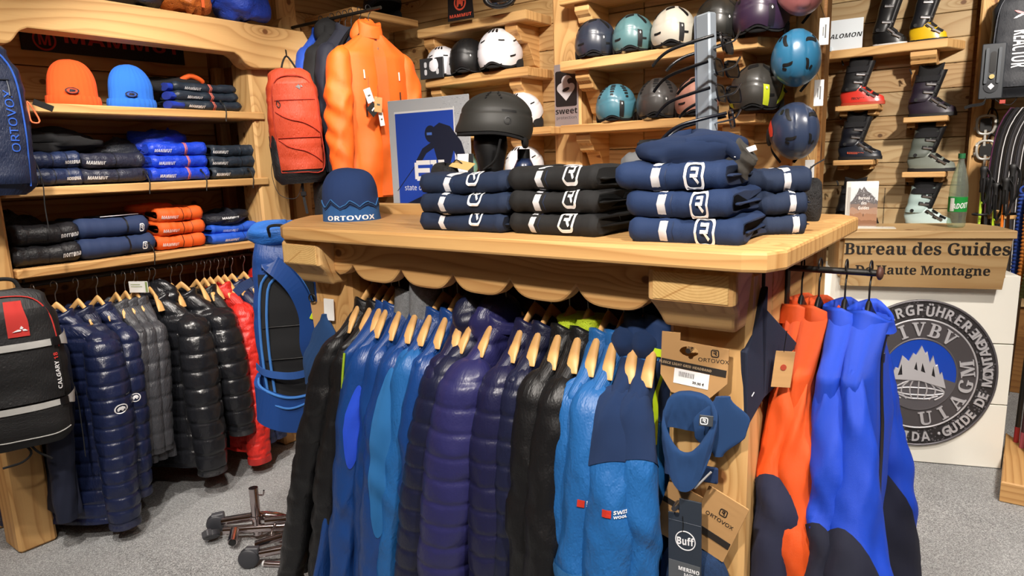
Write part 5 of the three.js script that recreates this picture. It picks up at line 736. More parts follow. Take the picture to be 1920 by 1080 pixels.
// ------------------------------------------------------------------ ski boots: toe along +x, sole at y = 0
function makeBoot({ shell, cuff, liner = 0x121214, trim = 0x1a1a1c, buckle = 0xb8b8bc, tall = 0, lean = 0.02, toe = 1, logo, soleC = 0x141416, foot = 0.3 }) {
  const o = new THREE.Group(), f = foot / 0.3; const H1 = 0.135, H2 = 0.275 + tall;
  const loft = (y0, y1, n, xb, xf, wd, ex = 2.6, disp, notch = 0) => skin(36, n, (u, v) => { const y = lerp(y0, y1, v) , a = -2 * Math.PI * u, c = Math.cos(a), s = Math.sin(a), b = xb(y), F = xf(y), w = wd(y, 0.5 + 0.5 * c); const sh = y0 > 0.09 ? (y - 0.1) * 0.2 : 0, no = notch * v * v * c * c; return [((b + F) / 2 + (F - b) / 2 * Math.sign(c) * Math.pow(Math.abs(c), 2 / ex)) * f + sh, y + no, w * Math.sign(s) * Math.pow(Math.abs(s), 2 / ex)]; }, { disp });
  part(o, 'sole', loft(0, 0.022, 3, () => -0.005, () => 0.302, (y, t) => 0.036 + 0.012 * Math.sin(t * 2.6)).geo, plastic(soleC, 0.6));
  const xf = curve([[0.02, 0.298], [0.05, 0.29], [0.085, 0.225], [0.115, 0.17], [0.15, 0.15]]);
  const low = loft(0.02, H1, 16, curve([[0.02, 0.0], [0.07, -0.012], [0.14, 0.008]]), xf, (y, t) => lerp(0.047, 0.043, y / 0.13) * (0.82 + 0.25 * Math.sin(t * 2.7)), 2.5, (u, v) => 0.002 * Math.sin(v * 9) * Math.sin(u * 12)); part(o, 'shell', low.geo, shell);
  const cf = loft(0.095, H2 - 0.03, 18, y => 0.0 + (y - 0.1) * 0.02 - 0.008, y => 0.142 + (y - 0.1) * (0.1 + lean), y => 0.052 - 0.004 * Math.sin((y - 0.1) * 14), 2.5, (u, v) => 0.002 * Math.sin(v * 14), 0.026); part(o, 'cuff', cf.geo, cuff);
  part(o, 'tongue', loft(0.12, H2 + 0.012, 10, y => 0.11 + (y - 0.12) * 0.08, y => 0.162 + (y - 0.12) * (0.1 + lean), () => 0.034, 2.2).geo, plastic(trim, 0.5));
  part(o, 'liner', loft(H2 - 0.05, H2 + 0.02, 6, y => 0.004, y => 0.14 + (y - 0.1) * 0.1, () => 0.045, 2.3, (u, v) => 0.003 * Math.sin(u * 6.28 * 2) * v, 0.04).geo, cloth(liner, 0.85));
  part(o, 'pull_loop', tube([[0.0, H2 + 0.0, 0.01], [-0.012, H2 + 0.035, 0], [0.0, H2 + 0.005, -0.01]], 0.004, 12, 6), cloth(trim));
  part(o, 'power_strap', loft(H2 - 0.055, H2 - 0.02, 3, y => -0.006, y => 0.148 + (y - 0.1) * (0.1 + lean), () => 0.055, 2.5).geo, cloth(0x16161a, 0.8));
  const bm = metal(buckle, 0.3), dk = plastic(trim, 0.45);
  for (const [y, x, r] of [[0.062, 0.215, -0.55], [0.095, 0.165, -0.7], [0.15, 0.12, -0.15], [0.2 + tall * 0.4, 0.135, -0.12]]) {
    const b = part(o, 'buckle', mv(box(0.056, 0.013, 0.006, 0, 0, 0, 0.002), x * f, y, 0.052, 0, 0.12, r), bm); part(b, 'buckle_base', mv(box(0.026, 0.02, 0.004, 0, 0, 0, 0.002), (x - 0.022) * f, y + 0.006, 0.05, 0, 0.1, r), dk); part(b, 'ladder', mv(box(0.045, 0.014, 0.004, 0, 0, 0, 0.001), (x + 0.026) * f, y + 0.004 - r * 0.004, 0.042, 0, 0.5, r), dk);
  }
  part(o, 'pivot', mv(new THREE.CylinderGeometry(0.011, 0.011, 0.008, 18).rotateX(Math.PI / 2), 0.045 * f, 0.108, 0.05), dk);
  if (logo) part(o, 'lettering', mv(text(logo[0], 0.014, 'sans_bold', 0.001), 0.125 * f, 0.045, 0.0485, 0, 0.02, -0.05), plastic(logo[1], 0.5));
  return o;
}
function boardLedge(label, x0, x1, y, seed) { const o = thing('boot_ledge', label, 'shelf', [(x0 + x1) / 2, y, ZBOOT + 0.025]); part(o, 'board', cbox(x1 - x0, 0.036, 0.23, 0.005, 0, seed).translate(0, -0.018, 0.115), WOOD[seed % 3]); for (const s of [-1, 1]) { const b = part(o, 'bracket', cbox(0.05, 0.03, 0.17, 0.004, 2, seed + s).translate(0, -0.052, 0.085), WOOD[(seed + 1) % 3]); b.position.x = s * (x1 - x0) * 0.33; } }
{
  const zb = -5.3;
  { const o = thing('boot_shelf', 'long pine shelf above the boots with a white brand card', 'shelf', [-0.8, 2.29, ZBOOT + 0.025]); part(o, 'board', grain(extrude(shape([[-0.5, 0], [0.48, 0], [0.4, -0.225], [-0.5, -0.225]]), 0.045, 0.005, 1).rotateX(-Math.PI / 2).translate(0, -0.045, 0), 0, 8), WOOD[1]); const b = part(o, 'bracket', bracketGeo(0.14, 0.85, 6), WOOD[0]); b.position.set(0.27, -0.045, 0); }
  boardLedge('small pine ledge under the red boot', -1.03, -0.765, 1.925, 3); boardLedge('small pine ledge under the dark purple boot', -0.615, -0.365, 1.825, 4); boardLedge('small pine ledge under the dark blue boot', -1.025, -0.775, 1.56, 5); boardLedge('small pine ledge under the grey green boot', -0.6, -0.355, 1.472, 6); boardLedge('small pine ledge under the pale mint boot', -0.6, -0.34, 1.108, 7); boardLedge('small pine ledge under the hidden black boot', -1.03, -0.77, 1.108, 9);
  const B = (q, l, x, y, t = 0) => put('ski_boot', makeBoot({ foot: 0.27, ...q }), l, 'boot', [x, y, zb], t);
  B({ shell: gloss(0xd8382c, 0.35), cuff: plastic(0x151517, 0.45), logo: ['TECNICA', 0x16100f], soleC: 0xb04028 }, 'bright red ski boot with a black cuff on its own ledge', -1.01, 1.926);
  B({ shell: plastic(0x2a2230, 0.4), cuff: plastic(0x241d2a, 0.4) }, 'dark purple ski boot on the ledge below the long shelf bracket', -0.595, 1.826);
  B({ shell: plastic(0x1c222e, 0.35), cuff: plastic(0x14161e, 0.35), logo: ['ROSSIGNOL', 0xc05030] }, 'dark blue black ski boot with orange lettering under the red one', -1.005, 1.561);
  B({ shell: plastic(0x767d74, 0.45), cuff: plastic(0x5b625b, 0.45), trim: 0x141416 }, 'grey green ski boot under the dark purple one', -0.575, 1.473);
  B({ shell: plastic(0xbcd0cc, 0.4), cuff: plastic(0xa9bfbb, 0.4), trim: 0x17191a }, 'pale mint ski boot on the lowest ledge behind the bottle', -0.57, 1.109);
  B({ shell: plastic(0x121214, 0.4), cuff: plastic(0x121214, 0.4) }, 'black ski boot mostly hidden behind the brochure', -1.0, 1.109);
  B({ shell: plastic(0x121213, 0.35), cuff: plastic(0x161617, 0.4), tall: 0.12, soleC: 0xc8c8c8, foot: 0.2 }, 'tall black touring boot beside the white brand card', -0.835, 2.291);
  B({ shell: gloss(0xd8b018, 0.35), cuff: plastic(0x17181c, 0.4), tall: 0.1, foot: 0.21 }, 'yellow and black touring boot at the right end of the long shelf', -0.62, 2.291);
  const c = thing('brand_card', 'white card with slanted black brand lettering on the long boot shelf', 'card', [-1.0, 2.291, -5.22], 0.05); part(c, 'card', box(0.225, 0.2, 0.004, 0, 0.1, 0, 0.001), paper(0xd6dde2)); part(c, 'lettering', text('SALOMON', 0.029, 'sans_bold', 0.001, { slant: 0.25, stretch: 1.1 }).translate(0.0, 0.095, 0.002), paper(0x16181c)); part(c, 'foot', box(0.02, 0.03, 0.03, -0.08, 0.015, 0.01), plastic(0xc0ccd4, 0.2));
}
// ------------------------------------------------------------------ backpacks: local +z faces the viewer, base at y = 0; u = 0.75 front, 0 / 1 right edge
function packBody(w, h, d, seed, wrinkle = 0.004) {
  const wf = curve([[0, 0.72], [0.07, 0.95], [0.5, 1], [0.8, 0.95], [0.93, 0.78], [1, 0.42]]), df = curve([[0, 0.7], [0.12, 1], [0.5, 1], [0.85, 0.8], [1, 0.28]]);
  return skin(64, 64, (u, v) => { const a = -2 * Math.PI * u, c = Math.cos(a), s = Math.sin(a), e = 2 / 3.2; const y = h * (v < 0.06 ? 0.06 * Math.pow(v / 0.06, 1.6) : v > 0.9 ? 0.9 + 0.1 * Math.sin((v - 0.9) / 0.1 * Math.PI / 2) : v); return [w / 2 * wf(v) * Math.sign(c) * Math.pow(Math.abs(c), e), y, d / 2 * df(v) * Math.sign(s) * Math.pow(Math.abs(s), e)]; }, { disp: (u, v) => wrinkle * (noise(u * 12, v * 10, seed) + 0.6 * noise(u * 5 + v * 9, v * 26, seed + 2)), uvs: [w * 2 + d * 2, h] });
}
const onSkin = (sk, uv, off) => uv.map(([u, v]) => { const p = sk.at(u, v, off); return [p.x, p.y, p.z]; });
const seamLine = (sk, uv, r = 0.0025, off = 0.002) => tube(onSkin(sk, uv, off), r, uv.length * 5, 6);
const span = (u0, u1, v0, v1, n = 9, bow = 0) => Array.from({ length: n }, (_, i) => { const t = i / (n - 1); return [lerp(u0, u1, t), lerp(v0, v1, t) + bow * Math.sin(t * Math.PI)]; });
const webbing = cloth(0x141416, 0.8), greyWeb = cloth(0xc9c9c6, 0.8);
const buckleGeo = box(0.03, 0.024, 0.008, 0, 0, 0, 0.002);
{ // navy pack on the left edge
  const o = new THREE.Group(), w = 0.33, h = 0.58, sk = packBody(w, h, 0.2, 5, 0.005), nv = nylon(0x17233f, 0.5, 0.003), bl = cloth(0x2a5fc8, 0.7);
  part(o, 'body', sk.geo, nv); part(o, 'front_pocket', patch(sk, 0.62, 0.88, 0.08, t => 0.9 - 0.08 * Math.pow(2 * t - 1, 2), 0.007, 20, 30), nv);
  part(o, 'piping', seamLine(sk, [[0.62, 0.06], [0.61, 0.5], [0.63, 0.82], [0.69, 0.93], [0.75, 0.945], [0.82, 0.93], [0.875, 0.82], [0.89, 0.5], [0.885, 0.06]], 0.004, 0.006), bl, 'bright blue piping'); part(o, 'zipper', seamLine(sk, span(0.66, 0.85, 0.74, 0.75), 0.003, 0.009), plastic(0x0b0f1c)); part(o, 'zip_pull', seamLine(sk, [[0.84, 0.74], [0.842, 0.7], [0.838, 0.64]], 0.004, 0.012), plastic(0x3a3f4a));
  part(o, 'lettering', wrap(text('ORTOVOX', 0.03, 'sans_regular', 0.001, { stretch: 1.25, rot: Math.PI / 2 }), sk, 0.83, 0.48, 1.15, 1 / h, 0.01), bl, 'blue lettering running upwards');
  part(o, 'top_loop', tube([[-0.03, h - 0.01, -0.04], [-0.02, h + 0.04, -0.04], [0.02, h + 0.04, -0.04], [0.03, h - 0.01, -0.04]], 0.006, 20, 8), webbing); part(o, 'side_strap', band([[0.16, 0.14, 0], [0.175, 0.05, 0.02], [0.17, -0.05, 0.02], [0.172, -0.16, 0.015]], 0.024, 0.003, [0, 0, 1], 20), webbing); part(o, 'buckle', buckleGeo.clone().rotateY(1.57).translate(0.172, 0.05, 0.02), plastic(0x151517)); part(o, 'gear_loop', tube([[0.165, 0.36, 0.03], [0.185, 0.32, 0.03], [0.195, 0.28, 0.03], [0.17, 0.28, 0.035], [0.165, 0.33, 0.03]], 0.0035, 24, 6, true), plastic(0xe8764a), 'coral loop');
  put('backpack', o, 'navy backpack with blue upright lettering at the left edge', 'backpack', [-3.24, 1.555, -0.965], 1.28);
  const c = copyless('strap_card', 'black card hanging from the coral loop of the navy backpack', 'tag', [-3.14, 1.9, -1.16], 1.4); part(c, 'card', box(0.07, 0.024, 0.003).rotateZ(-0.4), plastic(0x141414));
}
function copyless(n, l, c, p, t) { return thing(n, l, c, p, t); }
{ // black pack with white straps below it
  const o = new THREE.Group(), w = 0.36, h = 0.64, sk = packBody(w, h, 0.21, 15, 0.004), bk = nylon(0x19191b, 0.6, 0.002), red = cloth(0xd83a34, 0.7);
  part(o, 'body', sk.geo, bk); part(o, 'front_pocket', patch(sk, 0.61, 0.89, 0.3, 0.88, 0.007, 20, 24), bk); part(o, 'lower_pocket', patch(sk, 0.6, 0.9, 0.06, 0.28, 0.009, 20, 12), bk);
  part(o, 'piping', seamLine(sk, [[0.6, 0.62], [0.615, 0.84], [0.66, 0.925], [0.75, 0.945], [0.84, 0.925], [0.89, 0.84], [0.9, 0.62]], 0.003, 0.004), red, 'red piping'); part(o, 'piping', seamLine(sk, span(0.6, 0.9, 0.1, 0.1, 9, -0.03), 0.0025, 0.01), greyWeb);
  part(o, 'tab', patch(sk, 0.75, 0.788, 0.72, 0.92, 0.011, 5, 10), red, 'red fabric tab'); part(o, 'emblem', wrap(merge([0, 2.094, 4.189].map(a => extrude(shape([[0, 0.001], [0.004, 0.005], [0, 0.015], [-0.004, 0.005]]), 0.001).rotateZ(a))), sk, 0.77, 0.765, 1.1, 1 / h, 0.013), whiteInk);
  for (const v of [0.66, 0.27]) { part(o, 'strap', patch(sk, 0.58, 0.855, v - 0.02, v + 0.02, 0.012, 20, 3), greyWeb, 'white strap'); part(o, 'buckle', patch(sk, 0.86, 0.9, v - 0.024, v + 0.026, 0.017, 5, 3), plastic(0x111113)); part(o, 'strap_end', patch(sk, 0.9, 0.99, t => v - 0.02 - 0.03 * t, t => v + 0.025 + 0.03 * t, 0.013, 8, 3), greyWeb, 'white strap end'); part(o, 'keeper', patch(sk, 0.69, 0.7, v - 0.026, v + 0.026, 0.014, 2, 3), plastic(0x111113)); }
  part(o, 'lettering', wrap(text('CALGARY', 0.019, 'sans_bold', 0.001, { rot: Math.PI / 2 }).translate(0, -0.008, 0), sk, 0.865, 0.46, 1.05, 1 / h, 0.01), whiteInk, 'white upright lettering'); part(o, 'lettering', wrap(text('18', 0.019, 'sans_bold', 0.001, { rot: Math.PI / 2 }).translate(0, 0.07, 0), sk, 0.865, 0.46, 1.05, 1 / h, 0.01), red, 'red numeral');
  part(o, 'top_loop', tube([[-0.06, h - 0.01, -0.05], [-0.04, h + 0.03, -0.05], [0.04, h + 0.03, -0.05], [0.06, h - 0.01, -0.05]], 0.008, 20, 8), webbing); part(o, 'hip_strap', band([[0.15, 0.3, -0.06], [0.19, 0.2, -0.03], [0.195, 0.0, -0.02], [0.192, -0.12, -0.02]], 0.03, 0.003, [0, 0, 1], 24), webbing); part(o, 'lower_loop', tube([[0.0, 0.02, 0.03], [0.03, -0.03, 0.05], [0.06, -0.06, 0.05], [0.075, -0.075, 0.05]], 0.005, 16, 6), webbing); part(o, 'lower_loop', tube([[-0.02, 0.02, 0.03], [0.01, -0.03, 0.05], [-0.02, -0.06, 0.05], [-0.09, -0.07, 0.05]], 0.005, 16, 6), webbing);
  put('backpack', o, 'black backpack with white straps, red tab and red piping hanging on the left post', 'backpack', [-3.2, 0.545, -0.935], 1.25);
}
{ // orange red pack on the beam end
  const o = new THREE.Group(), w = 0.28, h = 0.6, sk = packBody(w, h, 0.2, 25, 0.005), or = nylon(0xb83c18, 0.6, 0.003), bk = nylon(0x151517, 0.6, 0.002);
  part(o, 'body', sk.geo, or); part(o, 'base_panel', patch(sk, 0, 0.9999, 0.0, t => 0.13 + 0.24 * Math.pow(Math.abs(Math.cos((t - 0.25) * Math.PI)), 0 + 6) * 0 + (t > 0.5 && t < 0.68 ? 0.3 * Math.sin((t - 0.5) / 0.18 * Math.PI) : 0) + (t < 0.5 ? 0.3 : 0), 0.004, 64, 16), bk, 'black base panel');
  part(o, 'front_panel', patch(sk, 0.645, 0.88, 0.12, 0.86, 0.009, 20, 30), or); part(o, 'seam', seamLine(sk, [[0.645, 0.1], [0.64, 0.5], [0.65, 0.84], [0.7, 0.91], [0.8, 0.91], [0.87, 0.84], [0.885, 0.5], [0.88, 0.1], [0.76, 0.1], [0.645, 0.1]], 0.003, 0.007), cloth(0xa8301c)); part(o, 'zipper', seamLine(sk, span(0.66, 0.865, 0.72, 0.72), 0.003, 0.011), cloth(0xa8301c)); part(o, 'zip_cord', seamLine(sk, [[0.68, 0.72], [0.675, 0.68], [0.69, 0.655], [0.7, 0.68], [0.685, 0.72]], 0.002, 0.014), plastic(0x111111));
  for (const [a, b] of [[0.62, 0.44], [0.4, 0.4], [0.38, 0.18]]) part(o, 'lash_cord', seamLine(sk, span(0.66, 0.87, a, b), 0.0026, 0.013), cloth(0xb8341e));
  part(o, 'emblem', wrap(merge([extrude(shape([[0, 0.017], [-0.012, 0], [0, -0.017], [0.003, 0]]), 0.001), extrude(shape([[0.004, 0.012], [0.012, 0.004], [0.012, -0.004], [0.005, -0.002]]), 0.001)]), sk, 0.775, 0.83, 1.3, 1 / h, 0.011), plastic(0x3c2420), 'dark diamond emblem');
  part(o, 'hang_loop', tube([[-0.045, h - 0.03, -0.04], [-0.02, h + 0.05, -0.05], [0.0, h + 0.075, -0.055], [0.02, h + 0.05, -0.05], [0.055, h - 0.02, -0.04]], 0.005, 24, 8), webbing); part(o, 'hook', tube([[0, h + 0.11, -0.07], [0, h + 0.08, -0.05], [0, h + 0.075, -0.03], [0.0, h + 0.1, -0.02]], 0.003, 16, 6), iron);
  part(o, 'side_strap', band([[-0.12, 0.18, -0.02], [-0.15, 0.06, -0.01], [-0.12, -0.06, 0.0], [-0.04, -0.08, 0.02], [-0.0, 0.0, 0.03]], 0.014, 0.003, [0, 0, 1], 24), webbing); part(o, 'side_strap', band([[0.0, 0.01, 0.03], [0.0, -0.08, 0.03], [0.008, -0.17, 0.03]], 0.014, 0.003, [1, 0, 0], 12), webbing); part(o, 'buckle', buckleGeo.clone().translate(0.0, -0.06, 0.035), plastic(0x111113)); part(o, 'cord_bundle', merge([0, 1, 2, 3].map(i => tube([[-0.115, 0.25, 0.06], [-0.11 + i * 0.006, 0.15, 0.07], [-0.105 + i * 0.012, 0.03, 0.06]], 0.0016, 10, 5))), plastic(0xb8b8b8), 'pale cord ends');
  put('backpack', o, 'orange red backpack with a black base hanging from the beam end', 'backpack', [-3.165, 1.545, -2.375], 0.98).rotation.z = 0.03;
  const k = lumpPack('dark bag shaped lump added as shade below the orange red backpack', [-3.12, 1.26, -2.52], [0.1, 0.15, 0.09], nylon(0x101012, 0.7), 4); part(k, 'strap', band([[0, 0.3, 0.0], [0.02, 0.36, 0], [0.0, 0.42, 0]], 0.016, 0.003, [1, 0, 0], 10), webbing);  // dark lump stands in for the shade under the pack
}
function lumpPack(label, pos, [a, b, c], mat, seed, name = 'gear_bag', cat = 'bag', amp = 0.016, turn = 0) { const o = thing(name, label, cat, pos, turn); part(o, 'body', skin(44, 26, (u, v) => { const g = -2 * Math.PI * u, t = Math.PI * (v - 0.5), r = Math.pow(Math.max(0.001, Math.cos(t)), 0.55); return [a * r * Math.cos(g), b + b * Math.sign(Math.sin(t)) * Math.pow(Math.abs(Math.sin(t)), 0.85), c * r * Math.sin(g)]; }, { disp: (u, v) => amp * noise(u * 6 + seed, v * 4, seed) + amp * 0.5 * noise(u * 14, v * 9, seed) }).geo, mat); return o; }
{ // blue pack, its back panel to the viewer, left of the table
  const o = new THREE.Group(), w = 0.31, h = 0.84, sk = packBody(w, h, 0.2, 35, 0.006), bl = nylon(0x143c7c, 0.5, 0.003), lb = cloth(0x3a78c4, 0.7), bk = cloth(0x131417, 0.9), lime = plastic(0xc8e020, 0.5);
  part(o, 'body', sk.geo, bl); part(o, 'back_panel', patch(sk, 0.655, 0.86, 0.16, 0.78, 0.006, 16, 30), bk, 'black mesh back panel'); for (const v of [0.36, 0.52]) part(o, 'panel_seam', seamLine(sk, span(0.67, 0.85, v, v + 0.02), 0.003, 0.008), plastic(0x060607));
  for (const u of [0.66, 0.7]) part(o, 'piping', seamLine(sk, [[u, 0.14], [u - 0.005, 0.4], [u, 0.62], [u + 0.02, 0.74], [u + 0.05, 0.78]], 0.006, 0.008), lb, 'light blue piping');
  part(o, 'shoulder_strap', band([[-0.05, 0.68, 0.08], [-0.03, 0.7, 0.12], [0.06, 0.62, 0.16], [0.1, 0.5, 0.15], [0.09, 0.36, 0.13], [0.1, 0.28, 0.1]], 0.075, 0.014, [0.9, 0.25, 0.2], 30), bl); part(o, 'shoulder_strap', band([[0.05, 0.69, 0.09], [0.1, 0.7, 0.11], [0.16, 0.6, 0.12], [0.175, 0.46, 0.1], [0.16, 0.32, 0.08]], 0.065, 0.014, [0.7, 0.2, 0.6], 26), bl); part(o, 'strap_edge', tube([[-0.01, 0.715, 0.105], [0.09, 0.64, 0.155], [0.135, 0.5, 0.155], [0.125, 0.36, 0.135]], 0.004, 26, 6), lb);
  part(o, 'lime_tab', mv(box(0.014, 0.085, 0.004), 0.135, 0.52, 0.164, 0, 0.2, -0.5), lime, 'lime tab'); part(o, 'whistle_buckle', mv(box(0.016, 0.04, 0.012, 0, 0, 0, 0.004), 0.15, 0.4, 0.135, 0, 0, -0.1), lime, 'lime buckle'); part(o, 'lettering', mv(text('VOX', 0.022, 'sans_bold', 0.002, { rot: -1.1 }), 0.15, 0.465, 0.158, 0, 0.35, 0), whiteInk);
  part(o, 'hip_belt', band([[-0.15, 0.17, 0.03], [-0.13, 0.13, 0.13], [0.0, 0.09, 0.165], [0.12, 0.11, 0.14], [0.17, 0.17, 0.06]], 0.15, 0.02, [0, 1, 0], 34), bl); part(o, 'belt_edge', tube([[-0.15, 0.235, 0.045], [-0.12, 0.205, 0.14], [0.0, 0.165, 0.178], [0.12, 0.185, 0.155], [0.165, 0.24, 0.075]], 0.006, 34, 6), lb); part(o, 'belt_edge', tube([[-0.13, 0.16, 0.135], [0.0, 0.12, 0.18], [0.13, 0.16, 0.15]], 0.005, 24, 6), lb); part(o, 'load_strap', band([[-0.16, 0.265, 0.05], [-0.1, 0.255, 0.12], [0.02, 0.245, 0.14], [0.14, 0.265, 0.09]], 0.03, 0.003, [0, 1, 0], 24), cloth(0x1f4a8c)); part(o, 'side_strap', band([[-0.15, 0.62, 0.02], [-0.19, 0.6, 0.03], [-0.22, 0.575, 0.03]], 0.035, 0.01, [0, 1, 0], 10), cloth(0x1b2f58));
  part(o, 'lid', skin(40, 18, (u, v) => { const g = -2 * Math.PI * u, t = Math.PI * (v - 0.5), r = Math.pow(Math.max(0.001, Math.cos(t)), 0.5); return [0.165 * r * Math.cos(g), h - 0.03 + 0.05 * Math.sin(t), -0.02 + 0.115 * r * Math.sin(g)]; }, { disp: (u, v) => 0.008 * noise(u * 8, v * 5, 3) }).geo, nylon(0x2565b8, 0.5, 0.003)); part(o, 'top_loop', tube([[-0.04, h - 0.03, 0.09], [-0.03, h + 0.01, 0.12], [0.03, h + 0.01, 0.12], [0.04, h - 0.03, 0.09]], 0.006, 18, 6), webbing);
  put('backpack', o, 'blue backpack with black back panel and lime details hanging left of the table', 'backpack', [-2.395, 0.55, -1.7], 0.66);
}
{ // bags on top of the left beam
  const a = lumpPack('dark navy gear bag at the left on top of the beam', [-3.4, 2.392, -1.68], [0.12, 0.07, 0.16], nylon(0x23283a, 0.5), 5, 'gear_bag', 'bag', 0.02, 0); part(a, 'strap', band([[0.1, 0.09, -0.1], [0.125, 0.07, 0], [0.1, 0.09, 0.1]], 0.02, 0.004, [0, 1, 0], 14), webbing);
  const b = lumpPack('orange brown gear bag in the middle on top of the beam', [-3.38, 2.392, -1.94], [0.12, 0.085, 0.13], nylon(0xb86424, 0.5), 8, 'gear_bag', 'bag', 0.02, 0); part(b, 'pull_tab', box(0.004, 0.06, 0.016, 0.122, 0.045, -0.02, 0.001), cloth(0xe8642c), 'orange pull tab'); part(b, 'seam', tube([[0.1, 0.1, -0.1], [0.125, 0.09, 0], [0.1, 0.1, 0.1]], 0.004, 16, 6), plastic(0x5a3416));
  const c = lumpPack('royal blue stuff sack at the right on top of the beam', [-3.37, 2.392, -2.23], [0.13, 0.105, 0.17], nylon(0x2045b8, 0.5), 11, 'gear_bag', 'bag', 0.022, 0); part(c, 'cord_lock', box(0.01, 0.02, 0.012, 0.135, 0.12, -0.02, 0.003), plastic(0xd88a8a)); part(c, 'drawcord', tube([[0.12, 0.15, -0.06], [0.135, 0.13, -0.02], [0.135, 0.1, 0.02]], 0.003, 12, 5), webbing);
}
// ------------------------------------------------------------------ signs and posters
{
  const t = canvasTex(620, 700, (c, W, H) => {
    c.fillStyle = '#b9bec4'; c.fillRect(0, 0, W, H); const r = rng(9); for (let i = 0; i < 900; i++) { const x = W * (0.55 + 0.45 * Math.pow(r(), 0.6)), y = H * r(); c.fillStyle = `rgba(${r() < 0.5 ? '90,100,112' : '225,230,235'},${0.25 + 0.4 * r()})`; c.fillRect(x, y, 2 + r() * 7, 1 + r() * 3); }
    c.fillStyle = '#e6e8ea'; c.fillRect(48, 68, W - 150, 14); c.fillStyle = '#2148b4'; c.fillRect(54, 80, W - 166, H - 110);
    c.fillStyle = '#e9ebee'; c.fillRect(W - 112, 60, 8, H - 90);
    c.save(); c.beginPath(); c.rect(0, 0, W, H); c.clip(); c.fillStyle = '#151c33'; const poly = p => { c.beginPath(); p.forEach((q, i) => i ? c.lineTo(...q) : c.moveTo(...q)); c.closePath(); c.fill(); };
    c.beginPath(); c.ellipse(330, 215, 45, 52, -0.15, 0, 7); c.fill(); poly([[345, 180], [400, 150], [480, 175], [560, 270], [590, 360], [570, 395], [530, 370], [500, 320], [470, 400], [380, 400], [350, 300], [290, 330], [240, 390], [200, 380], [260, 300], [330, 265]]); poly([[360, 400], [500, 390], [520, 470], [470, 560], [400, 620], [300, 600], [330, 480]]); poly([[60, 690], [70, 655], [330, 560], [350, 600], [150, 700], [80, 700]]);
    c.fillStyle = '#4a72cc'; c.fillRect(300, 205, 40, 16); c.strokeStyle = '#131a30'; c.lineWidth = 5; c.beginPath(); c.moveTo(215, 385); c.lineTo(40, 560); c.stroke(); c.lineWidth = 4; c.beginPath(); c.moveTo(580, 380); c.lineTo(610, 340); c.stroke(); c.restore();
    c.fillStyle = '#f2f3f5'; const bar = (x, y, w, h) => c.fillRect(x, y, w, h); bar(205, 372, 110, 28); bar(190, 420, 120, 28); bar(205, 470, 110, 28); bar(190, 385, 28, 42); bar(190, 444, 28, 44); bar(335, 372, 30, 126); bar(318, 372, 30, 26); bar(395, 372, 30, 126); bar(378, 372, 30, 26);
    c.font = '46px sans-serif'; c.fillText('state of elevenate', 100, 556);
  });
  const o = thing('poster', 'blue poster with a dark skier and white lettering behind the table rim', 'poster', [-1.83, TT + 0.001, -1.975], 0.1); const W = 0.385, H = 0.44;
  part(o, 'board', box(W, H, 0.008, 0, H / 2, 0), paper(0xc6cace)); const pg = new THREE.PlaneGeometry(W - 0.004, H - 0.004).translate(0, H / 2, 0.0046); part(o, 'print', pg, new THREE.MeshStandardMaterial({ map: t, roughness: 0.55 })); part(o, 'stand', merge([box(0.02, 0.3, 0.012, -0.1, 0.15, -0.03), box(0.02, 0.3, 0.012, 0.1, 0.15, -0.03)]), plastic(0x333333));
}
{ // metal sign on the pillar
  const o = thing('brand_sign', 'silver sign with a black curled heart mark on the wooden pillar', 'sign', [-2.2, 1.995, -3.594]); const w = 0.165, h = 0.375;
  part(o, 'plate', box(w, h, 0.004, 0, 0, 0, 0.001), new THREE.MeshStandardMaterial({ color: 0xa9a5a8, metalness: 0.6, roughness: 0.45 })); part(o, 'badge', extrude(rrect(0.148, 0.205, 0.012), 0.001).translate(0, 0.045, 0.002), plastic(0x131314, 0.5)); const sil = plastic(0xc4c0c2, 0.45);
  const hs = new THREE.Shape(); hs.moveTo(0, -0.065); hs.lineTo(0.05, -0.01); hs.bezierCurveTo(0.075, 0.02, 0.05, 0.045, 0.02, 0.03); hs.bezierCurveTo(-0.01, 0.06, 0.03, 0.07, 0.045, 0.06); hs.bezierCurveTo(0.02, 0.1, -0.04, 0.08, -0.03, 0.04); hs.bezierCurveTo(-0.07, 0.03, -0.07, -0.0, -0.05, -0.015); hs.closePath(); const hh = new THREE.Path(); hh.absellipse(0.0, 0.0, 0.026, 0.011, 0, Math.PI * 2, true, 0.3); hs.holes.push(hh); part(o, 'mark', extrude(hs, 0.0012, 0, 1, 8).translate(0, 0.04, 0.003), sil);
  part(o, 'lettering', text('sweet', 0.034, 'sans_bold', 0.001, { stretch: 1.15 }).translate(0, -0.085, 0.002), plastic(0x141415, 0.5)); part(o, 'lettering', text('protection', 0.017, 'sans_regular', 0.001, { stretch: 1.3 }).translate(0, -0.125, 0.002), plastic(0x5c595c, 0.5));
}
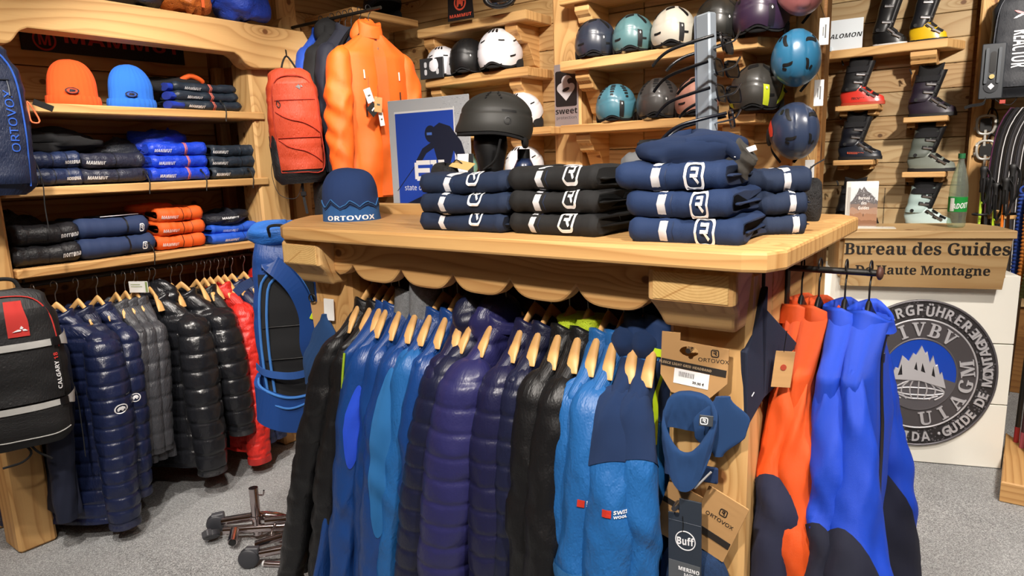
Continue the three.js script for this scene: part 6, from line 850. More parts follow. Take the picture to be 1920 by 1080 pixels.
{ const o = thing('brand_board', 'black tapered card with a red animal badge on the high shelf', 'sign', [-2.83, 2.491, -3.4], 0.05); part(o, 'board', extrude(shape([[-0.1, 0], [0.1, 0], [0.085, 0.22], [-0.09, 0.22]]), 0.004), plastic(0x141112, 0.5)); part(o, 'badge', merge([ring(0.036, 0.046, 0.001), new THREE.TorusGeometry(0.012, 0.004, 6, 16).translate(0.026, 0.02, 0.001), extrude(shape([[-0.026, -0.024], [-0.014, -0.024], [-0.008, -0.008], [0.006, -0.01], [0.01, -0.026], [0.02, -0.02], [0.024, 0.01], [0.0, 0.028], [-0.024, 0.016]]), 0.001)]).translate(0, 0.1, 0.005), plastic(0xc44a34, 0.5)); part(o, 'lettering', text('MAMMUT', 0.019, 'sans_bold', 0.001, { stretch: 1.4 }).translate(0, 0.026, 0.004), plastic(0xc44a34, 0.5)); }
// ------------------------------------------------------------------ sunglasses on their stand
{
  const o = thing('sunglasses_stand', 'silver upright stand holding five sunglasses behind the sweaters', 'stand', [-0.582, TT + 0.001, -1.6], -0.42); o.rotation.order = 'YXZ'; o.rotation.z = 0.05;
  part(o, 'base', cbox(0.14, 0.012, 0.12, 0.003).translate(0, 0.006, 0), plastic(0x9aa2aa, 0.4)); part(o, 'post', cbox(0.044, 0.5, 0.026, 0.004).translate(0, 0.262, 0), new THREE.MeshStandardMaterial({ color: 0xb4c0cc, metalness: 0.55, roughness: 0.35 })); part(o, 'edge_strip', box(0.006, 0.5, 0.028, -0.024, 0.262, 0), plastic(0x4a5260, 0.4));
  const heights = [0.43, 0.375, 0.318, 0.262, 0.205]; heights.forEach(y => part(o, 'arm', tube([[0.02, y, 0], [0.06, y + 0.002, 0], [0.085, y + 0.006, 0], [0.1, y + 0.022, 0]], 0.0022, 14, 6), steel));
  const g = (frame, lens, sh) => { const q = new THREE.Group(), fm = plastic(frame, 0.25), lm = gloss(lens, 0.08); for (const s of [-1, 1]) { const rr = () => extrude(rrect(0.05, 0.036, sh), 0.001, 0, 1, 5); const hole = rrect(0.058, 0.043, sh * 1.1); hole.holes.push(rrect(0.05, 0.036, sh)); part(q, 'rim', mv(extrude(hole, 0.004, 0, 1, 5), 0.047, -0.004, s * 0.035, 0, Q90 + s * 0.14, 0), fm); part(q, 'lens', mv(rr(), 0.0485, -0.004, s * 0.035, 0, Q90 + s * 0.14, 0), lm); part(q, 'temple', tube([[0.04, 0.01, s * 0.068], [-0.01, 0.01, s * 0.071], [-0.07, 0.008, s * 0.066], [-0.1, -0.002, s * 0.06], [-0.118, -0.014, s * 0.058]], 0.004, 22, 6), fm); } part(q, 'bridge', tube([[0.052, 0.004, -0.008], [0.054, 0.009, 0], [0.052, 0.004, 0.008]], 0.003, 8, 6), fm); return q; };
  heights.forEach((y, i) => { const q = g([0x1a1a1c, 0x0d0d0f, 0x141418, 0x10131c, 0x171513][i], [0x2a2a2c, 0x2b2118, 0x26201a, 0x141a26, 0x2a2019][i], [0.017, 0.014, 0.012, 0.011, 0.015][i]); q.rotation.order = 'YXZ'; put('sunglasses', q, ['thin black sunglasses, topmost on the silver stand', 'thick glossy black sunglasses, second from the top of the stand', 'black sunglasses in the middle of the silver stand', 'blue black sunglasses turned edge on, fourth on the stand', 'brown lensed sunglasses, lowest on the silver stand'][i], 'sunglasses', [-0.573 - (i - 2) * -0.003 - y * 0.05 - 0.002, TT + y + 0.004, -1.6], [0.12, -0.12, -0.12, 0.34, -0.16][i], 'sunglasses on the stand'); q.rotation.z = 0.2; q.scale.setScalar(0.95); });
}
// ------------------------------------------------------------------ on the reception desk
const desk = (u, y, w) => [DESK[0] + u * Math.cos(DTURN) + w * Math.sin(DTURN), y, DESK[2] - u * Math.sin(DTURN) + w * Math.cos(DTURN)], DY = 1.225;
{
  const o = thing('water_bottle', 'clear plastic water bottle with green cap and green label on the desk', 'bottle', desk(-0.27, DY, -0.1), 0.25); const prof = [[0.001, 0.006], [0.028, 0.0], [0.04, 0.012], [0.041, 0.03], [0.038, 0.045], [0.041, 0.06], [0.041, 0.165], [0.04, 0.2], [0.033, 0.25], [0.022, 0.295], [0.0135, 0.325], [0.013, 0.345]];
  part(o, 'bottle', new THREE.LatheGeometry(prof.map(p => new THREE.Vector2(...p)), 36), new THREE.MeshPhysicalMaterial({ color: 0xe2efe4, transmission: 0.9, roughness: 0.12, thickness: 0, ior: 1.4 })); 0 && part(o, 'water', new THREE.LatheGeometry([[0.001, 0.008], [0.036, 0.013], [0.0385, 0.03], [0.036, 0.045], [0.0385, 0.06], [0.0385, 0.1], [0.001, 0.1]].map(p => new THREE.Vector2(...p)), 32), new THREE.MeshPhysicalMaterial({ color: 0xe8f6ea, transmission: 1, roughness: 0.02, thickness: 0.05, ior: 1.33 }));
  part(o, 'cap', new THREE.CylinderGeometry(0.0155, 0.0155, 0.024, 24).translate(0, 0.355, 0), plastic(0x1c5c34, 0.5)); const lab = (a, b, y0, y1, r, m, n) => part(o, n, new THREE.CylinderGeometry(r, r, y1 - y0, 24, 1, true, a, b).translate(0, (y0 + y1) / 2, 0), m); lab(0, Math.PI * 2, 0.082, 0.155, 0.0416, plastic(0x1e8c3c, 0.4), 'label'); lab(-1.05, 0.5, 0.086, 0.15, 0.0419, paper(0xdfe6e0), 'label_code'); const L = text('BADOIT', 0.026, 'sans_bold', 0.0006, { stretch: 0.64, slant: 0.1 }), p = L.attributes.position; for (let i = 0; i < p.count; i++) { const a = p.getX(i) / 0.042 - 0.02, r = 0.0422 + p.getZ(i); p.setXYZ(i, r * Math.sin(a), 0.112 + p.getY(i) + p.getX(i) * 0.1, r * Math.cos(a)); } L.computeVertexNormals(); part(o, 'lettering', L, whiteInk);
  const t = canvasTex(380, 480, (c, W, H) => { const g = c.createLinearGradient(0, 0, 0, H); c.fillStyle = '#dde6ea'; c.fillRect(0, 0, W, H); const r = rng(4); const ridge = (y0, amp, col, s) => { c.fillStyle = col; c.beginPath(); c.moveTo(0, H); for (let x = 0; x <= W; x += 6) c.lineTo(x, y0 + amp * fbm(x / 60, s, 0, 4) * 2); c.lineTo(W, H); c.fill(); }; c.fillStyle = '#6d6a6c'; c.beginPath(); c.moveTo(30, 200); c.lineTo(90, 120); c.lineTo(120, 60); c.lineTo(150, 90); c.lineTo(180, 50); c.lineTo(230, 100); c.lineTo(290, 130); c.lineTo(350, 190); c.lineTo(380, 210); c.lineTo(380, 300); c.lineTo(0, 300); c.lineTo(0, 220); c.fill(); for (let i = 0; i < 240; i++) { const x = 60 + r() * 280, y = 80 + r() * 140; if (y > 60 + Math.abs(x - 160) * 0.6) { c.fillStyle = r() < 0.5 ? 'rgba(235,238,242,.7)' : 'rgba(60,55,58,.6)'; c.fillRect(x, y, 3 + r() * 16, 2 + r() * 5); } } ridge(230, 26, '#8d7a70', 1.3); ridge(285, 24, '#b08e78', 4.1); ridge(350, 20, '#a67c60', 7.7); ridge(420, 16, '#8a6248', 9.2); c.fillStyle = '#2a2320'; c.fillRect(186, 345, 8, 30); c.fillStyle = '#f4f2ee'; c.font = 'bold 46px sans-serif'; c.textAlign = 'center'; c.fillText('Bureau', 190, 190); c.fillText('des', 190, 245); c.fillText('Guides', 190, 298); });
  const b = thing('brochure', 'brochure with a mountain photograph in a clear stand on the desk', 'brochure', desk(-0.7, DY, -0.13), 0.22); part(b, 'booklet', box(0.15, 0.235, 0.008, 0, 0.122, -0.004), paper(0xe0ddd6)); part(b, 'cover', new THREE.PlaneGeometry(0.128, 0.228).translate(0.011, 0.122, 0.0008), new THREE.MeshStandardMaterial({ map: t, roughness: 0.5 })); part(b, 'side_text', merge([0, 1, 2].map(i => box(0.002, 0.16, 0.0005, -0.066 + i * 0.005, 0.13, 0.0004))), paper(0x8d8a84));
  const h = thing('brochure_stand', 'clear acrylic stand around the mountain brochure on the desk', 'stand', desk(-0.68, DY, -0.13), 0.22); const ac = new THREE.MeshPhysicalMaterial({ color: 0xffffff, transmission: 1, roughness: 0.05, thickness: 0, ior: 1.45 }); part(h, 'front_panel', box(0.17, 0.2, 0.002, 0, 0.105, 0.008, 0.0005), ac); part(h, 'foot', box(0.2, 0.004, 0.09, 0.04, 0.002, 0.03, 0.001), plastic(0xe6e4dc, 0.2)); part(h, 'side_panel', box(0.002, 0.2, 0.05, 0.086, 0.105, -0.01, 0.0005), ac);
  const d = thing('business_card', 'small dark card with a round mark beside the mountain brochure', 'card', desk(-0.785, DY, -0.06), 0.3); part(d, 'card', box(0.05, 0.045, 0.003, 0, 0.023, 0), plastic(0x2b2c2e, 0.5)); part(d, 'mark', merge([ring(0.008, 0.0105)]).translate(0.004, 0.018, 0.002), paper(0xc9c9c9));
}
// ------------------------------------------------------------------ goods on the table posts
{
  const zP = -1.455, kraft = new THREE.MeshStandardMaterial({ color: 0xb88e5c, roughness: 0.85, bumpMap: fine, bumpScale: 0.0004 }), ink = paper(0x241d18), blue = cloth(0x1b4478, 0.9);
  const card = s => extrude(s, 0.003, 0.0004, 1, 8);
  { const o = thing('packaged_headband', 'blue ribbed headband on a kraft cardboard card with a white price label', 'headband', [-0.553, 1.148, zP + 0.018], 0.12); const s = shape([[-0.073, 0.078], [-0.03, 0.078], [-0.03, 0.06], [0.078, 0.05], [0.076, -0.03], [0.034, -0.073], [-0.05, -0.066], [-0.076, -0.025]]); const hl = new THREE.Path(); hl.absellipse(-0.01, 0.036, 0.022, 0.013, 0, Math.PI * 2, true); s.holes.push(hl); part(o, 'card', card(s), kraft); part(o, 'strip', mv(box(0.148, 0.017, 0.001), 0, 0.0, 0.0038, 0, 0, -0.09), ink); part(o, 'strip_lettering', mv(text('FLEECE LIGHT GRID HEADBAND', 0.0058, 'sans_bold', 0.0006), -0.018, 0.002, 0.0045, 0, 0, -0.09), paper(0xb09878)); part(o, 'price_label', mv(box(0.08, 0.036, 0.0008), -0.004, -0.027, 0.0042, 0, 0, -0.09), paper(0xeeeeee)); const bars = []; const r = rng(8); for (let i = 0; i < 13; i++) bars.push(box(0.0006 + r() * 0.001, 0.012, 0.0004, -0.02 + i * 0.0028, 0, 0, 0.0001)); part(o, 'bar_code', mv(merge(bars), -0.012, -0.02, 0.0049, 0, 0, -0.09), ink); part(o, 'price_lettering', mv(text('39,90 €', 0.0058, 'sans_bold', 0.0004), 0.012, -0.037, 0.0048, 0, 0, -0.09), ink); part(o, 'logo', mv(squareMark(0.018), 0.048, 0.038, 0.0035), ink); part(o, 'brand_lettering', mv(text('ORTOVOX', 0.0085, 'sans_regular', 0.0005, { stretch: 1.3 }), 0.045, 0.021, 0.0035), ink); part(o, 'nail', mv(new THREE.CylinderGeometry(0.006, 0.007, 0.03, 14).rotateX(Math.PI / 2), -0.008, 0.042, 0.005), steel);
    const bandSk = skin(64, 16, (u, v) => { const a = 2 * Math.PI * u, q = v < 0.5 ? v * 2 : (1 - v) * 2, th = v < 0.5 ? 0.003 : -0.003, fr = 0.5 + 0.5 * Math.cos(a), wd = lerp(0.05, 0.095, Math.abs(Math.cos(a))); return [-0.002 + (0.064 + th) * Math.sin(a) * lerp(1, 0.82, fr), -0.105 - 0.125 * fr * fr + (0.5 - q) * -wd, 0.03 + (0.028 + th) * Math.cos(a)]; }, { capA: false, capB: false, disp: (u, v) => 0.0009 * Math.sin(v * 120) * Math.sin(u * 300) + 0.005 * noise(u * 6, v * 3, 6) }); part(o, 'headband', bandSk.geo, blue, 'blue ribbed loop'); part(o, 'side_flap', mv(skin(26, 20, (u, v) => { const a = -2 * Math.PI * u; const wv = curve([[0, 0.01], [0.35, 0.056], [0.6, 0.062], [1, 0.016]])(v); return [wv * Math.cos(a) + 0.02 * v, -0.07 + 0.14 * v - 0.06, 0.006 * Math.sin(a)]; }, { disp: (u, v) => 0.0012 * Math.sin(u * 6.283 * 12) }).geo, 0.05, -0.07, 0.012, 0, 0.2, 0.1), blue); part(o, 'under_flap', mv(box(0.125, 0.04, 0.008, 0, 0, 0, 0.003), 0.0, -0.25, 0.008), cloth(0x122c54, 0.9)); part(o, 'label_tab', mv(box(0.03, 0.026, 0.003), 0.042, -0.105, 0.048, 0, 0.25, -0.05), plastic(0x3e4349, 0.7)); part(o, 'tab_logo', mv(squareMark(0.017, 0.001), 0.038, -0.105, 0.05, 0, 0.25, -0.05), whiteInk); part(o, 'pin', rod([0.02, -0.27, 0.05], [0.055, -0.225, 0.045], 0.0025), plastic(0xa0a0a0)); }
  { const o = thing('packaged_hat', 'two kraft brand cards behind the dark tag low on the right post', 'card', [-0.53, 0.78, zP + 0.006]); part(o, 'card', mv(card(rrect(0.09, 0.15, 0.004)), -0.06, -0.01, 0, 0, 0, -0.3), kraft); part(o, 'card', mv(card(rrect(0.1, 0.16, 0.004)), 0.036, -0.005, 0.004, 0, 0, -0.36), kraft); part(o, 'strip', mv(box(0.1, 0.018, 0.001), 0.022, -0.035, 0.0085, 0, 0, -0.36), ink); part(o, 'strip', mv(box(0.086, 0.015, 0.001), -0.055, 0.01, 0.0045, 0, 0, -0.3), ink); part(o, 'logo', mv(squareMark(0.019), 0.053, 0.028, 0.0075, 0, 0, -0.3), ink); part(o, 'brand_lettering', mv(text('ORTOVOX', 0.009, 'sans_regular', 0.0006, { stretch: 1.25 }), 0.044, 0.008, 0.0078, 0, 0, -0.36), ink); }
  { const o = thing('hat_tag', 'dark slate swing tag with a white round logo on the right post', 'tag', [-0.553, 0.735, zP + 0.055], 0.06); const slate = plastic(0x2c343f, 0.55); o.scale.setScalar(1.08); part(o, 'tag', card(shape([[-0.036, 0.06], [-0.012, 0.062], [-0.012, 0.097], [0.036, 0.098], [0.039, -0.1], [-0.034, -0.1]])), slate); part(o, 'fold_line', box(0.072, 0.0012, 0.0006, 0.001, 0.044, 0.0036), plastic(0x4a525e)); part(o, 'logo_ring', ring(0.0205, 0.0225, 0.0008, 36).translate(0.003, 0.002, 0.0034), whiteInk); part(o, 'lettering', text('Buff', 0.017, 'sans_bold', 0.0008, { stretch: 0.8, slant: 0.08 }).rotateZ(0.12).translate(0.003, 0.001, 0.0034), whiteInk); part(o, 'lower_panel', box(0.07, 0.046, 0.0006, 0.0015, -0.074, 0.0036, 0.0001), plastic(0x565a5e, 0.6)); part(o, 'lettering', merge([text('MERINO', 0.0085, 'sans_bold', 0.0006).translate(0.012, -0.066, 0), text('MOVE', 0.0085, 'sans_regular', 0.0006).translate(0.017, -0.079, 0), box(0.036, 0.0014, 0.0006, 0.014, -0.088, 0, 0.0001), box(0.026, 0.0014, 0.0006, 0.018, -0.092, 0, 0.0001)]).translate(0, 0, 0.0042), whiteInk); part(o, 'nail', mv(new THREE.CylinderGeometry(0.006, 0.007, 0.03, 14).rotateX(Math.PI / 2), -0.018, 0.078, 0.004), steel); part(o, 'thread', tube([[-0.004, 0.058, 0.004], [-0.002, 0.035, 0.005], [-0.004, 0.02, 0.004]], 0.0008, 8, 4), iron); }
  { const b = makeBeanie(0.088, 0.04, 0.2, new THREE.MeshPhysicalMaterial({ color: 0x1d3f6c, roughness: 0.9, map: heathM, bumpMap: weaveM, bumpScale: 0.001 }), { ribs: 60, cuffH: 0.16, rib: 0.0008, seed: 9 }); delete b.userData.sk; part(b, 'tone_band', mv(new THREE.TorusGeometry(0.08, 0.003, 6, 40).rotateX(Math.PI / 2).scale(1.07, 1, 0.5), 0, 0.08, 0), cloth(0x142c50)); put('knitted_hat', b, 'heathered blue hat hanging under the dark slate tag', 'hat', [-0.545, 0.5, zP + 0.006], 0.05); }
  { const o = thing('packaged_headband', 'dark blue grid headband with kraft and white tags on the left post', 'headband', [-1.885, 1.0, zP + 0.012], 0.25); part(o, 'headband', skin(36, 24, (u, v) => { const a = -2 * Math.PI * u, wv = curve([[0, 0.07], [0.35, 0.085], [0.7, 0.05], [1, 0.008]])(v); return [wv * Math.cos(a) + 0.02 * v - 0.02 * (1 - v), -0.13 + 0.26 * v, 0.016 * Math.sin(a)]; }, { disp: (u, v) => 0.0011 * Math.sin(u * 6.283 * 20) * Math.sin(v * 120) }).geo, cloth(0x1c4476, 0.9)); part(o, 'card', mv(card(rrect(0.07, 0.12, 0.004)), 0.0, 0.11, -0.006, 0, 0, 0.08), kraft); part(o, 'price_label', mv(card(rrect(0.04, 0.075, 0.002)), 0.038, 0.145, -0.002, 0, 0, -0.05), paper(0xe8e6e2)); part(o, 'mark', mv(ring(0.004, 0.006, 0.001), 0.02, -0.01, 0.017), whiteInk); part(o, 'nail', mv(new THREE.TorusGeometry(0.013, 0.003, 6, 18), -0.02, 0.185, 0.01), iron); }
  { // dark cloth on the table side
    const o = thing('neck_warmer', 'dark navy neck warmer hanging by its tip on the table side', 'neck warmer', [-0.418, 1.31, -1.56], Q90 - 0.35); part(o, 'cloth', extrude(shape([[0.03, 0.02], [0.045, -0.02], [-0.1, -0.14], [-0.085, -0.19], [0.03, -0.24], [0.09, -0.3], [0.1, -0.12]]).clone(), 0.01, 0.004, 2).rotateY(Math.PI).translate(0, 0, 0.006), cloth(0x151d33, 0.85)); part(o, 'hook', tube([[-0.035, 0.02, 0], [-0.035, 0.05, 0.0], [-0.035, 0.09, 0.002], [-0.035, 0.1, -0.018]], 0.004, 14, 6), iron); part(o, 'logo', mv(box(0.012, 0.003, 0.001), -0.075, -0.22, 0.012, 0, 0, 0.8), whiteInk);
    const t = thing('hang_tag', 'kraft hang tag with a small red mark beside the dark neck warmer', 'tag', [-0.385, 1.14, -1.545], Q90 - 0.9); part(t, 'card', box(0.045, 0.085, 0.0015).rotateZ(-0.1), kraft); part(t, 'mark', new THREE.CylinderGeometry(0.007, 0.007, 0.001, 14).rotateX(Math.PI / 2).translate(0, 0.005, 0.0015), paper(0xa03a22)); part(t, 'string', rod([0.0, 0.04, 0], [0.005, 0.09, 0], 0.001), iron); }
}
// ------------------------------------------------------------------ chrome rack base on the floor
{
  const tubeM = metal(0xc8bcbc, 0.14), gr = plastic(0x34353a, 0.45);
  const legs = thing('folding_rack', 'chrome folding rack base with grey castors lying on the carpet', 'rack', [-2.6, 0, -1.5]); const L = (n, g, m) => part(legs, n, g.translate(2.6, 0, 1.5), m);
  L('upright', rod([-2.585, 0.03, -1.545], [-2.585, 0.25, -1.545], 0.02, 18), tubeM); L('upright_sleeve', rod([-2.585, 0.11, -1.545], [-2.585, 0.12, -1.545], 0.024, 18), tubeM); L('lock_pin', tube([[-2.568, 0.22, -1.55], [-2.54, 0.222, -1.56], [-2.532, 0.245, -1.562]], 0.004, 10, 6), tubeM);
  L('leg', tube([[-2.74, 0.075, -1.475], [-2.66, 0.09, -1.53], [-2.58, 0.1, -1.585], [-2.5, 0.085, -1.63], [-2.46, 0.06, -1.62]], 0.02, 40, 12), tubeM); L('leg', rod([-2.7, 0.055, -1.455], [-2.4, 0.075, -1.66], 0.018, 14), tubeM); L('leg', rod([-2.55, 0.09, -1.57], [-2.28, 0.13, -1.74], 0.02, 14), tubeM); L('leg', rod([-2.49, 0.045, -1.475], [-2.22, 0.14, -1.68], 0.017, 14), tubeM); L('leg', rod([-2.4, 0.055, -1.435], [-2.18, 0.1, -1.6], 0.018, 14), tubeM); L('stub', rod([-2.65, 0.06, -1.475], [-2.6, 0.04, -1.43], 0.02, 16), tubeM); L('stub_bore', rod([-2.6, 0.04, -1.43], [-2.597, 0.0388, -1.4275], 0.016, 16), plastic(0x0a0808)); L('cross_wire', tube([[-2.5, 0.09, -1.58], [-2.49, 0.05, -1.55], [-2.43, 0.03, -1.56], [-2.38, 0.06, -1.6]], 0.005, 20, 6), tubeM); L('cross_wire', tube([[-2.44, 0.1, -1.6], [-2.4, 0.07, -1.57], [-2.34, 0.05, -1.6]], 0.006, 16, 6), tubeM);
  const castor = (x, y, z, r, rx, ry) => { const c = part(legs, 'castor', mv(new THREE.CylinderGeometry(r, r, 0.022, 28).rotateX(Math.PI / 2), 0, 0, 0), gr); const m2 = part(c, 'wheel_cover', mv(new THREE.SphereGeometry(r * 0.98, 24, 10, 0, Math.PI * 2, 0, Math.PI / 2).rotateX(Math.PI / 2).scale(1, 1, 0.28), 0, 0, 0.012), gr); part(c, 'fork', mv(box(r * 1.3, r * 0.7, 0.03, 0, 0, 0, 0.004), r * 0.3, r * 0.75, -0.002), plastic(0x46474c, 0.5)); c.position.set(x + 2.6, y, z + 1.5); c.rotation.set(rx, ry, 0); };
  castor(-2.77, 0.065, -1.46, 0.042, 0.1, 0.9); castor(-2.74, 0.042, -1.415, 0.036, 1.25, 0.6); castor(-2.43, 0.042, -1.4, 0.042, -0.1, 0.75);
  const p = thing('chrome_tube', 'loose chrome tube on the carpet in front of the rack base', 'tube', [-2.32, 0.013, -1.47], 0.5); part(p, 'tube', rod([-0.07, 0, 0], [0.1, 0, 0], 0.012, 16), tubeM); part(p, 'end_cap', rod([-0.075, 0, 0], [-0.068, 0, 0], 0.013, 16), plastic(0xd8d8d8, 0.4));
}
// ------------------------------------------------------------------ skis, poles and gear on the right
{
  const put1 = (n, l, c, p, t = 0, g) => thing(n, l, c, p, t, g);
  { const o = new THREE.Group(), sk = packBody(0.3, 0.62, 0.18, 55, 0.004); part(o, 'body', sk.geo, nylon(0x17191e, 0.6, 0.002)); part(o, 'front_pocket', patch(sk, 0.63, 0.87, 0.1, 0.9, 0.006, 16, 24), nylon(0x1c1f26, 0.6, 0.002)); part(o, 'seam', seamLine(sk, [[0.62, 0.08], [0.61, 0.5], [0.63, 0.85], [0.69, 0.93]], 0.004, 0.005), plastic(0x2e323a)); part(o, 'lettering', wrap(text('REACTOR', 0.036, 'sans_bold', 0.001, { rot: -Math.PI / 2, stretch: 0.95 }), sk, 0.75, 0.43, 1.2, 1 / 0.62, 0.009), whiteInk, 'white lettering running down'); const x1 = [[-0.024, -0.022], [-0.014, -0.022], [0.024, 0.022], [0.014, 0.022]]; part(o, 'mark', wrap(extrude(shape(x1), 0.001), sk, 0.75, 0.74, 1.2, 1 / 0.62, 0.009), whiteInk); part(o, 'mark', wrap(extrude(shape(x1.map(([a, b]) => [-a, b])), 0.001), sk, 0.75, 0.74, 1.2, 1 / 0.62, 0.0095), plastic(0xc8383a)); part(o, 'strap', band([[-0.12, 0.1, 0.02], [-0.1, 0.0, 0.03], [-0.02, -0.04, 0.03], [0.02, 0.02, 0.04]], 0.024, 0.003, [0, 0, 1], 16), webbing); part(o, 'buckle', buckleGeo.clone().translate(-0.06, -0.02, 0.04), plastic(0xb04034)); part(o, 'hang_loop', tube([[-0.04, 0.6, 0], [0, 0.68, 0], [0.04, 0.6, 0]], 0.006, 14, 6), webbing); put('backpack', o, 'black backpack with white lettering running down at the upper right edge', 'backpack', [-0.035, 1.9, -5.12], 0.12); }
  { const o = put1('gear_holder', 'dark grey plastic holder with rails and a white diamond on the right post', 'holder', [-0.15, 2.05, -4.97], 0.05); part(o, 'board', box(0.115, 0.31, 0.02, 0, 0, 0, 0.004), plastic(0x2d3136, 0.5)); for (const s of [-1, 1]) part(o, 'rail', extrude(rrect(0.016, 0.2, 0.007), 0.012, 0.001).translate(s * 0.03, 0.03, 0.01), plastic(0x454a50, 0.45)); part(o, 'slot', extrude(rrect(0.03, 0.12, 0.014), 0.003).translate(0, 0.05, 0.01), plastic(0x0b0c0d)); part(o, 'plug', mv(new THREE.CylinderGeometry(0.013, 0.013, 0.01, 18).rotateX(Math.PI / 2), 0, -0.03, 0.014), plastic(0xb8a468)); part(o, 'disc', mv(new THREE.CylinderGeometry(0.036, 0.036, 0.006, 28).rotateX(Math.PI / 2), 0, -0.085, 0.012), plastic(0x22252a, 0.4)); part(o, 'diamond', extrude(shape([[0, 0.018], [0.016, 0], [0, -0.018], [-0.016, 0]]), 0.002).translate(0, -0.085, 0.015), whiteInk); part(o, 'strap', band([[-0.02, -0.15, 0.01], [-0.03, -0.18, 0.03], [-0.09, -0.19, 0.03], [-0.12, -0.2, 0.03]], 0.018, 0.003, [0, 1, 0.4], 14), webbing); }
  for (const [x, y, l] of [[-0.165, 1.755, 'upper steel crampon hanging on the right post'], [-0.155, 1.6, 'lower steel crampon hanging on the right post']]) { const o = put1('crampon', l, 'crampon', [x, y, -5.262], 0, 'crampons'); const s = new THREE.MeshStandardMaterial({ color: 0xc6c3ba, metalness: 0.4, roughness: 0.35 }); part(o, 'frame', tube([[-0.035, 0.05, 0], [0.035, 0.05, 0], [0.048, 0.0, 0.005], [0.03, -0.05, 0], [-0.03, -0.05, 0], [-0.048, 0, 0.005]], 0.009, 40, 6, true), s); part(o, 'anti_snow_plate', extrude(rrect(0.062, 0.08, 0.014), 0.006).translate(0, 0, -0.004), plastic(0x151515, 0.5)); part(o, 'link_bar', box(0.014, 0.1, 0.004, 0, -0.08, 0.003), s); for (const [a, b] of [[-0.045, 0.045], [0.045, 0.045], [-0.05, -0.02], [0.05, -0.02]]) part(o, 'point', mv(new THREE.ConeGeometry(0.006, 0.026, 6), a * 1.15, b - 0.006, 0.008, 0, 0, b > 0 ? 0 : Math.PI), s); part(o, 'strap', tube([[0.0, 0.05, 0.0], [0.02, 0.1, 0.01], [0.045, 0.08, 0.012], [0.06, 0.0, 0.01], [0.05, -0.06, 0.01]], 0.004, 24, 6), webbing); }
  // skis standing behind the desk
  const skiC = [[0x5a2c4c, 0x1a1a1c], [0x1c1c20, 0x2a2a2e], [0xd0d0d0, 0x1a1a1c], [0x161618, 0x3c3c40], [0xb8b8ba, 0x202024], [0x1a1a1c, 0x44444a], [0xc8c8c8, 0x18181a], [0x2a2a2e, 0x1a1a1a], [0x9a9a9c, 0x141416]];
  skiC.forEach(([e, m], i) => { const o = put1('ski', `${['plum edged', 'plain black', 'white edged', 'dark grey', 'silver edged', 'charcoal', 'pale edged', 'black and grey', 'grey edged'][i]} ski standing in the rack, number ${i + 1} from its left`, 'ski', [-0.115 + i * 0.024, 0.0, -4.86 - i * 0.02], 1.25, null); const pts = [[0, 0.1, 0], [0, 0.8, 0.012], [0, 1.4, 0.004], [0, 1.66, 0.02], [0, 1.76, 0.045 + i * 0.002], [0, 1.83, 0.085 + i * 0.002]]; part(o, 'ski', band(pts, 0.045, 0.012, [1, 0, 0], 30), gloss(m, 0.35)); part(o, 'edge', band(pts.map(([x, y, z]) => [x, y + 0.001, z]), 0.05, 0.004, [1, 0, 0], 30), plastic(e, 0.3)); });
  { const o = put1('rack_bar', 'pale wooden bar in front of the skis', 'rack', [0.26, 1.235, -4.72]); part(o, 'bar', cbox(0.72, 0.035, 0.04, 0.004, 0, 4), WOOD[0]); part(o, 'end_block', cbox(0.05, 0.07, 0.1, 0.004, 0, 5).translate(-0.32, -0.01, -0.05), WOOD[1]); }
  const poleSpec = [[-0.135, -4.62, 1.49, 0xa8c83a, 'lime shafted ski pole behind the bottle'], [-0.105, -4.62, 1.43, 0x2a2a2c, 'black ski pole right of the lime one'], [-0.07, -4.6, 1.4, 0xb8d830, 'bright yellow green ski pole in front of the skis'], [-0.03, -4.55, 1.43, 0xe87a28, 'orange shafted ski pole beside the blue rope'], [-0.005, -4.57, 1.5, 0x8a5a3a, 'bronze ski pole tallest in the group']];
  poleSpec.forEach(([x, z, h, c, l], i) => { const o = put1('ski_pole', l, 'ski pole', [x, 0.02, z]); part(o, 'shaft', rod([0, 0, 0], [0, h - 0.02, 0], 0.0075, 12), gloss(c, 0.3)); part(o, 'grip', new THREE.LatheGeometry([[0.001, 0], [0.014, 0.002], [0.013, 0.03], [0.016, 0.06], [0.013, 0.09], [0.018, 0.12], [0.02, 0.135], [0.012, 0.145], [0.001, 0.146]].map(p => new THREE.Vector2(...p)), 16).translate(0, h - 0.14, 0), plastic(0x121213, 0.6)); part(o, 'strap', band([[0.005, h, 0], [0.03, h - 0.04, 0.02], [0.026, h - 0.16, 0.026], [0.01, h - 0.2, 0.02], [0.0, h - 0.06, 0.018]], 0.018, 0.002, [0.6, 0, 0.8], 20), webbing); part(o, 'basket', mv(new THREE.TorusGeometry(0.034, 0.006, 8, 22).rotateX(Math.PI / 2), 0, h - 0.26 - (i % 2) * 0.05, 0), plastic(0x17181a, 0.5)); });
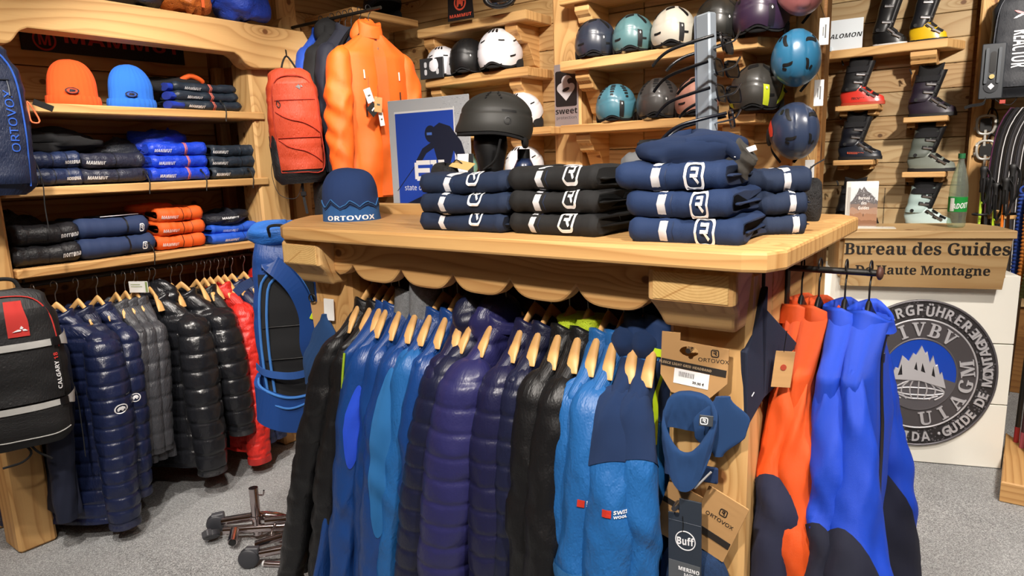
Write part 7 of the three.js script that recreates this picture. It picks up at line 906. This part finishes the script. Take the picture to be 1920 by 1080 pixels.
  for (const [x, z, c, l, y0, y1] of [[0.045, -4.45, 0x1c3c8c, 'blue ribbed rope hanging at the right edge', 0.85, 1.38], [0.075, -4.4, 0xc87a2c, 'orange ribbed rope hanging right of the blue one', 0.84, 1.36], [0.1, -4.36, 0x6a6a3a, 'olive patterned rope at the right frame edge', 0.84, 1.36]]) { const o = put1('rope', l, 'rope', [x, 0, z]); part(o, 'rope', skin(14, 120, (u, v) => { const a = -2 * Math.PI * u, r = 0.017 + 0.003 * Math.sin(v * 170); return [0.006 * Math.sin(v * 5) + r * Math.cos(a) + 0.02 * (v - 0.5), lerp(y0, y1, v), r * Math.sin(a)]; }).geo, cloth(c, 0.85)); part(o, 'loop', mv(new THREE.TorusGeometry(0.02, 0.006, 8, 20), 0.01, y1 + 0.012, 0), cloth(c, 0.85)); part(o, 'hook', tube([[0.01, y1 + 0.03, 0], [0.01, y1 + 0.06, 0], [0.01, y1 + 0.07, -0.3], [0.01, y1 + 0.07, -1.0]], 0.004, 20, 6), iron); }
  { const o = put1('pole_rack', 'heavy pale wooden beam on the carpet at the right edge', 'rack', [0.33, 0.05, -4.06], 0); part(o, 'beam', grain(extrude(shape([[-0.25, 0.28], [-0.2, 0.2], [0.3, 0.1], [0.3, -0.4], [-0.26, -0.4]]).clone(), 0.09, 0.006, 1).rotateX(-Math.PI / 2).translate(0, -0.045, 0), 2, 8), WOOD[2]); }
  [['black pole with a red tip', 0x131314, 0xa83034], ['dark plum pole with a pink tip', 0x40202a, 0xb85a68], ['plain black pole', 0x0f0f10, 0x1a1a1a], ['grey pole with a white tip', 0x6a6c70, 0xe0e0e0], ['glossy black pole with a white tip', 0x151516, 0xe4e4e4]].forEach(([l, c, t], i) => { const o = put1('trekking_pole', `${l} standing on the wooden beam at the right edge`, 'pole', [0.125 + i * 0.024, 0.095, -4.22 + i * 0.07]); part(o, 'shaft', rod([0, 0.05, 0], [0.012, 0.95, -0.01], 0.012, 12), gloss(c, 0.35)); part(o, 'tip', rod([0, 0, 0], [0, 0.09, 0], 0.0125, 12), plastic(t, 0.5)); part(o, 'grip', rod([0.012, 0.72, -0.01], [0.014, 0.97, -0.012], 0.018, 12), plastic(i < 2 ? 0x9a3848 : 0x17171a, 0.6)); });
  { const o = put1('info_card', 'pale blue printed card behind the ski tips at the right edge', 'card', [0.03, 1.77, -5.37]); part(o, 'card', box(0.12, 0.1, 0.003), paper(0xb8cce0)); part(o, 'print', merge([0, 1, 2].map(i => box(0.08, 0.006, 0.001, 0, 0.025 - i * 0.022, 0.002))), paper(0x6a88b0)); }
}
scene.traverse(o => { if (o.isMesh) o.castShadow = o.receiveShadow = true; });
renderer.render(scene, camera);
